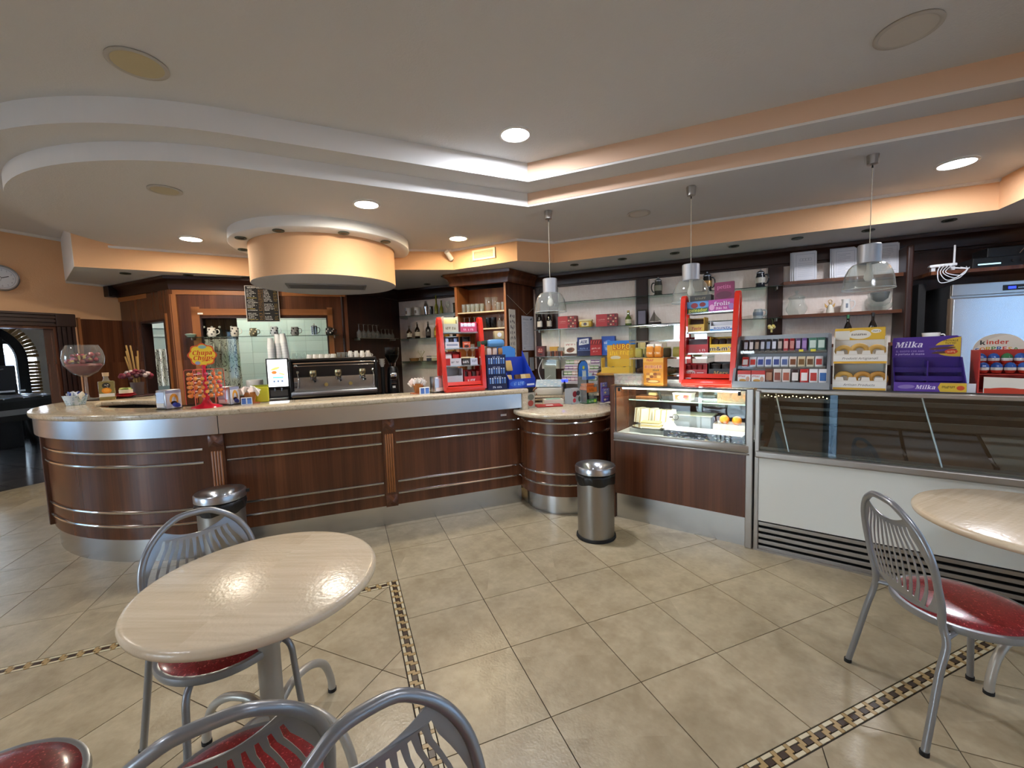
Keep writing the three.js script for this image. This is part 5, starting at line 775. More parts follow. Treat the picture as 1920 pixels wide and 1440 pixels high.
// ---------- mugs on the glass shelf across the serving window ----------
{
  const mug = (s, h, r, c, spots, l, lid) => { const g = thing('mug', l, 'mug', 'mugs on the glass shelf'); put(g, F2, s, 1.797, 0.1); part('body', smooth(lathe([[0.001, 0], [r * 0.8, 0], [r, h * 0.2], [r * 1.02, h * 0.6], [r * 0.9, h], [r * 0.84, h], [r * 0.9, h * 0.5]], 20), 0.9), col(c, 0.25), g); part('handle', tube([[r * 0.9, h * 0.8, 0], [r * 1.6, h * 0.75, 0], [r * 1.65, h * 0.4, 0], [r * 0.95, h * 0.25, 0]], 0.006, 16, 6), col(c, 0.25), g); if (spots) for (let k = 0; k < 6; k++) { const a = -1.3 + k * 0.5; part('painted_spot', ball(0.012, r * 0.95 * Math.sin(a), h * (0.3 + 0.25 * (k % 3)), r * 0.95 * Math.cos(a), 8), col(spots, 0.3), g); } if (lid) part('lid', smooth(lathe([[r * 0.92, h], [r * 0.5, h * 1.15], [0.001, h * 1.2]], 18)), M.steelPlain, g); return g; };
  mug(0.43, 0.12, 0.05, '#dcd8cc', '#6d6760', 'cream tilted mug at the left end of the window shelf');
  mug(0.69, 0.13, 0.048, '#cfcabd', '#3c3a38', 'white and black spotted mug near the curtain edge');
  mug(0.91, 0.11, 0.045, '#6f6a55', '#cfc39c', 'olive figure mug in the middle of the window shelf');
  mug(1.165, 0.13, 0.046, '#c4c8c9', '#2f333b', 'white tall mug with dark picture on the window shelf');
  mug(1.42, 0.12, 0.05, '#8f8d86', '#2a2826', 'grey patterned mug under the hanging lamp reflection');
  mug(1.87, 0.1, 0.055, '#25221f', '#cfc9bd', 'black teapot-like mug with white dots at the right end', true);
  const fp = thing('moka_press', 'small steel and glass coffee press on the window shelf', 'coffee press'); put(fp, F2, 1.67, 1.797, 0.1); part('beaker', cyl(0.035, 0.035, 0.11, 0, 0.01), M.glassGrey, fp); part('ribs', merge(...[0, 1, 2, 3, 4, 5].map((k) => bar([0.037 * Math.cos(k), 0, 0.037 * Math.sin(k)], [0.037 * Math.cos(k), 0.13, 0.037 * Math.sin(k)], 0.003, 5))), M.chrome, fp); part('lid', smooth(lathe([[0.04, 0.12], [0.038, 0.135], [0.006, 0.145], [0.006, 0.165], [0.001, 0.168]], 18)), M.chrome, fp); part('handle', tube([[0.038, 0.11, 0], [0.07, 0.1, 0], [0.068, 0.05, 0], [0.038, 0.03, 0]], 0.005, 14, 6), M.blackMatt, fp);
  const dish = thing('green_dish', 'small pale green dish on the left end of the glass shelf', 'dish'); put(dish, F2, 0.19, 1.797, 0.08); part('bowl', smooth(lathe([[0.001, 0], [0.03, 0], [0.06, 0.03], [0.064, 0.036], [0.05, 0.044], [0.001, 0.05]], 22)), col('#a9c4b4', 0.3), dish);
}
{ // menu board
  const m = print(360, 420, (x, w, h) => { fillAll(x, w, h, '#100f10'); scrib(x, 150, 18, 250, 20, '#d8d4cc'); rect(x, 186, 40, 3, h - 50, '#8a6a3a'); for (let k = 0; k < 20; k++) { const q = (k * 37 % 11) / 11; if (k !== 14) { const L = 60 + 60 * q; scrib(x, 14 + L / 2, 48 + k * 18.4, L, 11, k % 7 === 5 ? '#c9b25a' : '#e2e0da'); scrib(x, 158, 48 + k * 18.4, 40, 10, '#a8772c'); } if (k !== 8 && k !== 14 && k !== 16) { const L = 50 + 70 * ((k * 53 % 13) / 13); scrib(x, 200 + L / 2, 48 + k * 18.4, L, 11, '#e2e0da'); scrib(x, 328, 48 + k * 18.4, 40, 10, '#a8872c'); } } }, { roughness: 0.8 });
  const g = thing('menu_board', 'black hanging menu board with white and gold price lines', 'menu board'); put(g, F2, 1.04, 1.995, 0.06); part('board', bx(0.405, 0.49, 0.008), col('#b9b3a8', 0.5), g); part('print', card(0.39, 0.478, 0, 0.006, 0.0046), m, g); part('hanger', merge(bar([-0.18, 0.48, 0], [-0.18, 0.6, 0], 0.002, 5), bar([0.18, 0.48, 0], [0.18, 0.6, 0], 0.002, 5)), M.blackMatt, g);
}
// security camera and vent grille
{
  const f = frame(-0.736, -5.755, 28.2), g = thing('security_camera', 'white bullet security camera under the lowered ceiling', 'camera'); put(g, f, -0.02, 2.79, 0.06);
  part('base', cyl(0.03, 0.03, 0.02, 0, 0.04), M.white, g); part('arm', bar([0, 0.045, 0], [0.01, -0.01, 0.02], 0.012), M.white, g); part('barrel', cyl(0.032, 0.032, 0.13, 0, -0.06, 0, 20).rotateX(0.95).translate(0.02, -0.03, 0.02), M.white, g); part('lens', cyl(0.026, 0.026, 0.01, 0, -0.07, 0, 20).rotateX(0.95).translate(0.02, -0.03, 0.02), M.black, g);
  const v = thing('air_vent', 'cream rectangular air vent on the yellow-lit soffit', 'vent'); put(v, f, 0.49, 2.665, 0.004); part('vent_frame', plate([[-0.17, 0], [0.17, 0], [0.17, 0.13], [-0.17, 0.13]], 0.012, [[[-0.14, 0.022], [0.14, 0.022], [0.14, 0.108], [-0.14, 0.108]]]), col('#ece3c0', 0.5), v); part('backing', bx(0.28, 0.09, 0.003, 0, 0.02), col('#b8ac88', 0.7), v); for (let k = 0; k < 6; k++) part('slat', bx(0.28, 0.004, 0.012, 0, 0.028 + k * 0.014, 0.004), col('#e6dcb6', 0.5), v);
}
// ---------- back counter with the espresso machine ----------
{
  const g = thing('back_counter', 'dark back counter under the serving window', 'counter'); put(g, F2, 0, 0, 0); part('carcass', bx(2.75, 0.88, 0.56, 1.4, 0, 0.3), M.woodDark, g); part('counter_top', bx(2.8, 0.03, 0.6, 1.4, 0.88, 0.31, 0.006), M.black, g);
}
{
  const g = thing('espresso_machine', 'black and steel three-group espresso machine behind the bar', 'espresso machine'); put(g, F2, 1.92, 0.91, 0.34);
  const W = 1.08;
  part('body', bx(W, 0.42, 0.42, 0, 0.1, -0.02, 0.02), M.black, g);
  part('top_tray', bx(W + 0.02, 0.03, 0.44, 0, 0.52, -0.02, 0.01), M.black, g);
  part('cup_rail', merge(bar([-W / 2, 0.555, 0.2], [W / 2, 0.555, 0.2], 0.006), bar([-W / 2, 0.555, -0.2], [W / 2, 0.555, -0.2], 0.006)), M.chrome, g);
  part('front_trim', bx(W - 0.06, 0.016, 0.01, 0, 0.49, 0.195, 0.004), M.chrome, g); part('front_trim', bx(W - 0.06, 0.008, 0.01, 0, 0.455, 0.195, 0.003), M.chrome, g);
  part('end_badge', smooth(bx(0.09, 0.03, 0.02, W / 2 - 0.02, 0.475, 0.195, 0.01)), M.chrome, g); part('end_badge', smooth(lathe([[0.001, 0], [0.024, 0], [0.024, 0.01], [0.001, 0.016]], 20).rotateX(Math.PI / 2).translate(-W / 2 + 0.06, 0.46, 0.19)), M.chrome, g);
  part('splash_panel', plate([[-W / 2 + 0.03, 0.09], [W / 2 - 0.03, 0.09], [W / 2 - 0.03, 0.31], [-W / 2 + 0.03, 0.31]], 0.01).translate(0, 0, 0.185), M.steel, g);
  for (const q of [-1, 1]) part('side_cheek', bx(0.03, 0.5, 0.46, q * W / 2, 0.03, 0.02, 0.01), M.black, g);
  part('drip_tray', smooth(bx(W - 0.02, 0.07, 0.22, 0, 0.06, 0.28, 0.012)), M.steelPlain, g); part('base', bx(W - 0.06, 0.06, 0.5, 0, 0, 0.08), M.black, g); part('drip_grid', bx(W - 0.12, 0.004, 0.16, 0, 0.131, 0.28), col('#6a6a6a', 0.4, 0.6), g);
  for (const x of [-0.27, 0.04, 0.35]) {
    const h = new THREE.Group(); h.name = 'brew_group'; h.position.set(x, 0, 0); g.add(h);
    part('group_head', smooth(lathe([[0.001, 0.4], [0.045, 0.4], [0.05, 0.37], [0.045, 0.33], [0.03, 0.31], [0.001, 0.31]], 22)).translate(0, 0, 0.25), col('#c9bf9a', 0.2, 0.9), h); part('portafilter', smooth(lathe([[0.001, 0.31], [0.036, 0.31], [0.034, 0.27], [0.001, 0.262]], 20)).translate(0, 0, 0.25), M.chrome, h); part('filter_handle', bar([0, 0.285, 0.28], [0.03, 0.26, 0.4], 0.013), M.black, h); part('spout', tube([[0, 0.265, 0.25], [0.012, 0.245, 0.255], [0.015, 0.225, 0.255]], 0.006, 10, 6), M.chrome, h);
  }
  for (const x of [-0.46, 0.49]) { part('steam_knob', smooth(lathe([[0.001, 0], [0.014, 0], [0.018, 0.02], [0.001, 0.03]], 14).rotateX(Math.PI / 2).translate(x, 0.38, 0.19)), M.chrome, g); part('steam_wand', tube([[x, 0.36, 0.22], [x + 0.01, 0.28, 0.26], [x, 0.17, 0.28]], 0.006, 14, 6), M.chrome, g); }
  for (const x of [-0.12, 0.19]) part('gauge', smooth(lathe([[0.001, 0.006], [0.022, 0.006], [0.026, 0], [0.026, 0.008]], 20).rotateX(Math.PI / 2).translate(x, 0.2, 0.196)), col('#b9a36a', 0.3, 0.5), g);
  part('front_panel_keys', bx(0.06, 0.08, 0.004, -0.48, 0.17, 0.197, 0.004), M.chrome, g);
}
{ // cups on the machine
  const cup = smooth(lathe([[0.022, 0.062], [0.024, 0.06], [0.03, 0.03], [0.036, 0.0], [0.033, 0.0], [0.02, 0.055], [0.001, 0.057]], 18), 0.9), base = cup.clone();
  const one = (s, y, d) => { const g = thing('espresso_cup', 'white upturned espresso cup on top of the espresso machine', 'cup', 'upturned cups on the espresso machine'); put(g, F2, s, y, d, rnd(0, 360)); part('bowl', base, M.porcelain, g); part('handle', new THREE.TorusGeometry(0.014, 0.004, 6, 12).translate(0.036, 0.03, 0), M.porcelain, g); };
  for (let k = 0; k < 5; k++) { one(1.6 + k * 0.075, 1.462, 0.42); one(1.62 + k * 0.075, 1.462, 0.33); }
  for (let k = 0; k < 4; k++) { one(2.13 + k * 0.078, 1.462, 0.42); one(2.13 + k * 0.078, 1.495, 0.42); one(2.15 + k * 0.078, 1.462, 0.33); }
  const gl = tumbler(0.08, 0.026); for (let k = 0; k < 3; k++) put(solo('shot_glass', gl, M.glass, 'small glass among the cups on the espresso machine', 'glass', 'small glasses on the espresso machine'), F2, 1.98 + k * 0.055, 1.462, 0.4);
  for (let k = 0; k < 3; k++) put(solo('glass_pot', smooth(lathe([[0.001, 0.004], [0.03, 0.004], [0.034, 0.03], [0.02, 0.07], [0.024, 0.085]], 16)), M.glass, 'small glass pot at the left end of the espresso machine', 'glass', 'small glass pots on the espresso machine'), F2, 1.42 + k * 0.06, 1.462, 0.42);
  const paper = smooth(lathe([[0.03, 0], [0.031, 0], [0.042, 0.12], [0.044, 0.122], [0.04, 0.12], [0.029, 0.004], [0.001, 0.004]].map(([x, y]) => [x, 0.122 - y]), 20), 0.9);
  [[1.155, 1.49, 0.44, 9, 0.022, 'shorter stack of white paper cups on the coffee dispenser'], [1.235, 1.49, 0.4, 12, 0.022, 'middle stack of white paper cups on the coffee dispenser'], [1.325, 1.462, 0.42, 14, 0.022, 'tallest stack of white paper cups beside the coffee dispenser']].forEach(([s, y, d, n, st, l]) => { const g = thing('paper_cup_stack', l, 'paper cups', 'stacks of paper cups'); put(g, F2, s, y, d, 0); if (s > 1.3) g.rotation.z = 0.07; for (let k = 0; k < n; k++) part('paper_cup', paper, col(k % 2 ? '#e4e6e4' : '#dbdedd', 0.5), g).position.y = k * st * 0.8; });
}
{ // coffee dispenser with glowing front
  const m = print(150, 220, (x, w, h) => { fillAll(x, w, h, '#f2f6fa'); rect(x, 14, 14, w - 28, h - 28, '#c9d6e8'); blob(x, 58, 74, 36, 10, '#b98a4c', -0.3); blob(x, 92, 92, 40, 9, '#d8b98a', 0.2); blob(x, 48, 104, 20, 13, '#8a5424'); blob(x, 104, 118, 24, 8, '#c79a62', 0.3); rect(x, 36, 140, 78, 12, '#4f8fe0'); for (let k = 0; k < 3; k++) { blob(x, 44 + k * 30, 176, 8, 9, '#4a5566'); } }, { emit: 1.0 });
  const g = thing('coffee_dispenser', 'black capsule coffee dispenser with glowing picture screen', 'coffee machine'); put(g, F2, 1.225, 0.91, 0.4);
  part('body', bx(0.26, 0.57, 0.3, 0, 0, -0.04, 0.015), M.black, g); part('screen_frame', plate([[-0.13, 0.19], [0.13, 0.19], [0.13, 0.575], [-0.13, 0.575]], 0.014, [[[-0.115, 0.205], [0.115, 0.205], [0.115, 0.56], [-0.115, 0.56]]]).translate(0, 0, 0.11), M.black, g); part('screen', card(0.23, 0.355, 0, 0.205, 0.115), m, g); part('drip_tray', bx(0.22, 0.03, 0.12, 0, 0.03, 0.16, 0.006), M.steelPlain, g); part('spout', merge(cyl(0.01, 0.01, 0.04, -0.04, 0.15, 0.14), cyl(0.01, 0.01, 0.04, 0.04, 0.15, 0.14)), M.chrome, g); part('cup_bay', bx(0.2, 0.08, 0.01, 0, 0.08, 0.112), col('#5a5a5a', 0.3, 0.6), g);
}
{ // grinder
  const g = thing('coffee_grinder', 'black coffee grinder with clear hopper beside the espresso machine', 'coffee grinder'); put(g, F2, 2.69, 0.91, 0.45);
  part('body', smooth(lathe([[0.001, 0], [0.085, 0], [0.085, 0.18], [0.075, 0.36], [0.06, 0.4], [0.001, 0.4]], 28), 0.8), M.black, g); part('doser', smooth(bx(0.09, 0.1, 0.07, 0, 0.22, 0.1, 0.015)), M.chrome, g); part('fork', bx(0.07, 0.012, 0.08, 0, 0.16, 0.1), M.chrome, g); part('throat', cyl(0.04, 0.05, 0.06, 0, 0.4), M.chrome, g);
  part('hopper', smooth(lathe([[0.045, 0.46], [0.06, 0.48], [0.098, 0.55], [0.105, 0.68], [0.1, 0.68]], 28)), M.glassGrey, g); part('beans', smooth(lathe([[0.001, 0.462], [0.055, 0.48], [0.088, 0.54], [0.09, 0.57], [0.001, 0.58]], 22)), col('#1d120c', 0.6), g); part('label', bx(0.04, 0.03, 0.002, 0, 0.1, 0.086), M.white, g); part('base_plate', bx(0.24, 0.02, 0.32, 0, 0, 0.03, 0.008), M.black, g);
  const bowl = thing('white_bowl', 'white round bowl standing in front of the serving window', 'bowl'); put(bowl, F2, 0.915, 0.91, 0.3); part('bowl', smooth(lathe([[0.001, 0.2], [0.08, 0.2], [0.1, 0.22], [0.1, 0.3], [0.096, 0.3], [0.09, 0.225]], 28), 0.8), M.porcelain, bowl); part('stand', cyl(0.07, 0.05, 0.2), M.steelPlain, bowl);
  const cupst = thing('saucer_stack', 'stack of white cups leaning between espresso machine and grinder', 'cups'); put(cupst, F2, 2.56, 0.91, 0.3); part('stand', cyl(0.03, 0.03, 0.4), M.blackMatt, cupst); for (let k = 0; k < 3; k++) part('cup', smooth(lathe([[0.02, 0], [0.045, 0.06], [0.042, 0.06], [0.018, 0.004]], 18)).translate(0, 0.4 + k * 0.03, 0), M.porcelain, cupst);
}

// ---------- things on the bar top ----------
const BT = 1.1305, at = (o, x, y, z, turn = 0) => { o.position.set(x, y, z); o.rotation.set(0, turn * D, 0); return o; };
{ // rear part of the rounded end
  const bl = print(128, 64, (x, w, h) => { fillAll(x, w, h, '#c9d4da'); for (let k = 0; k < 60; k++) { x.strokeStyle = k % 3 ? '#6d93a6' : '#8fa8a0'; x.lineWidth = 2; x.beginPath(); x.arc(rnd(0, w), rnd(0, h), rnd(3, 9), rnd(0, 6), rnd(2, 8)); x.stroke(); } });
  const b = thing('sugar_bowl', 'blue-patterned square bowl of sugar sachets at the rounded bar end', 'bowl'); at(b, -3.93, BT, -3.79, 40); part('bowl', cyl(0.062, 0.085, 0.085, 0, 0, 0, 4), bl, b);
  for (let k = 0; k < 14; k++) { const m = part('sachet', bx(0.06, 0.045, 0.004, 0, 0, 0), col(['#e9e9ea', '#dfe2ea', '#3a4a94', '#e6dfcf'][k % 4], 0.5), b); m.position.set(rnd(-0.05, 0.05), 0.07, rnd(-0.05, 0.05)); m.rotation.set(rnd(-0.5, 0.5), rnd(0, 3), rnd(-0.6, 0.6)); }
  const g = thing('giant_wine_glass', 'giant balloon wine glass half filled with red potpourri', 'wine glass'); at(g, -4.27, BT + 0.006, -4.24);
  part('bowl', smooth(lathe([[0.012, 0.225], [0.04, 0.235], [0.1, 0.275], [0.148, 0.35], [0.158, 0.42], [0.145, 0.49], [0.118, 0.545]], 40), 1), M.glass, g); part('stem', smooth(lathe([[0.001, 0], [0.075, 0], [0.07, 0.006], [0.02, 0.02], [0.012, 0.05], [0.012, 0.2], [0.016, 0.228], [0.001, 0.235]], 28), 0.9), M.glass, g);
  part('red_filling', smooth(lathe([[0.001, 0.242], [0.04, 0.245], [0.096, 0.28], [0.138, 0.34], [0.12, 0.36], [0.001, 0.365]], 30)), col('#6d1020', 0.45), g);
  for (let k = 0; k < 44; k++) { const a = k * 2.4, r = 0.12 * Math.sqrt(rnd()), m = part(k % 4 ? 'red_berry' : 'gold_leaf', k % 4 ? ball(rnd(0.016, 0.026), 0, 0, 0, 10) : bx(0.04, 0.004, 0.02, 0, 0, 0), k % 4 ? col(['#7d1424', '#a52a38', '#5c0f1c'][k % 3], 0.25) : col(['#a8863a', '#3e4a22'][k % 2], 0.4), g); m.position.set(r * Math.cos(a), 0.37 + rnd(0, 0.085), r * Math.sin(a)); m.rotation.set(rnd(0, 3), rnd(0, 3), rnd(0, 3)); }
  const tr = thing('dark_tray', 'dark tray under the giant wine glass', 'tray'); at(tr, -4.24, BT, -4.24, 10); part('tray', smooth(lathe([[0.001, 0], [0.13, 0], [0.135, 0.005], [0.001, 0.005]], 32)), col('#241512', 0.3), tr);
  const l = thing('liqueur_bottle', 'square clear bottle with orange emblem and cork on the bar end', 'bottle'); at(l, -4.02, BT, -4.19, 38);
  part('glass', smooth(bx(0.12, 0.19, 0.07, 0, 0, 0, 0.012)), phy({ color: '#d8c48a', transmission: 0.75, roughness: 0.05, thickness: 0 }), l); part('neck', smooth(lathe([[0.03, 0.188], [0.022, 0.205], [0.018, 0.22], [0.019, 0.245]], 18)), phy({ color: '#e6dcc0', transmission: 0.8, roughness: 0.05, thickness: 0 }), l); part('cork', cyl(0.024, 0.026, 0.036, 0, 0.236), col('#c9ab84', 0.8), l);
  part('label', card(0.112, 0.17, 0, 0.012, 0.0362), print(120, 180, (x, w, h) => { fillAll(x, w, h, '#8a7a44'); blob(x, 60, 40, 32, 30, '#2e2a26'); for (let k = 0; k < 7; k++) rect(x, 40 + rnd(0, 32), 18 + rnd(0, 40), 10, 5, '#d9d3c6'); blob(x, 60, 92, 38, 30, '#e58a1c'); blob(x, 60, 88, 24, 18, '#f2a53a'); rect(x, 0, 122, w, 34, '#e4dfd2'); }), l);
  const pt = thing('red_saucers', 'red saucers stacked with a cream candle and green garnish', 'saucers'); at(pt, -4.0, BT + 0.012, -4.37); part('saucer', smooth(lathe([[0.001, 0], [0.05, 0], [0.085, 0.018], [0.083, 0.022], [0.001, 0.01]], 28)), col('#a81c28', 0.25), pt); part('saucer', smooth(lathe([[0.001, 0.02], [0.05, 0.02], [0.075, 0.04], [0.001, 0.034]], 28)), col('#b4202c', 0.25), pt); part('candle', cyl(0.055, 0.055, 0.04, 0, 0.034), col('#d9cfb2', 0.5), pt); for (let k = 0; k < 9; k++) part('leaf', ball(0.02, 0.034 * Math.cos(k * 0.7), 0.09 + 0.01 * (k % 2), 0.034 * Math.sin(k * 0.7), 8).scale(1, 0.8, 1), col(k % 3 ? '#6d7a34' : '#b9b46a', 0.7), pt);
  const t2 = thing('dark_oval_tray', 'dark oval tray under the saucers and the flower vase', 'tray'); at(t2, -4.04, BT, -4.46, 60); part('tray', smooth(lathe([[0.001, 0], [0.19, 0], [0.22, 0.01], [0.215, 0.013], [0.001, 0.006]], 36)).scale(1, 1, 0.6), col('#3a1614', 0.3), t2);
  const v = thing('flower_vase', 'grey vase with dark red dried flowers and tall reed sticks', 'vase'); at(v, -4.08, BT + 0.008, -4.6); part('vase', smooth(lathe([[0.001, 0], [0.05, 0], [0.055, 0.09], [0.06, 0.14], [0.055, 0.14]], 22)), col('#5d4a42', 0.6), v);
  for (let k = 0; k < 8; k++) { const a = k * 0.8; part('reed', bar([0.02 * Math.cos(a), 0.13, 0.02 * Math.sin(a)], [0.055 * Math.cos(a) - 0.03, 0.42 + 0.06 * (k % 3), 0.05 * Math.sin(a)], 0.0075, 7), col('#b08a4a', 0.7), v); }
  for (let k = 0; k < 46; k++) { const a = k * 2.4, r = 0.135 * Math.sqrt(k / 46); part('dried_flower', ball(0.022, r * Math.cos(a), 0.14 + 0.11 * Math.sqrt(Math.max(0, 1 - (r / 0.15) ** 2)) + rnd(-0.01, 0.02), r * Math.sin(a), 8), col(['#5c1424', '#3a1420', '#b9a39c', '#7d1c30'][k % 4], 0.7), v); }
}
function napkins(s, d, turn, label) {
  const pic = M.napPrint ??= print(120, 160, (x, w, h) => { fillAll(x, w, h, '#c7cad6'); rect(x, 0, 0, w, 26, '#8d93ae'); blob(x, 62, 84, 34, 52, '#d49a3c'); blob(x, 62, 92, 18, 34, '#c7cad6'); blob(x, 60, 112, 24, 16, '#17130f'); blob(x, 78, 132, 34, 20, '#2f46a8', 0.3); });
  const g = thing('napkin_dispenser', label, 'napkin dispenser', 'napkin dispensers'); put(g, KF, s, BT, d, turn);
  part('case', smooth(bx(0.1, 0.145, 0.12, 0, 0.003, 0, 0.008)), M.steelPlain, g); part('face_plate', bx(0.084, 0.12, 0.006, 0, 0.012, 0.061, 0.003), col('#c6cad2', 0.25, 0.4), g); part('napkins', bx(0.07, 0.03, 0.01, 0, 0.018, 0.063), M.white, g); part('side_print', card(0.112, 0.14, 0, 0.004, 0).rotateY(Math.PI / 2).translate(0.0508, 0, 0), pic, g); part('base', bx(0.106, 0.006, 0.126), M.blackMatt, g);
}
napkins(-2.83, -0.24, -38, 'steel napkin dispenser left of the lollipop stand'); napkins(-2.44, -0.26, -22, 'steel napkin dispenser right of the lollipop stand'); napkins(-0.765, -0.12, 8, 'steel napkin dispenser left of the first red rack');
{ // lollipop stand
  const sg = print(256, 256, (x) => { for (let k = 0; k < 8; k++) blob(x, 128 + 78 * Math.cos(k * 0.785), 128 + 78 * Math.sin(k * 0.785), 50, 50, '#e05a2c'); blob(x, 128, 128, 108, 108, '#e05a2c'); for (let k = 0; k < 8; k++) blob(x, 128 + 70 * Math.cos(k * 0.785), 128 + 70 * Math.sin(k * 0.785), 40, 40, '#f7cf3a'); blob(x, 128, 128, 92, 92, '#f8d440'); blob(x, 132, 44, 34, 18, '#8fb8b0'); blob(x, 84, 208, 22, 18, '#9fa8c0'); word(x, 'Chupa', 126, 104, 60, '#d8281c', { style: 'italic bold', font: 'serif', max: 170 }); word(x, 'Chups', 130, 156, 60, '#d8281c', { style: 'italic bold', font: 'serif', max: 170 }); x.strokeStyle = '#d8281c'; x.lineWidth = 6; x.beginPath(); x.moveTo(120, 190); x.quadraticCurveTo(160, 178, 190, 188); x.stroke(); });
  const g = thing('lollipop_stand', 'red lollipop stand with flower-shaped yellow sign on the bar', 'candy stand'); put(g, KF, -2.565, BT, -0.15, 12);
  part('foot', smooth(lathe([[0.001, 0], [0.105, 0], [0.1, 0.01], [0.04, 0.03], [0.022, 0.06], [0.026, 0.09], [0.012, 0.1]], 28), 0.8), phy({ color: '#c4122c', roughness: 0.2, clearcoat: 0.5 }), g); part('pole', cyl(0.014, 0.014, 0.24, 0, 0.09), col('#c4122c', 0.25), g);
  const fl = []; for (let k = 0; k < 64; k++) { const a = k / 64 * 2 * Math.PI, r = 0.088 + 0.006 * Math.cos(8 * a); fl.push([r * Math.cos(a), r * Math.sin(a)]); }
  part('sign', plate(fl, 0.008).translate(0, 0.405, -0.004), col('#e05a2c', 0.4), g); part('sign_print', (() => { const q = new THREE.ShapeGeometry(new THREE.Shape(fl.map((p) => V2(p[0], p[1])))); const p = q.attributes.position, uv = q.attributes.uv; for (let k = 0; k < p.count; k++) uv.setXY(k, 0.5 + p.getX(k) / 0.19, 0.5 + p.getY(k) / 0.19); q.translate(0, 0.405, 0.0052); return q; })(), sg, g);
  for (const a of [0, 60, 120]) { const r = 0.125, c = Math.cos(a * D), n = Math.sin(a * D); part('wire_frame', tube([[-r * c, 0.03, -r * n], [-r * c, 0.28, -r * n], [-r * c * 0.9, 0.295, -r * n * 0.9], [r * c * 0.9, 0.295, r * n * 0.9], [r * c, 0.28, r * n], [r * c, 0.03, r * n]], 0.0028, 60, 6, false, 0.1), col('#d8604a', 0.35), g); }
  const lb = ball(0.0135, 0, 0, 0, 12), stick = bar([0, 0, 0], [0, 0, -0.06], 0.0018, 5), ms = [col('#e8a04a', 0.3), col('#e27a34', 0.3), col('#e88a3c', 0.3), col('#c2405a', 0.3)];
  for (let r = 0; r < 6; r++) for (let k = 0; k < 13; k++) { if (r === 5 && k % 2) continue; const a = (k / 13 * 360 + r * 14) * D, o = thing('lollipop', 'small wrapped lollipop stuck in the red lollipop stand', 'lollipop', 'lollipops in the red stand'); const b = g.position; o.position.set(b.x + 0.1 * Math.sin(a), BT + 0.095 + r * 0.033, b.z + 0.1 * Math.cos(a)); o.rotation.y = a; part('candy', lb, ms[Math.floor(rnd(0, 3.5))], o); part('stick', stick, M.white, o); }
}
{ // sugar holders
  const holder = (s, d, l, boxCols, turn) => {
    const g = thing('sachet_holder', l, 'sachet holder', 'wooden sugar sachet holders'); put(g, KF, s, BT, d, turn); part('cup', cyl(0.035, 0.055, 0.085, 0, 0.008, 0, 6), col('#a8682c', 0.5), g); part('foot_board', bx(0.13, 0.008, 0.09), col('#a85a34', 0.6), g);
    for (let k = 0; k < 18; k++) { const m = part('sachet', bx(0.055, 0.05, 0.004), col(['#ece9e2', '#e2ddd8', '#d8cfc4', '#e9d9d0'][k % 4], 0.5), g); m.position.set(rnd(-0.045, 0.045), 0.075 + rnd(0, 0.02), rnd(-0.035, 0.035)); m.rotation.set(rnd(-0.5, 0.5), rnd(0, 3.1), rnd(-0.7, 0.7)); }
    return g;
  };
  holder(-2.285, -0.24, 'wooden holder of sugar sachets beside the coffee dispenser', 0, 10); holder(-0.935, -0.13, 'wooden holder of sugar sachets near the coffee grinder', 0, 10);
  const sw = print(90, 70, (x, w, h) => { fillAll(x, w, h, '#dfe6ee'); rect(x, 6, 8, 34, 56, '#4c74c0'); rect(x, 50, 8, 34, 56, '#5a86d0'); rect(x, 6, 8, 34, 8, '#23428c'); rect(x, 50, 8, 34, 8, '#23428c'); });
  put(carton('sweetener_box', 'small blue and white sweetener box by the first sugar holder', 'box', 0.075, 0.055, 0.03, '#dfe6ee', sw), KF, -2.3, BT, -0.17, 6); put(carton('sweetener_box', 'small blue and white sweetener box near the coffee grinder', 'box', 0.085, 0.06, 0.03, '#dfe6ee', sw), KF, -0.897, BT, -0.04, 6);
  const y = thing('yellow_packet', 'bright yellow-green packet behind the first sugar holder', 'packet'); put(y, KF, -2.215, BT, -0.27, 0); part('packet', smooth(bx(0.12, 0.13, 0.035, 0, 0, 0, 0.012)), col('#b9b52c', 0.35), y); part('fold', bx(0.12, 0.02, 0.012, 0, 0.125), col('#9aa02a', 0.4), y);
}
// ---------- red candy rack ----------
function rack(f, s, y, d, h, w, label) {
  const g = thing('candy_rack', label, 'display rack', 'red candy racks'); put(g, f, s, y, d);
  part('base', smooth(merge(bx(w, 0.05, 0.3, 0, 0, -0.02, 0.012), plate([[-w / 2, 0.04], [w / 2, 0.04], [w / 2 - 0.01, 0.075], [-w / 2 + 0.01, 0.075]], 0.01).rotateX(-0.5).translate(0, 0.02, 0.1))), M.red, g);
  for (const sx of [-1, 1]) { const x = sx * (w / 2 - 0.008); part('side_loop', smooth(plate([[0.13, 0.02], [0.1, 0.3], [0.05, h - 0.09], [0.03, h - 0.02], [0.0, h], [-0.04, h - 0.005], [-0.07, h - 0.05], [-0.12, 0.3], [-0.16, 0.02], [-0.115, 0.02], [-0.082, 0.3], [-0.045, h - 0.08], [-0.02, h - 0.05], [0.0, h - 0.055], [0.012, h - 0.1], [0.06, 0.3], [0.085, 0.02]], 0.036).rotateY(-Math.PI / 2).rotateZ(-sx * 0.02).translate(x + 0.018, 0, 0), 0.5), M.red, g); }
  for (const k of [0.06, 0.235, 0.4, 0.55]) { const z = 0.075 - k * 0.12; part('shelf', bx(w - 0.04, 0.006, 0.18, 0, k * h / 0.7, z - 0.09), col('#8d8a86', 0.6), g); part('shelf_lip', bx(w - 0.04, 0.014, 0.003, 0, k * h / 0.7, z), M.glass, g); }
  return g;
}
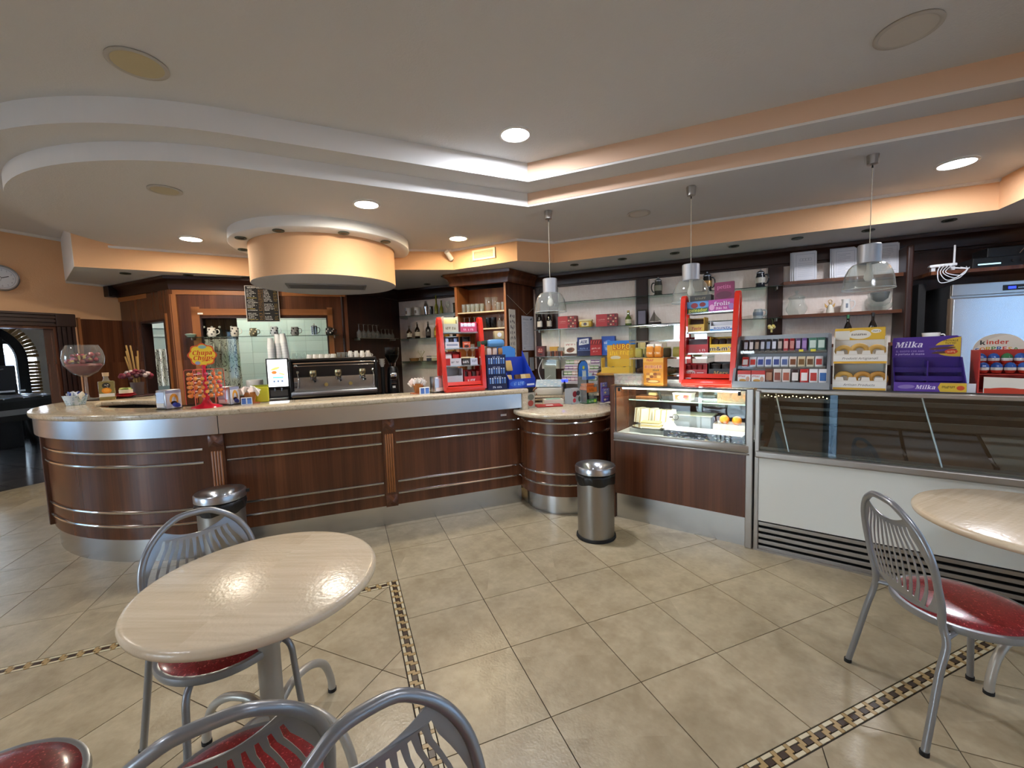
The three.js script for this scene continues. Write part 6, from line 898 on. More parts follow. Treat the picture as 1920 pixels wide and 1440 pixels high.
const tray = (label, w, h, d, side, front, goods, group) => { // open carton with a cut-out front and goods inside
  const g = thing('open_carton', label, 'box', group), c = col(side, 0.45); part('carton', merge(bx(w, 0.004, d), bx(w, h, 0.004, 0, 0, -d / 2 + 0.002), bx(0.004, h, d, -w / 2 + 0.002), bx(0.004, h, d, w / 2 - 0.002), bx(w, h * 0.55, 0.004, 0, 0, d / 2 - 0.002)), c, g); part('front_print', card(w, h * 0.55, 0, 0, d / 2 + 0.0006), front, g);
  if (goods) { const n = goods[1] || 3; for (let k = 0; k < n; k++) { const m = part('bar', smooth(bx(w / n * 0.86, h * 0.82, d * 0.7, 0, 0.004, 0, 0.006)), col(Array.isArray(goods[0]) ? goods[0][k % goods[0].length] : goods[0], 0.3), g); m.position.set(-w / 2 + w / n * (k + 0.5), 0, -0.01); m.rotation.x = -0.12; } }
  return g;
};
const brand = (w, h, bg, list) => print(w, h, (x) => { fillAll(x, w, h, bg); list.forEach((f) => f(x, w, h)); });
const S = (X, Y, sw, sh, c) => (x, w, h) => scrib(x, X * w, Y * h, sw * w, sh * h, c), W = (s, X, Y, size, fill, o) => (x, w, h) => word(x, s, X * w, Y * h, size, fill, o), B = (X, Y, rx, ry, c, r) => (x, w, h) => blob(x, X * w, Y * h, rx * w, ry * h, c, r), Q = (X, Y, a, b, c) => (x, w, h) => rect(x, X * w, Y * h, a * w, b * h, c);
{
  rack(KF, -0.525, BT, -0.12, 0.69, 0.38, 'red candy rack with cartons on the bar top');
  const row = [0.066, 0.241, 0.406, 0.556].map((k) => BT + k * 0.69 / 0.7), dd = [-0.12, -0.14, -0.16, -0.18];
  const L = -0.61, R2 = -0.44, gL = 'cartons on the left red rack';
  put(tray('pale cream carton of yellow bars on the left red rack, topmost row', 0.14, 0.15, 0.12, '#d9d6c0', brand(96, 56, '#cfccb4', [S(0.5, 0.5, 0.7, 0.28, '#6b5a34')]), ['#e6d58a', 1], gL), KF, L, row[3], dd[3]);
  put(tray('white and pink carton of small boxes on the left red rack, topmost row', 0.16, 0.1, 0.12, '#c2385c', brand(120, 48, '#cc4a6c', [S(0.5, 0.5, 0.6, 0.35, '#f4dbe2')]), ['#dfe3ea', 4], gL), KF, R2, row[3], dd[3]);
  put(tray('carton of black and blue snack bags on the left red rack, second row', 0.13, 0.11, 0.12, '#2a2024', brand(96, 48, '#e4e2e2', [Q(0.1, 0.3, 0.8, 0.3, '#9aa2b4')]), [['#b9c6de', '#2a2a34', '#8d9cc0'], 3], gL), KF, L, row[2], dd[2]);
  put(tray('small black and orange carton on the left red rack, second row', 0.075, 0.11, 0.1, '#2a1a16', brand(64, 64, '#d2572c', [S(0.5, 0.3, 0.8, 0.2, '#f0e4d8'), B(0.5, 0.7, 0.3, 0.2, '#3a1c12')]), ['#1c1614', 1], gL), KF, R2 - 0.03, row[2], dd[2]);
  put(tray('red and white carton on the left red rack, third row', 0.15, 0.13, 0.12, '#c2281f', brand(96, 56, '#d8d6d6', [Q(0, 0, 0.3, 1, '#c2281f'), S(0.62, 0.5, 0.5, 0.25, '#5c5a5a')]), [['#dedbd8', '#b42a24'], 2], gL), KF, L, row[1], dd[1]);
  put(carton('small_price_box', 'tiny dark box with white lettering on the left red rack', 'box', 0.068, 0.062, 0.06, '#3a3636', brand(64, 48, '#3d3836', [S(0.5, 0.45, 0.85, 0.4, '#eceae6')])), KF, R2 - 0.045, row[1], dd[1] + 0.01); put(carton('small_price_box', 'tiny white box with grey lettering on the left red rack', 'box', 0.07, 0.068, 0.06, '#c6cbd6', brand(64, 48, '#cdd2dc', [S(0.5, 0.4, 0.8, 0.35, '#6a7080')])), KF, R2 + 0.035, row[1], dd[1] + 0.01);
  put(tray('nearly empty silver carton on the left red rack, bottom row', 0.15, 0.15, 0.14, '#b9bbc0', brand(96, 64, '#c3c5ca', [Q(0.1, 0.7, 0.8, 0.15, '#a8805a')]), null, gL), KF, L, row[0], dd[0]);
  put(tray('red carton of dark sticks on the left red rack, bottom row', 0.17, 0.13, 0.14, '#c22028', brand(110, 56, '#c8282e', [S(0.4, 0.55, 0.4, 0.4, '#f2e4e0')]), [['#2a1c18', '#7d1a1a', '#3a2420', '#8d2420'], 4], gL), KF, R2 + 0.005, row[0], dd[0]);
}
{
  rack(SF, -0.352, 1.1755, -0.22, 0.72, 0.38, 'tall red candy rack with branded cartons on the snack case');
  const row = [0.066, 0.241, 0.406, 0.556].map((k) => 1.1755 + k * 0.72 / 0.7), dd = [-0.24, -0.26, -0.275, -0.29], gS = 'cartons on the right red rack', L = -0.445, R2 = -0.265;
  const gol = brand(150, 84, '#3a6aa8', [B(0.5, 0.3, 0.6, 0.3, '#5a94cc'), B(0.35, 0.35, 0.16, 0.22, '#8c1c24'), B(0.72, 0.3, 0.14, 0.18, '#7d1a20'), Q(0, 0.58, 1, 0.42, '#2a5a34'), W('goleador', 0.5, 0.74, 30, '#d8d83a', { line: '#2c4a1c', lw: 5, max: 140 })]), pol = brand(160, 84, '#b0409a', [W('frolis', 0.52, 0.36, 36, '#e8d6ec', { font: 'serif', line: '#7a1c6a', lw: 4 }), S(0.5, 0.7, 0.4, 0.2, '#f0dcec'), B(0.14, 0.6, 0.1, 0.24, '#d79ac8'), B(0.86, 0.6, 0.1, 0.24, '#9a7ac0')]);
  put(carton('sweets_carton', 'blue and green sweets carton with yellow lettering on the right red rack, topmost row', 'box', 0.165, 0.095, 0.14, '#22407a', gol, gS), SF, L, row[3], dd[3]); put(carton('sweets_carton', 'magenta carton on the right red rack, topmost row', 'box', 0.19, 0.095, 0.14, '#9a2c84', pol, gS), SF, R2 - 0.005, row[3], dd[3]);
  put(carton('header_card', 'dark magenta rounded carton standing on top of the right red rack', 'box', 0.14, 0.14, 0.04, '#7a1448', brand(120, 110, '#7a1448', [W('petits', 0.5, 0.28, 30, '#c86a94', { font: 'serif' }), B(0.5, 0.72, 0.4, 0.2, '#5c0e36')])), SF, -0.27, row[3] + 0.096, dd[3] - 0.03);
  put(carton('dark_carton', 'flat dark carton lying on top of the blue and green carton', 'box', 0.16, 0.05, 0.1, '#2a2420', brand(110, 40, '#34302a', [S(0.5, 0.5, 0.5, 0.35, '#8a7a5a')])), SF, L + 0.01, row[3] + 0.096, dd[3] - 0.02);
  put(tray('golden yellow chocolate bar carton on the right red rack, second row', 0.125, 0.12, 0.13, '#d2a838', brand(100, 56, '#d6ae40', [W('Twix', 0.5, 0.5, 28, '#a82a20', { style: 'italic bold' })]), ['#3a2418', 1], gS), SF, L - 0.01, row[2], dd[2]);
  put(tray('white and blue coconut bar carton on the right red rack, second row', 0.17, 0.085, 0.13, '#dfe3e8', brand(140, 44, '#e2e6ea', [Q(0, 0.5, 1, 0.5, '#3a86c8'), W('BOUNTY', 0.5, 0.45, 24, '#1c4a9a', { line: '#f4f6f8', lw: 4 })]), [['#c9ced4'], 1], gS), SF, R2, row[2], dd[2]);
  put(tray('red carton with grey inside on the right red rack, third row', 0.17, 0.135, 0.13, '#b41c24', brand(120, 64, '#b8202a', [S(0.72, 0.62, 0.35, 0.25, '#f0dcd8')]), ['#6d6468', 1], gS), SF, L, row[1], dd[1]);
  put(tray("bright yellow carton with big brown letters on the right red rack, third row", 0.165, 0.13, 0.13, '#e0b828', brand(120, 64, '#e6c02e', [W("m&m's", 0.5, 0.5, 36, '#3a2012', { line: '#f6ecd0', lw: 3 })]), [['#3a2820', '#2a1c16'], 3], gS), SF, R2, row[1], dd[1]);
  put(tray('red carton with white oval logo on the right red rack, bottom row', 0.17, 0.1, 0.15, '#a81c22', brand(130, 50, '#ac1e26', [B(0.27, 0.5, 0.22, 0.38, '#e8dcd8'), W('KitKat', 0.27, 0.5, 22, '#b01c22', { style: 'italic bold' }), Q(0.55, 0.42, 0.3, 0.1, '#e2c8c4')]), ['#8c181e', 4], gS), SF, L, row[0], dd[0]);
  put(tray('black carton with gold lettering on the right red rack, bottom row', 0.165, 0.11, 0.15, '#17130f', brand(130, 56, '#1a1512', [W('Mars', 0.5, 0.5, 32, '#b08a3a', { style: 'italic bold', font: 'serif' })]), ['#211a14', 2], gS), SF, R2, row[0], dd[0]);
}
{ // dark blue gum tower and blue biscuit display at the bar's right end
  const tier = print(150, 70, (x, w, h) => { fillAll(x, w, h, '#0f1840'); for (let k = 0; k < 7; k++) { rect(x, 10 + k * 20, 22, 12, 40, ['#5d86c4', '#9ab4d8', '#3f64a8'][k % 3]); blob(x, 16 + k * 20, 20, 6, 5, '#cfdcec'); } scrib(x, 75, 9, 60, 10, '#d8dff0'); });
  const g = thing('gum_tower', 'dark blue three-tier gum tower on the bar top', 'display'); put(g, KF, -0.215, BT, -0.06, -4); part('body', bx(0.185, 0.33, 0.13, 0, 0, 0), col('#121a44', 0.4), g); part('step', bx(0.185, 0.11, 0.03, 0, 0.0, 0.075), col('#121a44', 0.4), g);
  for (const [y, z] of [[0.05, 0.0915], [0.14, 0.0665], [0.235, 0.0665]]) part('tier_print', card(0.175, 0.082, 0, y, z), tier, g); part('foot_print', card(0.15, 0.035, 0, 0.008, 0.0915), brand(120, 30, '#141c48', [S(0.5, 0.5, 0.6, 0.5, '#d9e0f0')]), g);
  for (let k = 0; k < 3; k++) { const b = part('sweet_bag', smooth(bx(0.045, 0.07, 0.03, 0, 0, 0, 0.012)), col(['#d8c2b4', '#cfb4a4', '#a87440'][k], 0.5), g); b.position.set(-0.055 + k * 0.055, 0.325, 0.02); }
  const bag = thing('crisp_bag', 'pale blue crisp bag lying on the gum tower', 'bag'); put(bag, KF, -0.2, BT + 0.4, -0.06, 0); part('bag', smooth(bx(0.17, 0.075, 0.1, 0, 0, 0, 0.03)), col('#5f94c4', 0.3), bag); const gb = thing('green_bag', 'dark green sweet bag lying beside the pale blue bag', 'bag'); put(gb, KF, -0.315, BT + 0.41, -0.08, 10); part('bag', smooth(bx(0.09, 0.06, 0.08, 0, 0, 0, 0.025)), col('#22382a', 0.35), gb); part('crimp', bx(0.004, 0.05, 0.07, -0.046), col('#3f5a44', 0.4), gb);
  const pb = thing('paper_bag', 'small kraft paper bag with white round label standing on the crisp bag', 'bag'); put(pb, KF, -0.16, BT + 0.474, -0.07); part('bag', smooth(bx(0.1, 0.08, 0.05, 0, 0, 0, 0.01)), col('#c2a878', 0.8), pb); part('round_label', new THREE.CircleGeometry(0.022, 20).translate(0, 0.045, 0.0265), M.white, pb);
  const d = thing('biscuit_display', 'blue open cardboard display of biscuit packets at the bar corner', 'display'); put(d, KF, 0.03, BT, -0.1, 10);
  const bm = col('#1f3fae', 0.35); part('tray', merge(bx(0.3, 0.09, 0.008, 0, 0, 0.1), bx(0.3, 0.008, 0.22, 0, 0, -0.01), bx(0.3, 0.3, 0.008, 0, 0, -0.12)), bm, d); for (const sx of [-1, 1]) part('side', plate([[-0.12, 0], [0.1, 0], [0.1, 0.09], [-0.02, 0.22], [-0.12, 0.36]], 0.006).rotateY(-Math.PI / 2).translate(sx * 0.15, 0, 0), bm, d);
  part('front_print', card(0.29, 0.08, 0, 0.005, 0.1046), brand(180, 50, '#1f3fae', [B(0.3, 0.5, 0.3, 0.4, '#2f62d0'), S(0.3, 0.5, 0.42, 0.42, '#9cc0f0'), Q(0.66, 0.6, 0.3, 0.22, '#dfe8f6')]), d); part('header', plate([[-0.15, 0.3], [0.06, 0.3], [0.06, 0.38], [0.0, 0.41], [-0.15, 0.41]], 0.006).translate(0, 0, -0.12), col('#3f86d0', 0.35), d);
  for (let k = 0; k < 5; k++) { const m = part('biscuit_packet', smooth(bx(0.075, 0.11, 0.03, 0, 0, 0, 0.01)), col(['#d0b070', '#c9a560', '#5a3a20', '#d8bf86', '#c7a058'][k], 0.4), d); m.position.set(-0.11 + k * 0.055, 0.02 + (k === 1 ? 0.14 : 0), 0.04 - (k === 1 ? 0.09 : 0)); m.rotation.x = -0.3; }
}
// ---------- cash desk ----------
{
  const Y = 0.9305;
  const f = thing('red_folder', 'red flat folder with white slip on the cash desk', 'folder'); at(f, 0.36, Y, -4.2, 6); part('folder', bx(0.26, 0.012, 0.16, 0, 0, 0, 0.004), col('#b4312a', 0.5), f); part('slip', bx(0.07, 0.002, 0.05, 0, 0.0125, 0.04), M.white, f); const n = thing('note_pad', 'pale green note pad behind the red folder', 'note pad'); at(n, 0.42, Y, -4.36, 4); part('pad', bx(0.2, 0.05, 0.12), col('#d9d6c4', 0.7), n); part('green_sheet', bx(0.15, 0.004, 0.08, 0, 0.05), col('#8fb4a0', 0.6), n);
  const pic = brand(90, 100, '#b9c0c4', [B(0.3, 0.35, 0.22, 0.2, '#8c2430'), B(0.65, 0.3, 0.2, 0.16, '#3a3f4a'), B(0.5, 0.7, 0.26, 0.2, '#a8b4b8'), B(0.25, 0.75, 0.16, 0.14, '#c03a4a'), B(0.8, 0.7, 0.14, 0.18, '#4a5a4a')]);
  put(carton('picture_tin', 'tin box with red and grey picture print on the cash desk', 'tin', 0.14, 0.155, 0.1, '#8c9296', pic), KF, 0.62, Y, -0.03, 18); const sb = thing('sample_card', 'small picture card standing against the bar end', 'card'); put(sb, KF, 0.12, Y, 0.02, 10); part('card', bx(0.09, 0.15, 0.006), col('#a8a498', 0.6), sb); part('print', card(0.086, 0.146, 0, 0.002, 0.0036), brand(60, 100, '#b4b0a2', [B(0.5, 0.3, 0.4, 0.2, '#6d7468'), B(0.45, 0.7, 0.36, 0.2, '#a8483c')]), sb);
  const st = thing('card_stand', 'tall counter stand with rounded blue header and orange tray', 'display'); put(st, KF, 0.76, Y, 0.02, 16);
  part('back', plate([[-0.075, 0], [0.075, 0], [0.075, 0.36], [0.065, 0.41], [0.03, 0.44], [-0.03, 0.44], [-0.065, 0.41], [-0.075, 0.36]], 0.008).translate(0, 0, -0.06), col('#17181c', 0.4), st); part('header_print', plate([[-0.07, 0.27], [0.07, 0.27], [0.07, 0.36], [0.06, 0.4], [0.025, 0.43], [-0.025, 0.43], [-0.06, 0.4], [-0.07, 0.36]], 0.004).translate(0, 0, -0.05), col('#2a74c8', 0.4), st); part('header_logo', card(0.1, 0.07, 0, 0.32, -0.0455), brand(110, 76, '#2a74c8', [B(0.5, 0.35, 0.2, 0.28, '#8fb45a'), B(0.5, 0.4, 0.1, 0.2, '#e6d24a'), S(0.5, 0.82, 0.6, 0.16, '#e6eef8')]), st);
  part('sides', merge(bx(0.006, 0.28, 0.12, -0.075), bx(0.006, 0.28, 0.12, 0.075)), M.glass, st); part('shelf', bx(0.15, 0.006, 0.12, 0, 0.14), col('#b45a24', 0.5), st); part('orange_packs', merge(bx(0.12, 0.03, 0.08, -0.005, 0.146), bx(0.11, 0.022, 0.08, 0.005, 0.18)), col('#d9773a', 0.4), st); part('orange_front', card(0.15, 0.05, 0, 0.115, 0.062), brand(110, 40, '#d8762c', [S(0.5, 0.5, 0.5, 0.5, '#7d3a10')]), st); part('green_front', card(0.15, 0.045, 0, 0.0, 0.062), brand(110, 36, '#3f8a4a', [S(0.45, 0.5, 0.5, 0.4, '#dfe8c8'), B(0.8, 0.5, 0.12, 0.3, '#b9d84a')]), st); part('base', bx(0.156, 0.008, 0.13), col('#2c5a34', 0.5), st); part('glass_pot', tumbler(0.08, 0.025).translate(0.04, 0.01, 0.02), M.glass, st); part('blue_tray', bx(0.14, 0.03, 0.05, 0, 0.245, 0.02), col('#3a6ab4', 0.4), st); part('leaflet', merge(bx(0.05, 0.06, 0.003, -0.04, 0.27, 0.0), bx(0.05, 0.04, 0.003, 0.035, 0.27, 0.01)), col('#c6d2c0', 0.5), st);
  const mg = brand(110, 200, '#4a3f8a', [Q(0, 0, 1, 0.5, '#7a7aa8'), B(0.35, 0.3, 0.14, 0.07, '#e8dc9a'), B(0.35, 0.3, 0.06, 0.03, '#d8a83a'), S(0.55, 0.1, 0.7, 0.11, '#e4dcee'), S(0.5, 0.62, 0.8, 0.1, '#d85a5a'), B(0.3, 0.82, 0.16, 0.08, '#e6dfb0'), S(0.62, 0.82, 0.55, 0.1, '#cfc4e8')]);
  const pu = thing('magazine_stand', 'purple puzzle magazines standing at the right end of the cash desk', 'magazines'); put(pu, KF, 0.955, Y, 0.02, 20); part('magazine', bx(0.11, 0.14, 0.012, 0.0, 0, 0.03), col('#5a4f9a', 0.4), pu); part('magazine', bx(0.11, 0.2, 0.012, 0.015, 0, 0), col('#7a70a8', 0.4), pu); part('cover_print', card(0.11, 0.14, 0, 0, 0.0365), mg, pu); part('cover_print', card(0.11, 0.09, 0.015, 0.108, 0.0066), mg, pu); const lf = thing('leaflets', 'loose leaflets lying at the right end of the cash desk', 'leaflets'); put(lf, KF, 0.92, Y, 0.13, 10); for (let k = 0; k < 3; k++) { const m = part('leaflet', bx(0.14, 0.002, 0.07), col(['#cfc9c0', '#3a342c', '#b9a8a0'][k], 0.5), lf); m.position.set(k * 0.012, k * 0.0025, k * 0.01); m.rotation.y = k * 0.2; }
  const r = thing('cash_register', 'pale cash register with teal keys behind the cash desk', 'cash register'); at(r, 0.4, Y + 0.075, -4.58, -10); part('body', smooth(bx(0.3, 0.08, 0.16, 0, 0, 0, 0.015)), col('#c9c4b4', 0.5), r); part('key_board', plate([[-0.14, 0], [0.14, 0], [0.14, 0.14], [-0.14, 0.14]], 0.01).rotateX(-1.05).translate(0, 0.082, 0.07), col('#9aa8ae', 0.5), r); for (let i = 0; i < 7; i++) for (let j = 0; j < 4; j++) part('key', bx(0.03, 0.014, 0.022, -0.115 + i * 0.038, 0.085 + j * 0.017, 0.055 - j * 0.03, 0.004), col(['#e6e4dc', '#8fc2c6', '#6fa4cc', '#e6e4dc'][(i + j) % 4], 0.5), r); part('display_screen', bx(0.07, 0.03, 0.02, 0.17, 0.13, -0.02, 0.004), std({ color: '#000', emissive: '#2a38ff', emissiveIntensity: 1.5 }), r); part('display_stem', bx(0.02, 0.1, 0.02, 0.17, 0.05, -0.02), M.blackMatt, r);
  const p = thing('card_terminal', 'black card terminal standing beside the cash register', 'card terminal'); at(p, 0.66, Y, -4.5, -12); part('body', smooth(bx(0.12, 0.13, 0.1, 0, 0, 0, 0.015)), M.black, p); part('slot', bx(0.07, 0.006, 0.004, 0, 0.09, 0.051), M.steelPlain, p); const k = thing('black_kettle', 'dark rounded pot behind the register', 'pot'); at(k, 0.17, Y + 0.075, -4.56); part('body', smooth(lathe([[0.001, 0], [0.05, 0], [0.07, 0.05], [0.06, 0.1], [0.02, 0.12], [0.001, 0.12]], 22)), M.black, k); part('strap', tube([[0.05, 0.05, 0.04], [0.09, 0.08, 0.03], [0.09, 0.0, 0.03]], 0.008, 14, 6), col('#8a5a3c', 0.6), k);
}
{ // cigarette and sweets rack on the low cabinet
  const g = thing('pack_rack', 'stepped rack of small packs behind the cash register', 'rack'); put(g, RW, 0.76, 0.891, 0.3); for (let k = 0; k < 4; k++) part('step', bx(0.5, 0.04, 0.07, 0, 0.12 + k * 0.075, 0.1 - k * 0.06), col('#b9b4b8', 0.4), g); part('back', bx(0.5, 0.48, 0.01, 0, 0, -0.12), col('#a8a2a0', 0.5), g); part('legs', merge(bx(0.01, 0.3, 0.2, -0.25), bx(0.01, 0.3, 0.2, 0.25)), M.alu, g);
  const geo = smooth(bx(0.055, 0.05, 0.022, 0, 0, 0, 0.003)), cs = ['#8a6a94', '#b48a9a', '#d8d2d4', '#7a9a6a', '#c2a89a', '#e0dcd6']; for (let r = 0; r < 4; r++) for (let k = 0; k < 8; k++) { const o = thing('gum_pack', 'small pack in the stepped rack behind the cash register', 'pack', 'small packs in the stepped rack'); put(o, RW, 0.55 + k * 0.06, 0.891 + 0.16 + r * 0.075, 0.4 - r * 0.06 + 0.015); part('pack', geo, col(cs[(r * 3 + (k >> 1)) % 6], 0.4), o); part('band', bx(0.0555, 0.014, 0.0225, 0, 0.018), col('#efece8', 0.4), o); }
  const d = thing('plastic_docs', 'hanging clear sleeves with papers left of the stepped rack', 'papers'); put(d, RW, 0.3, 1.0, 0.3); part('sleeve', bx(0.2, 0.34, 0.004), M.pane, d); part('paper', bx(0.17, 0.3, 0.003, 0, 0.01, -0.006), col('#a8a29e', 0.6), d); part('cables', tube([[-0.1, 0.36, 0.02], [-0.16, 0.2, 0.04], [-0.1, 0.05, 0.05], [0.02, 0.12, 0.05]], 0.006, 30, 6), col('#c2c4c6', 0.5), d);
}
{ // wooden stand and yellow display between desk and case
  const f = frame(...SF.P(-1.44, -0.88), 20), g = thing('wood_stand', 'dark wood stand between the cash desk and the snack case', 'stand'); put(g, f, 0, 0, 0); part('cabinet', bx(0.34, 1.2, 0.3), M.wood, g); part('top_board', bx(0.38, 0.025, 0.34, 0, 1.2, 0, 0.006), col('#a8772c', 0.5), g);
  const d = thing('snack_display', 'yellow and blue cardboard snack display with big header', 'display'); put(d, f, 0.02, 1.2255, 0); part('tray', merge(bx(0.32, 0.06, 0.006, 0, 0, 0.13), bx(0.32, 0.006, 0.26), bx(0.006, 0.16, 0.26, -0.16), bx(0.006, 0.16, 0.26, 0.16)), col('#d2aa34', 0.45), d); part('back', bx(0.3, 0.34, 0.006, 0.02, 0, -0.12), col('#d8b43a', 0.45), d);
  part('header_print', card(0.3, 0.2, 0.02, 0.14, -0.1165), brand(190, 126, '#d9a42c', [Q(0, 0, 1, 0.24, '#2f78c4'), W('LUPO', 0.52, 0.34, 46, '#f2c832', { line: '#a8480e', lw: 8 }), S(0.5, 0.68, 0.8, 0.22, '#f2c832'), B(0.3, 0.92, 0.18, 0.1, '#d8d0b0')]), d); for (let k = 0; k < 5; k++) { const m = part('snack_bag', smooth(bx(0.08, 0.05, 0.07, 0, 0, 0, 0.02)), col(['#d9c8a8', '#3a2c1c', '#b9a02c', '#4a3a22', '#cdbb4a'][k], 0.35), d); m.position.set(-0.12 + k * 0.06, 0.01, 0.04); m.rotation.z = (k % 2) * 0.3; }
}

// ---------- on top of the snack case and the freezer ----------
const CT = 1.1755;
{
  const t = thing('sweets_tub', 'clear plastic tub of pink and cream sweets on the snack case', 'tub'); put(t, SF, -0.965, CT, -0.12);
  part('tub', merge(plate([[-0.115, 0], [0.115, 0], [0.125, 0.085], [-0.125, 0.085]], 0.003).translate(0, 0, 0.07), plate([[-0.115, 0], [0.115, 0], [0.125, 0.085], [-0.125, 0.085]], 0.003).translate(0, 0, -0.075), bx(0.003, 0.085, 0.15, -0.12), bx(0.003, 0.085, 0.15, 0.12), bx(0.23, 0.003, 0.15)), phy({ color: '#eef0ee', transmission: 0.8, roughness: 0.15, thickness: 0 }), t); part('rim', bx(0.255, 0.006, 0.165, 0, 0.083, 0, 0.003).clone(), phy({ color: '#f0f2f0', transmission: 0.75, roughness: 0.1, thickness: 0 }), t);
  const b = ball(0.0165, 0, 0, 0, 10), ms = [col('#e2b4a8', 0.5), col('#e6d2b8', 0.5), col('#d89a94', 0.5)];
  for (let k = 0; k < 44; k++) { const o = thing('round_sweet', 'small round pink or cream sweet in the clear plastic tub', 'sweet', 'sweets in the plastic tub'), l = k < 24 ? 0 : 1, i = k % 24; put(o, SF, -0.965 - 0.095 + (i % 6) * 0.037 + l * 0.012, CT + 0.021 + l * 0.03, -0.12 - 0.052 + Math.floor(i / 6) * 0.035); part('candy', b, ms[k % 3], o); }
  const bur = print(160, 240, (x, w, h) => { fillAll(x, w, h, '#d8901e'); rect(x, 0, 0, w, 40, '#e2a83a'); scrib(x, 60, 22, 60, 22, '#c23a2a'); word(x, 'BURGER', 80, 82, 36, '#b0261c', { line: '#f2d69a', lw: 4, max: 136 }); scrib(x, 98, 112, 60, 16, '#3a4a2c'); for (let k = 0; k < 9; k++) blob(x, 40 + (k % 4) * 28, 146 + Math.floor(k / 4) * 24, 16, 13, ['#b8742c', '#e0b45a', '#8a4e1c'][k % 3]); blob(x, 80, 214, 56, 17, '#a86a24'); blob(x, 80, 212, 40, 10, '#e2c07a'); });
  put(carton('crisps_carton', 'orange burger snacks carton standing on the snack case', 'box', 0.17, 0.222, 0.1, '#c27c18', bur), SF, -0.765, CT, -0.15);
  for (const [s, l] of [[-0.8, 'left white and orange snack bag sticking out of the orange carton'], [-0.735, 'right white and orange snack bag sticking out of the orange carton']]) { const g = thing('snack_bag', l, 'bag'); put(g, SF, s, CT + 0.223, -0.15, s * 20); part('bag', smooth(bx(0.075, 0.1, 0.045, 0, 0, 0, 0.016)), col('#d88a2c', 0.3), g); part('top_band', smooth(bx(0.076, 0.04, 0.03, 0, 0.075, 0, 0.01)), col('#e4dccb', 0.35), g); part('print', card(0.06, 0.04, 0, 0.02, 0.0235), brand(60, 40, '#d88a2c', [S(0.5, 0.5, 0.8, 0.4, '#f0e6d2')]), g); }
}
{ // glass pastry stand at the rear of the case
  const g = thing('pastry_stand', 'tiered clear pastry stand with chrome bars behind the orange carton', 'stand'); put(g, SF, -0.72, CT, -0.42);
  const w = 0.66; for (const q of [-1, 1]) part('glass_side', bx(0.005, 0.5, 0.26, q * w / 2), M.pane, g); for (const y of [0.06, 0.21, 0.36]) { part('glass_tier', bx(w, 0.006, 0.25, 0, y), M.paneGreen, g); part('tier_edge', bx(w, 0.012, 0.006, 0, y - 0.003, 0.128), M.chrome, g); } part('chrome_bar', merge(bar([-w / 2, 0.5, 0.13], [w / 2, 0.5, 0.13], 0.008), bar([-w / 2, 0.5, -0.13], [w / 2, 0.5, -0.13], 0.008)), M.chrome, g); part('front_glass', bx(w, 0.14, 0.004, 0, 0.36, 0.135), M.pane, g);
  for (const x of [-w / 2 + 0.02, w / 2 - 0.02]) for (const z of [-0.1, 0.1]) part('foot', cyl(0.008, 0.008, 0.06, x, 0, z), M.chrome, g);
  for (let k = 0; k < 7; k++) { const o = thing('biscuit_packet', nth(k) + ' small biscuit packet from the left on the middle tier of the pastry stand', 'packet', 'packets on the pastry stand'); put(o, SF, -1.0 + k * 0.085, CT + 0.217, -0.4); part('packet', smooth(bx(0.07, 0.085, 0.05, 0, 0, 0, 0.016)), col(['#c9b35a', '#8a7a4a', '#d2c07a', '#5a4a34'][k % 4], 0.3), o); part('crimp', bx(0.066, 0.01, 0.006, 0, 0.082), col('#e0d4a0', 0.4), o); }
  for (const [s, l] of [[-0.93, 'left chocolate croissant on the bottom tier of the pastry stand'], [-0.73, 'middle chocolate croissant on the bottom tier of the pastry stand'], [-0.55, 'right chocolate croissant on the bottom tier of the pastry stand']]) { const o = thing('croissant', l, 'croissant', 'croissants on the pastry stand'); put(o, SF, s, CT + 0.068, -0.4); const pts = []; for (let k = 0; k <= 8; k++) { const a = -1.2 + k * 0.3; pts.push([0.07 * Math.sin(a), 0.03, 0.05 - 0.07 * Math.cos(a)]); } part('pastry', smooth(merge(...pts.slice(0, -1).map((p, k) => ball(0.018 + 0.016 * Math.sin((k + 0.5) / 8 * Math.PI), p[0], 0.03, p[2], 10)))), col('#5a3214', 0.55), o); part('glaze', smooth(merge(ball(0.024, 0, 0.045, -0.02, 10), ball(0.02, 0.03, 0.042, -0.01, 10), ball(0.02, -0.03, 0.042, -0.01, 10))), col('#2c170a', 0.25), o); }
}
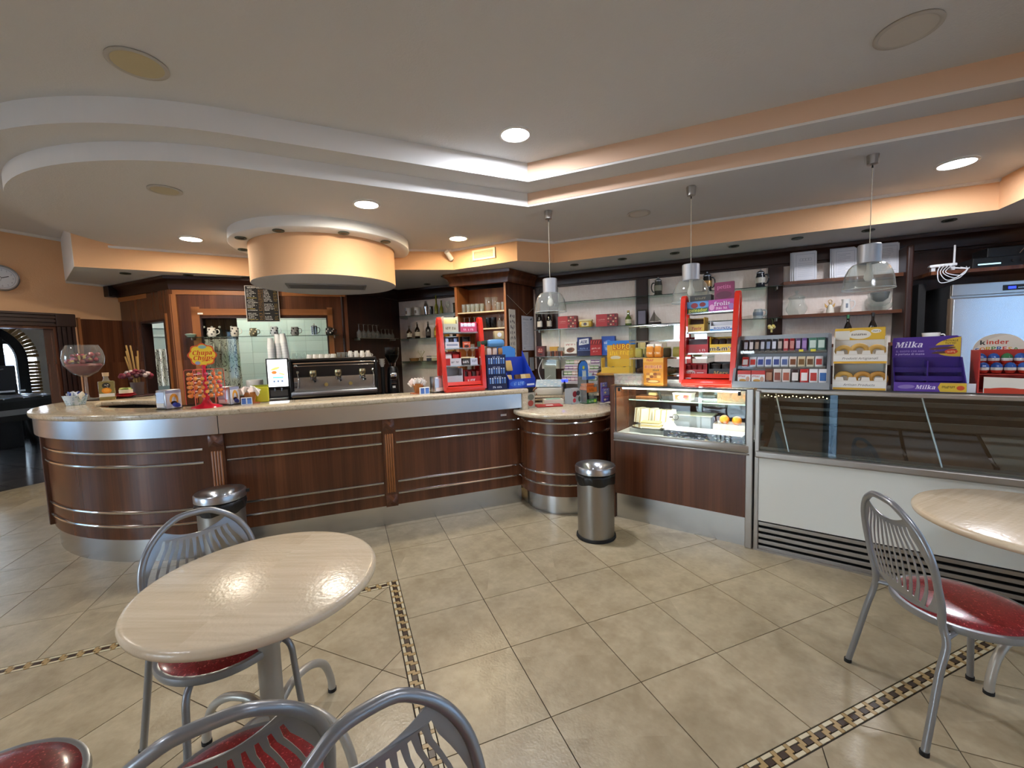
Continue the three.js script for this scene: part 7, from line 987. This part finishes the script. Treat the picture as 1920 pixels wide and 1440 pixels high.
{ // grey stepped display of snacks
  const g = thing('grey_snack_display', 'grey slanted metal display full of snack packs', 'display'); put(g, SF, 0.13, CT, -0.2);
  const w = 0.56, gm = std({ color: '#8d9094', roughness: 0.4, metalness: 0.4 });
  for (const sx of [-1, 1]) part('side', smooth(plate([[0.16, 0], [-0.16, 0], [-0.16, 0.37], [-0.08, 0.37], [-0.04, 0.35], [0.16, 0.04]], 0.018).rotateY(-Math.PI / 2).translate(sx * w / 2 + 0.009, 0, 0)), gm, g);
  part('back', bx(w, 0.37, 0.01, 0, 0, -0.155), gm, g); part('front_strip', bx(w, 0.045, 0.012, 0, 0, 0.155), gm, g); part('top_strip', bx(w, 0.03, 0.05, 0, 0.345, -0.1), gm, g);
  for (const [y, z] of [[0.02, 0.1], [0.13, 0.02], [0.24, -0.06]]) { part('step', bx(w - 0.03, 0.008, 0.1, 0, y, z), col('#3a3434', 0.5), g); part('step_lip', bx(w - 0.03, 0.022, 0.003, 0, y, z + 0.05), M.glass, g); }
  part('price_tag', bx(0.026, 0.016, 0.002, 0.12, 0.25, -0.005), col('#e0d83a', 0.4), g); part('price_tag', bx(0.03, 0.016, 0.002, 0.19, 0.25, -0.005), col('#e0d83a', 0.4), g);
  const place = (name, label, group, geoW, geoH, colors, x, y, z, tilt, pr) => { const o = thing(name, label, 'snack', group); put(o, SF, 0.13 + x, CT + y, -0.2 + z); o.rotation.order = 'YXZ'; o.rotation.x = tilt; part('wrapper', smooth(bx(geoW, geoH, 0.022, 0, 0, 0, 0.008)), col(colors[0], 0.3), o); part('stripe', bx(geoW * 0.7, geoH * 0.55, 0.002, 0, geoH * 0.22, 0.0105), col(colors[1], 0.4), o); part('crimp', bx(geoW * 0.96, 0.008, 0.006, 0, geoH - 0.004), col(colors[2] || colors[0], 0.4), o); };
  const top = [['#3a2620', '#c9ccd6'], ['#2c1e1a', '#d8d4d0'], ['#34241e', '#b9a898'], ['#3a3a4a', '#cfd6e4'], ['#28201e', '#9aa8c4'], ['#2a2a34', '#d2d6e0'], ['#3c2a24', '#c2b4a8'], ['#a8242c', '#d8a8a0'], ['#8c1c24', '#c98a80'], ['#5a4a6a', '#b9a8cc'], ['#6a4a8a', '#a88ac0'], ['#4a7a6a', '#cfe0d4'], ['#3f6a5c', '#c4d6ca']];
  top.forEach((c, k) => place('snack_bar', nth(k) + ' upright snack bar from the left in the top row of the grey display', 'bars in the top row of the grey display', k > 10 ? 0.05 : 0.032, 0.1, c, -0.235 + k * 0.037 + (k > 10 ? 0.012 * (k - 10) : 0), 0.25, -0.06, -0.25));
  [['#c23028', '#ece6e2'], ['#d6dbe2', '#c23a30'], ['#c8cedc', '#3a4a8a'], ['#d2d8e0', '#4a5a94'], ['#ccd4dc', '#3f4f8c'], ['#d8dce2', '#5a6a9a'], ['#e0d8cc', '#7a4a2c'], ['#cfc2a0', '#7a5a34'], ['#d4c8ac', '#6a4a2c'], ['#d0d0d0', '#a83a34']].forEach((c, k) => place('snack_bar', nth(k) + ' snack pack from the left in the middle row of the grey display', 'packs in the middle row of the grey display', 0.046, 0.075, c, -0.225 + k * 0.05, 0.14, 0.02, -0.3));
  const kb = brand(80, 70, '#e6e6e4', [Q(0, 0, 1, 0.3, '#c8302a'), S(0.35, 0.45, 0.5, 0.16, '#b03a34'), B(0.4, 0.78, 0.26, 0.12, '#c9923a'), B(0.78, 0.66, 0.14, 0.2, '#c99a80')]);
  for (const [s, l] of [[-0.085, 'left red and white chocolate carton in the bottom row of the grey display'], [0.005, 'right red and white chocolate carton in the bottom row of the grey display']]) put(carton('chocolate_carton', l, 'box', 0.085, 0.09, 0.05, '#cc3a32', kb), SF, s, CT + 0.03, -0.1);
  [['#6a3a24', '#b98a6a'], ['#cfc6bc', '#8a4a3a'], ['#d8d0c8', '#a85a44'], ['#3a2a28', '#e2dcd6'], ['#c2302c', '#ece6e0'], ['#dcdcdc', '#b83a34'], ['#e0e0e2', '#3a6aa8']].forEach((c, k) => place('snack_bar', nth(k) + ' snack packet right of the cartons in the bottom row of the grey display', 'packets in the bottom row of the grey display', 0.05, 0.1, c, -0.06 + k * 0.052, 0.03, 0.11, -0.2));
}
{ // two-tier bread ring display
  const txt = (a, c) => print(300, 70, (x, w, h) => { fillAll(x, w, h, '#e9e6de'); rect(x, 0, 52, w, 18, '#dcaa34'); word(x, a, 150, 30, 24, '#5a544c', { style: 'italic', max: 270 }); rect(x, 0, 0, w, 3, '#cfcabd'); });
  const g = thing('bread_display', 'white and yellow two-tier carton display of bread rings in clear bags', 'display'); put(g, SF, 0.567, CT, -0.17);
  const w = 0.262, cm = col('#e2ded4', 0.5); part('box', merge(bx(w, 0.32, 0.006, 0, 0, -0.09), bx(0.006, 0.34, 0.18, -w / 2), bx(0.006, 0.34, 0.18, w / 2), bx(w, 0.006, 0.18, 0, 0), bx(w, 0.006, 0.18, 0, 0.17)), cm, g);
  const front = [[-w / 2, 0], [w / 2, 0], [w / 2, 0.082]]; for (let k = 3; k >= 0; k--) { const c = -w / 2 + w * (k + 0.5) / 4; front.push([c + 0.022, 0.06], [c + 0.018, 0.082], [c - 0.018, 0.082], [c - 0.022, 0.06]); } front.push([-w / 2, 0.082]);
  part('front_lower', plate(front, 0.003).translate(0, 0, 0.088), cm, g); part('front_upper', plate(front, 0.003).translate(0, 0.17, 0.088), cm, g); part('print_lower', card(w, 0.056, 0, 0, 0.0915), txt('Artisan Products'), g); part('print_upper', card(w, 0.056, 0, 0.17, 0.0915), txt('Prodotti Artigianali'), g);
  const hd = print(260, 90, (x, w2, h) => { fillAll(x, w2, h, '#e0b434'); rect(x, 0, 20, 80, 70, '#e4e0d2'); blob(x, 130, 50, 60, 34, '#e9e4d6'); scrib(x, 130, 50, 80, 14, '#4a4238'); blob(x, 215, 28, 26, 15, '#ece7da'); scrib(x, 215, 28, 34, 9, '#6a6050'); });
  part('header', smooth(plate([[-w / 2, 0.32], [w / 2, 0.32], [w / 2, 0.4], [-w / 2 + 0.08, 0.4], [-w / 2, 0.39]], 0.005).translate(0, 0, -0.09)), col('#e0b434', 0.5), g); part('header_print', card(w * 0.98, 0.078, 0, 0.321, -0.084), hd, g);
  const bag = smooth(bx(0.1, 0.1, 0.06, 0, 0, 0, 0.025)), bagM = phy({ color: '#f6f2e2', transmission: 0.7, roughness: 0.1, thickness: 0 });
  for (const [s, y, l] of [[-0.075, 0.01, 'left bag of bread rings on the lower tier'], [0.02, 0.01, 'middle bag of bread rings on the lower tier'], [0.095, 0.01, 'right bag of bread rings on the lower tier'], [-0.08, 0.18, 'left bag of bread on the upper tier'], [0.0, 0.19, 'middle bag of bread rings on the upper tier'], [0.085, 0.18, 'right bag of bread rings on the upper tier']]) { const o = thing('bread_bag', l + ' of the carton display', 'bread bag', 'bread bags in the carton display'); put(o, SF, 0.567 + s, CT + y, -0.13); part('clear_bag', bag, bagM, o); part('bread_ring', new THREE.TorusGeometry(0.034, 0.016, 8, 20).translate(0, 0.06, 0.02), col(['#c9a052', '#b8863a', '#d2b068'][Math.abs(Math.round(s * 40)) % 3], 0.6), o); part('bread_ring', new THREE.TorusGeometry(0.026, 0.013, 8, 20).rotateX(0.5).translate(0.006, 0.04, -0.008), col('#bf9446', 0.6), o); }
}
{ // purple chocolate display
  const hd = print(330, 150, (x, w, h) => { fillAll(x, w, h, '#4a2a8c'); x.fillStyle = '#d8b63a'; x.beginPath(); x.moveTo(330, 4); x.quadraticCurveTo(215, 20, 205, 80); x.quadraticCurveTo(212, 140, 330, 138); x.fill(); word(x, 'Milka', 80, 52, 54, '#ece6f4', { style: 'italic bold', font: 'serif', max: 140 }); word(x, 'IL GUSTO CHE AMI', 88, 98, 16, '#a894d4', { max: 150 }); word(x, 'a portata di mano', 88, 118, 17, '#c9bce8', { max: 150 }); word(x, 'PROVALE', 282, 28, 16, '#5a4a1c'); word(x, 'TUTTE!', 282, 46, 16, '#5a4a1c'); for (let k = 0; k < 4; k++) blob(x, 238 + k * 6, 66 + k * 14, 62, 8, k % 2 ? '#5a3a2c' : '#4a348c', -0.08); blob(x, 286, 104, 30, 17, '#d0502a'); scrib(x, 286, 104, 36, 12, '#f2d8a8'); });
  const lo = print(330, 56, (x, w, h) => { fillAll(x, w, h, '#5a3a9c'); x.fillStyle = '#d8b63a'; x.beginPath(); x.moveTo(205, 28); x.lineTo(216, 2); x.lineTo(330, 2); x.lineTo(330, 54); x.lineTo(216, 54); x.fill(); word(x, 'Milka', 148, 28, 32, '#ece6f4', { style: 'italic bold', font: 'serif' }); blob(x, 60, 28, 40, 12, '#8a78b8', -0.05); scrib(x, 252, 26, 56, 14, '#5a4a1c'); blob(x, 304, 30, 17, 13, '#d0502a'); });
  const g = thing('purple_chocolate_display', 'purple chocolate display with empty shelves and printed header', 'display'); put(g, SF, 0.89, CT, -0.18);
  const w = 0.31, pm = col('#35197a', 0.4); part('back', bx(w, 0.2, 0.006, 0, 0, -0.09), pm, g); part('sides', merge(plate([[0.1, 0], [-0.09, 0], [-0.09, 0.2], [-0.04, 0.2], [0.1, 0.06]], 0.005).rotateY(-Math.PI / 2).translate(-w / 2 + 0.005, 0, 0), plate([[0.1, 0], [-0.09, 0], [-0.09, 0.2], [-0.04, 0.2], [0.1, 0.06]], 0.005).rotateY(-Math.PI / 2).translate(w / 2, 0, 0)), pm, g);
  for (const [y, z] of [[0.0, 0.06], [0.06, 0.02], [0.11, -0.03]]) part('shelf', merge(bx(w - 0.01, 0.005, 0.07, 0, y, z - 0.02), bx(w - 0.01, 0.03, 0.004, 0, y, z + 0.015)), pm, g); part('divider', bx(0.005, 0.18, 0.12, 0, 0, -0.03), col('#4a2c94', 0.4), g); part('front_strip', bx(w, 0.056, 0.005, 0, 0, 0.1), pm, g); part('front_print', card(w, 0.055, 0, 0.0005, 0.1032), lo, g);
  const sh = [[-w / 2, 0.19], [w / 2, 0.19], [w / 2, 0.315], [w / 2 - 0.02, 0.33], [-w / 2 + 0.02, 0.325], [-w / 2, 0.31]]; part('header', plate(sh, 0.006).translate(0, 0, -0.095), col('#4a2a8c', 0.4), g); part('header_print', card(w * 0.985, 0.132, 0, 0.192, -0.0884), hd, g);
  const c = thing('price_card', 'small white blank price card beside the purple display', 'card'); put(c, SF, 1.066, CT, -0.09); part('card', bx(0.035, 0.052, 0.003), col('#e6e9ee', 0.5), c);
}
{ // chocolate egg display
  const hd = print(330, 190, (x, w, h) => { x.clearRect(0, 0, w, h); fillAll(x, w, h, '#d2c8b8'); blob(x, 150, 110, 140, 108, '#e0d6c6'); word(x, 'k', 34, 50, 34, '#1c1a1a', { max: 22 }); word(x, 'inder', 80, 47, 32, '#c8402c', { max: 70 }); const cs = ['#3f6aa8', '#d87a2c', '#c8a02c', '#5a8a44', '#3f6aa8', '#c8402c', '#d8a02c', '#5a8a44']; 'SORPRESA'.split('').forEach((q, k) => word(x, q, 18 + k * 17, 92 - 8 * Math.sin(k / 7 * 3.1), 30, cs[k], { line: '#ece6da', lw: 4 })); blob(x, 250, 90, 70, 80, '#3f5a9c'); });
  const lo = print(330, 76, (x, w, h) => { fillAll(x, w, h, '#e6e0d4'); rect(x, 0, 50, w, 26, '#c8402a'); x.fillStyle = '#c8402a'; x.beginPath(); x.moveTo(0, 56); x.quadraticCurveTo(60, 36, 120, 52); x.quadraticCurveTo(200, 38, 330, 52); x.lineTo(330, 60); x.lineTo(0, 60); x.fill(); word(x, 'SORPRESA', 262, 36, 26, '#5a8ac0', { line: '#f0ece2', lw: 4, max: 110 }); word(x, 'kinder', 262, 14, 18, '#c8402c'); });
  const g = thing('egg_display', 'cream and red display of wrapped chocolate eggs with arched header', 'display'); put(g, SF, 1.3, CT, -0.18);
  const w = 0.42, cm = col('#b8342c', 0.45); part('tray', merge(bx(w, 0.006, 0.2), bx(0.006, 0.24, 0.2, -w / 2), bx(0.006, 0.24, 0.2, w / 2), bx(w, 0.24, 0.006, 0, 0, -0.1), bx(w, 0.006, 0.1, 0, 0.1, 0.0), bx(w, 0.006, 0.08, 0, 0.15, -0.06)), cm, g);
  const arch = [[-w / 2, 0.16], [w / 2, 0.16], [w / 2, 0.29], [0.02, 0.29]]; for (let k = 0; k <= 16; k++) { const a = k / 16 * Math.PI; arch.push([0.105 * Math.cos(a) - 0.1, 0.24 + 0.092 * Math.sin(a)]); } arch.push([-w / 2, 0.24]);
  const hs = new THREE.Shape(arch.map((p) => V2(...p))), hg = new THREE.ShapeGeometry(hs), hp = hg.attributes.position, hu = hg.attributes.uv; for (let k = 0; k < hp.count; k++) hu.setXY(k, (hp.getX(k) + w / 2) / w, (hp.getY(k) - 0.14) / 0.19); part('header', plate(arch, 0.006).translate(0, 0, -0.105), col('#d2c8b8', 0.5), g); part('header_print', hg.translate(0, 0, -0.0984), hd, g);
  part('front_strip', plate([[-w / 2 + 0.02, 0], [w / 2, 0], [w / 2, 0.085], [0.06, 0.07], [-0.02, 0.085], [-w / 2 + 0.02, 0.092]], 0.005).translate(0, 0, 0.098), col('#e6e0d4', 0.5), g); part('front_print', card(w - 0.025, 0.084, 0.01, 0, 0.1036), lo, g);
  const egg = smooth(lathe([[0.001, -0.032], [0.016, -0.028], [0.0235, -0.012], [0.0245, 0.0], [0.021, 0.016], [0.012, 0.028], [0.001, 0.032]], 20)), cap = smooth(lathe([[0.0248, 0.004], [0.0215, 0.017], [0.0124, 0.0285], [0.001, 0.0326]], 20));
  for (let r = 0; r < 2; r++) for (let k = 0; k < 8; k++) { const o = thing('chocolate_egg', nth(k) + ' wrapped chocolate egg from the left in the ' + (r ? 'upper' : 'lower') + ' row', 'chocolate egg', 'eggs in the ' + (r ? 'upper' : 'lower') + ' row of the egg display'); put(o, SF, 1.3 - 0.178 + k * 0.051, CT + (r ? 0.188 : 0.138), -0.18 + (r ? -0.06 : 0.01), k * 40); part('foil', egg, col('#dfdcd6', 0.25), o); part('cap', cap, col(r && k === 2 ? '#3f7a4a' : '#2f5aa8', 0.25), o); part('red_foot', smooth(lathe([[0.001, -0.0325], [0.0162, -0.0283], [0.0238, -0.012]], 20)), col('#c23a2c', 0.25), o); }
}
// ---------- inside the snack case ----------
{
  const Y = 0.7555;
  const sw = (s, y, d, turn, l, lying) => { const o = thing('sandwich', l, 'sandwich', 'wrapped sandwiches in the snack case'); put(o, SF, s, y, d, turn); const tri = plate([[-0.06, 0], [0.06, 0], [0.045, 0.13], [-0.045, 0.13]], 0.016); for (let k = 0; k < 3; k++) part('bread', k % 2 ? tri.clone().translate(0, 0, k * 0.013) : smooth(tri.clone().translate(0, 0, k * 0.013)), col(k % 2 ? '#b9a06a' : '#e2dcc8', 0.6), o); if (lying) { o.rotation.order = 'YXZ'; o.rotation.x = -Math.PI / 2; } };
  [[-0.99, -0.36, 'standing sandwich farthest left in the snack case'], [-0.94, -0.33, 'standing sandwich second from left in the snack case'], [-0.87, -0.36, 'darker standing sandwich behind the tray in the snack case'], [-0.8, -0.3, 'standing white sandwich left of the price tag'], [-0.75, -0.31, 'standing white sandwich next to the price tag'], [-0.71, -0.33, 'standing white sandwich nearest the price tag']].forEach(([s, d, l]) => sw(s, Y + 0.052, d, 62, l));
  const t = thing('steel_tray', 'oval steel tray with cut sandwiches in the snack case', 'tray'); put(t, SF, -0.77, Y + 0.035, -0.17, 6); part('tray', smooth(lathe([[0.001, 0], [0.16, 0], [0.2, 0.01], [0.198, 0.014], [0.16, 0.005], [0.001, 0.005]], 36)).scale(1, 1, 0.55), M.chrome, t); const bs = thing('grey_plinth_box', 'grey low box under the steel tray', 'box'); put(bs, SF, -0.82, Y, -0.19); part('box', bx(0.3, 0.034, 0.2), col('#9a9a98', 0.5), bs);
  const st = thing('stacked_sandwich', 'two square sandwiches stacked flat on the steel tray', 'sandwich'); put(st, SF, -0.8, Y + 0.042, -0.15, 4); for (let k = 0; k < 4; k++) part('bread', smooth(bx(0.16, 0.012, 0.09, 0, k * 0.0135, 0, 0.004)), col(k % 2 ? '#c9b27a' : '#dcd4bc', 0.7), st); const nk = thing('paper_napkin', 'white folded napkin on the steel tray', 'napkin'); put(nk, SF, -0.66, Y + 0.042, -0.2, 20); part('napkin', new THREE.ConeGeometry(0.07, 0.09, 4).scale(1, 1, 0.4).translate(0, 0.045, 0), M.white, nk);
  const ptn = print(256, 64, (x, w, h) => { fillAll(x, w, h, '#2a2a34'); for (let k = 0; k < 90; k++) { x.fillStyle = ['#b9b4c0', '#6a6a8c', '#a8946a', '#3a3a58', '#d8d2cc', '#7a4a4a'][k % 6]; x.beginPath(); x.moveTo(rnd(0, w), rnd(0, h)); x.lineTo(rnd(0, 1) * w, rnd(0, h)); const X = rnd(0, w), Y2 = rnd(0, h); x.beginPath(); x.moveTo(X, Y2); x.lineTo(X + rnd(4, 14), Y2 + rnd(-6, 6)); x.lineTo(X + rnd(-4, 8), Y2 + rnd(5, 14)); x.fill(); } }), ptop = print(256, 100, (x, w, h) => { fillAll(x, w, h, '#c9cad0'); for (let k = 0; k < 150; k++) blob(x, rnd(0, w), rnd(0, h), rnd(3, 10), rnd(2, 6), ['#e2e2e6', '#9aa2b4', '#b4a8a8', '#d8c8b4', '#8a94b0'][k % 5], rnd(0, 3)); });
  const pb = thing('patterned_box', 'long flat box with colourful mosaic print in the snack case', 'box'); put(pb, SF, -0.37, Y, -0.14, -2); part('box', bx(0.58, 0.055, 0.2), col('#5a5a68', 0.4), pb); part('front_print', card(0.58, 0.055, 0, 0, 0.1006), ptn, pb); part('top_print', card(0.58, 0.2, 0, -0.1, 0).rotateX(-Math.PI / 2).translate(0, 0.0556, 0), ptop, pb);
  const bin2 = thing('steel_container', 'rectangular steel food container in the snack case', 'container'); put(bin2, SF, -0.52, Y, -0.42); part('container', merge(bx(0.3, 0.14, 0.004, 0, 0, 0.09), bx(0.3, 0.14, 0.004, 0, 0, -0.09), bx(0.004, 0.14, 0.18, -0.15), bx(0.004, 0.14, 0.18, 0.15), bx(0.3, 0.004, 0.18)), col('#8f9296', 0.4, 0.5), bin2); part('rim', bx(0.33, 0.006, 0.21, 0, 0.138), col('#b9b79a', 0.35, 0.4), bin2);
  const sp = thing('speckled_tray', 'dark speckled tray leaning beside the steel container', 'tray'); put(sp, SF, -0.33, Y, -0.44); part('tray', bx(0.16, 0.13, 0.02, 0, 0, 0, 0.006).rotateX(-0.2), std({ map: per(vinylTex, 0.2, 0.2), color: '#8a8490', roughness: 0.4 }), sp);
  const ft = thing('fruit_tub', 'white translucent tub heaped with oranges in the snack case', 'tub'); put(ft, SF, -0.21, Y, -0.33); part('tub', merge(bx(0.24, 0.1, 0.004, 0, 0, 0.08), bx(0.24, 0.1, 0.004, 0, 0, -0.08), bx(0.004, 0.1, 0.16, -0.12), bx(0.004, 0.1, 0.16, 0.12), bx(0.24, 0.004, 0.16)), phy({ color: '#f2ece0', transmission: 0.55, roughness: 0.4, thickness: 0 }), ft);
  const og = ball(0.036, 0, 0, 0, 20), om = std({ color: '#f59a10', roughness: 0.45, bumpMap: per(plasterBump, 0.3, 0.3), bumpScale: 0.002 }); const orange = (s, y, d, l, gr) => { const o = thing('orange', l, 'orange', gr); put(o, SF, s, y, d, rnd(0, 360)); part('peel', og, om, o); part('stem_dimple', cyl(0.004, 0.006, 0.004, 0, 0.034), col('#4a5a24', 0.7), o); };
  for (const [s, d] of [[-0.28, -0.3], [-0.2, -0.3], [-0.13, -0.3], [-0.25, -0.37], [-0.17, -0.37]]) orange(s, Y + 0.042, d, 'orange lying inside the white tub', 'oranges in the white tub'); orange(-0.26, Y + 0.13, -0.31, 'left orange on top of the heaped white tub', 'oranges on the tub'); orange(-0.17, Y + 0.125, -0.32, 'right orange on top of the heaped white tub', 'oranges on the tub');
  const jar = thing('orange_box', 'clear plastic box of oranges on the glass shelf of the case', 'box'); put(jar, SF, -0.19, 1.0235, -0.44); part('box', merge(bx(0.26, 0.12, 0.003, 0, 0, 0.1), bx(0.26, 0.12, 0.003, 0, 0, -0.1), bx(0.003, 0.12, 0.2, -0.13), bx(0.003, 0.12, 0.2, 0.13), bx(0.26, 0.003, 0.2)), phy({ color: '#f4e6c8', transmission: 0.8, roughness: 0.15, thickness: 0 }), jar); for (let k = 0; k < 6; k++) orange(-0.27 + (k % 3) * 0.08, 1.0235 + 0.042, -0.4 - 0.08 * Math.floor(k / 3), 'orange lying inside the clear plastic box on the case shelf', 'oranges in the clear box');
  const it = thing('ice_cream_tub', 'small white and brown food tub on the glass shelf of the case', 'tub'); put(it, SF, -0.59, 1.0235, -0.36, -4); part('tub', plate([[-0.07, 0], [0.07, 0], [0.078, 0.055], [-0.078, 0.055]], 0.1).translate(0, 0, -0.05), M.white, it); part('lid', smooth(bx(0.165, 0.012, 0.11, 0, 0.053, 0, 0.005)), M.white, it); part('print', card(0.12, 0.045, 0, 0.003, 0.0508), brand(90, 36, '#b4683c', [B(0.5, 0.5, 0.3, 0.4, '#e0d2c0'), B(0.75, 0.4, 0.16, 0.3, '#a83a2c')]), it);
  const tg = thing('serving_tongs', 'steel serving tongs standing on the glass shelf of the case', 'tongs'); put(tg, SF, -0.84, 1.0235, -0.4); part('arm', merge(bar([0.04, 0, 0.02], [-0.03, 0.12, -0.04], 0.006), bar([0.05, 0, 0.01], [-0.02, 0.12, -0.05], 0.006)), M.chrome, tg); const bd = thing('cutting_board', 'light wood board with bread crumbs on the glass shelf of the case', 'board'); put(bd, SF, -0.93, 1.0235, -0.45); part('board', bx(0.2, 0.016, 0.14, 0, 0, 0, 0.004), M.woodLight, bd); part('bread', smooth(bx(0.08, 0.03, 0.05, 0.04, 0.016, 0, 0.012)), col('#cfae74', 0.7), bd);
  const pg = thing('price_tag', 'small white price tag standing in the snack case', 'price tag'); put(pg, SF, -0.67, Y + 0.11, -0.27); part('tag', bx(0.05, 0.032, 0.003), M.white, pg); part('print', bx(0.03, 0.012, 0.001, 0, 0.01, 0.0018), col('#2a2a2a', 0.5), pg); part('stick', cyl(0.002, 0.002, 0.11, 0, -0.11), M.steelPlain, pg);
  const gr = thing('drip_grate', 'black slatted grate at the rear of the case floor', 'grate'); put(gr, SF, -0.42, Y, -0.3); part('slats', merge(Array.from({ length: 24 }, (_, k) => bx(0.005, 0.008, 0.05, -0.17 + k * 0.0145).applyMatrix4(new THREE.Matrix4().makeRotationY(0)))), M.black, gr);
}

renderer.render(scene, camera);
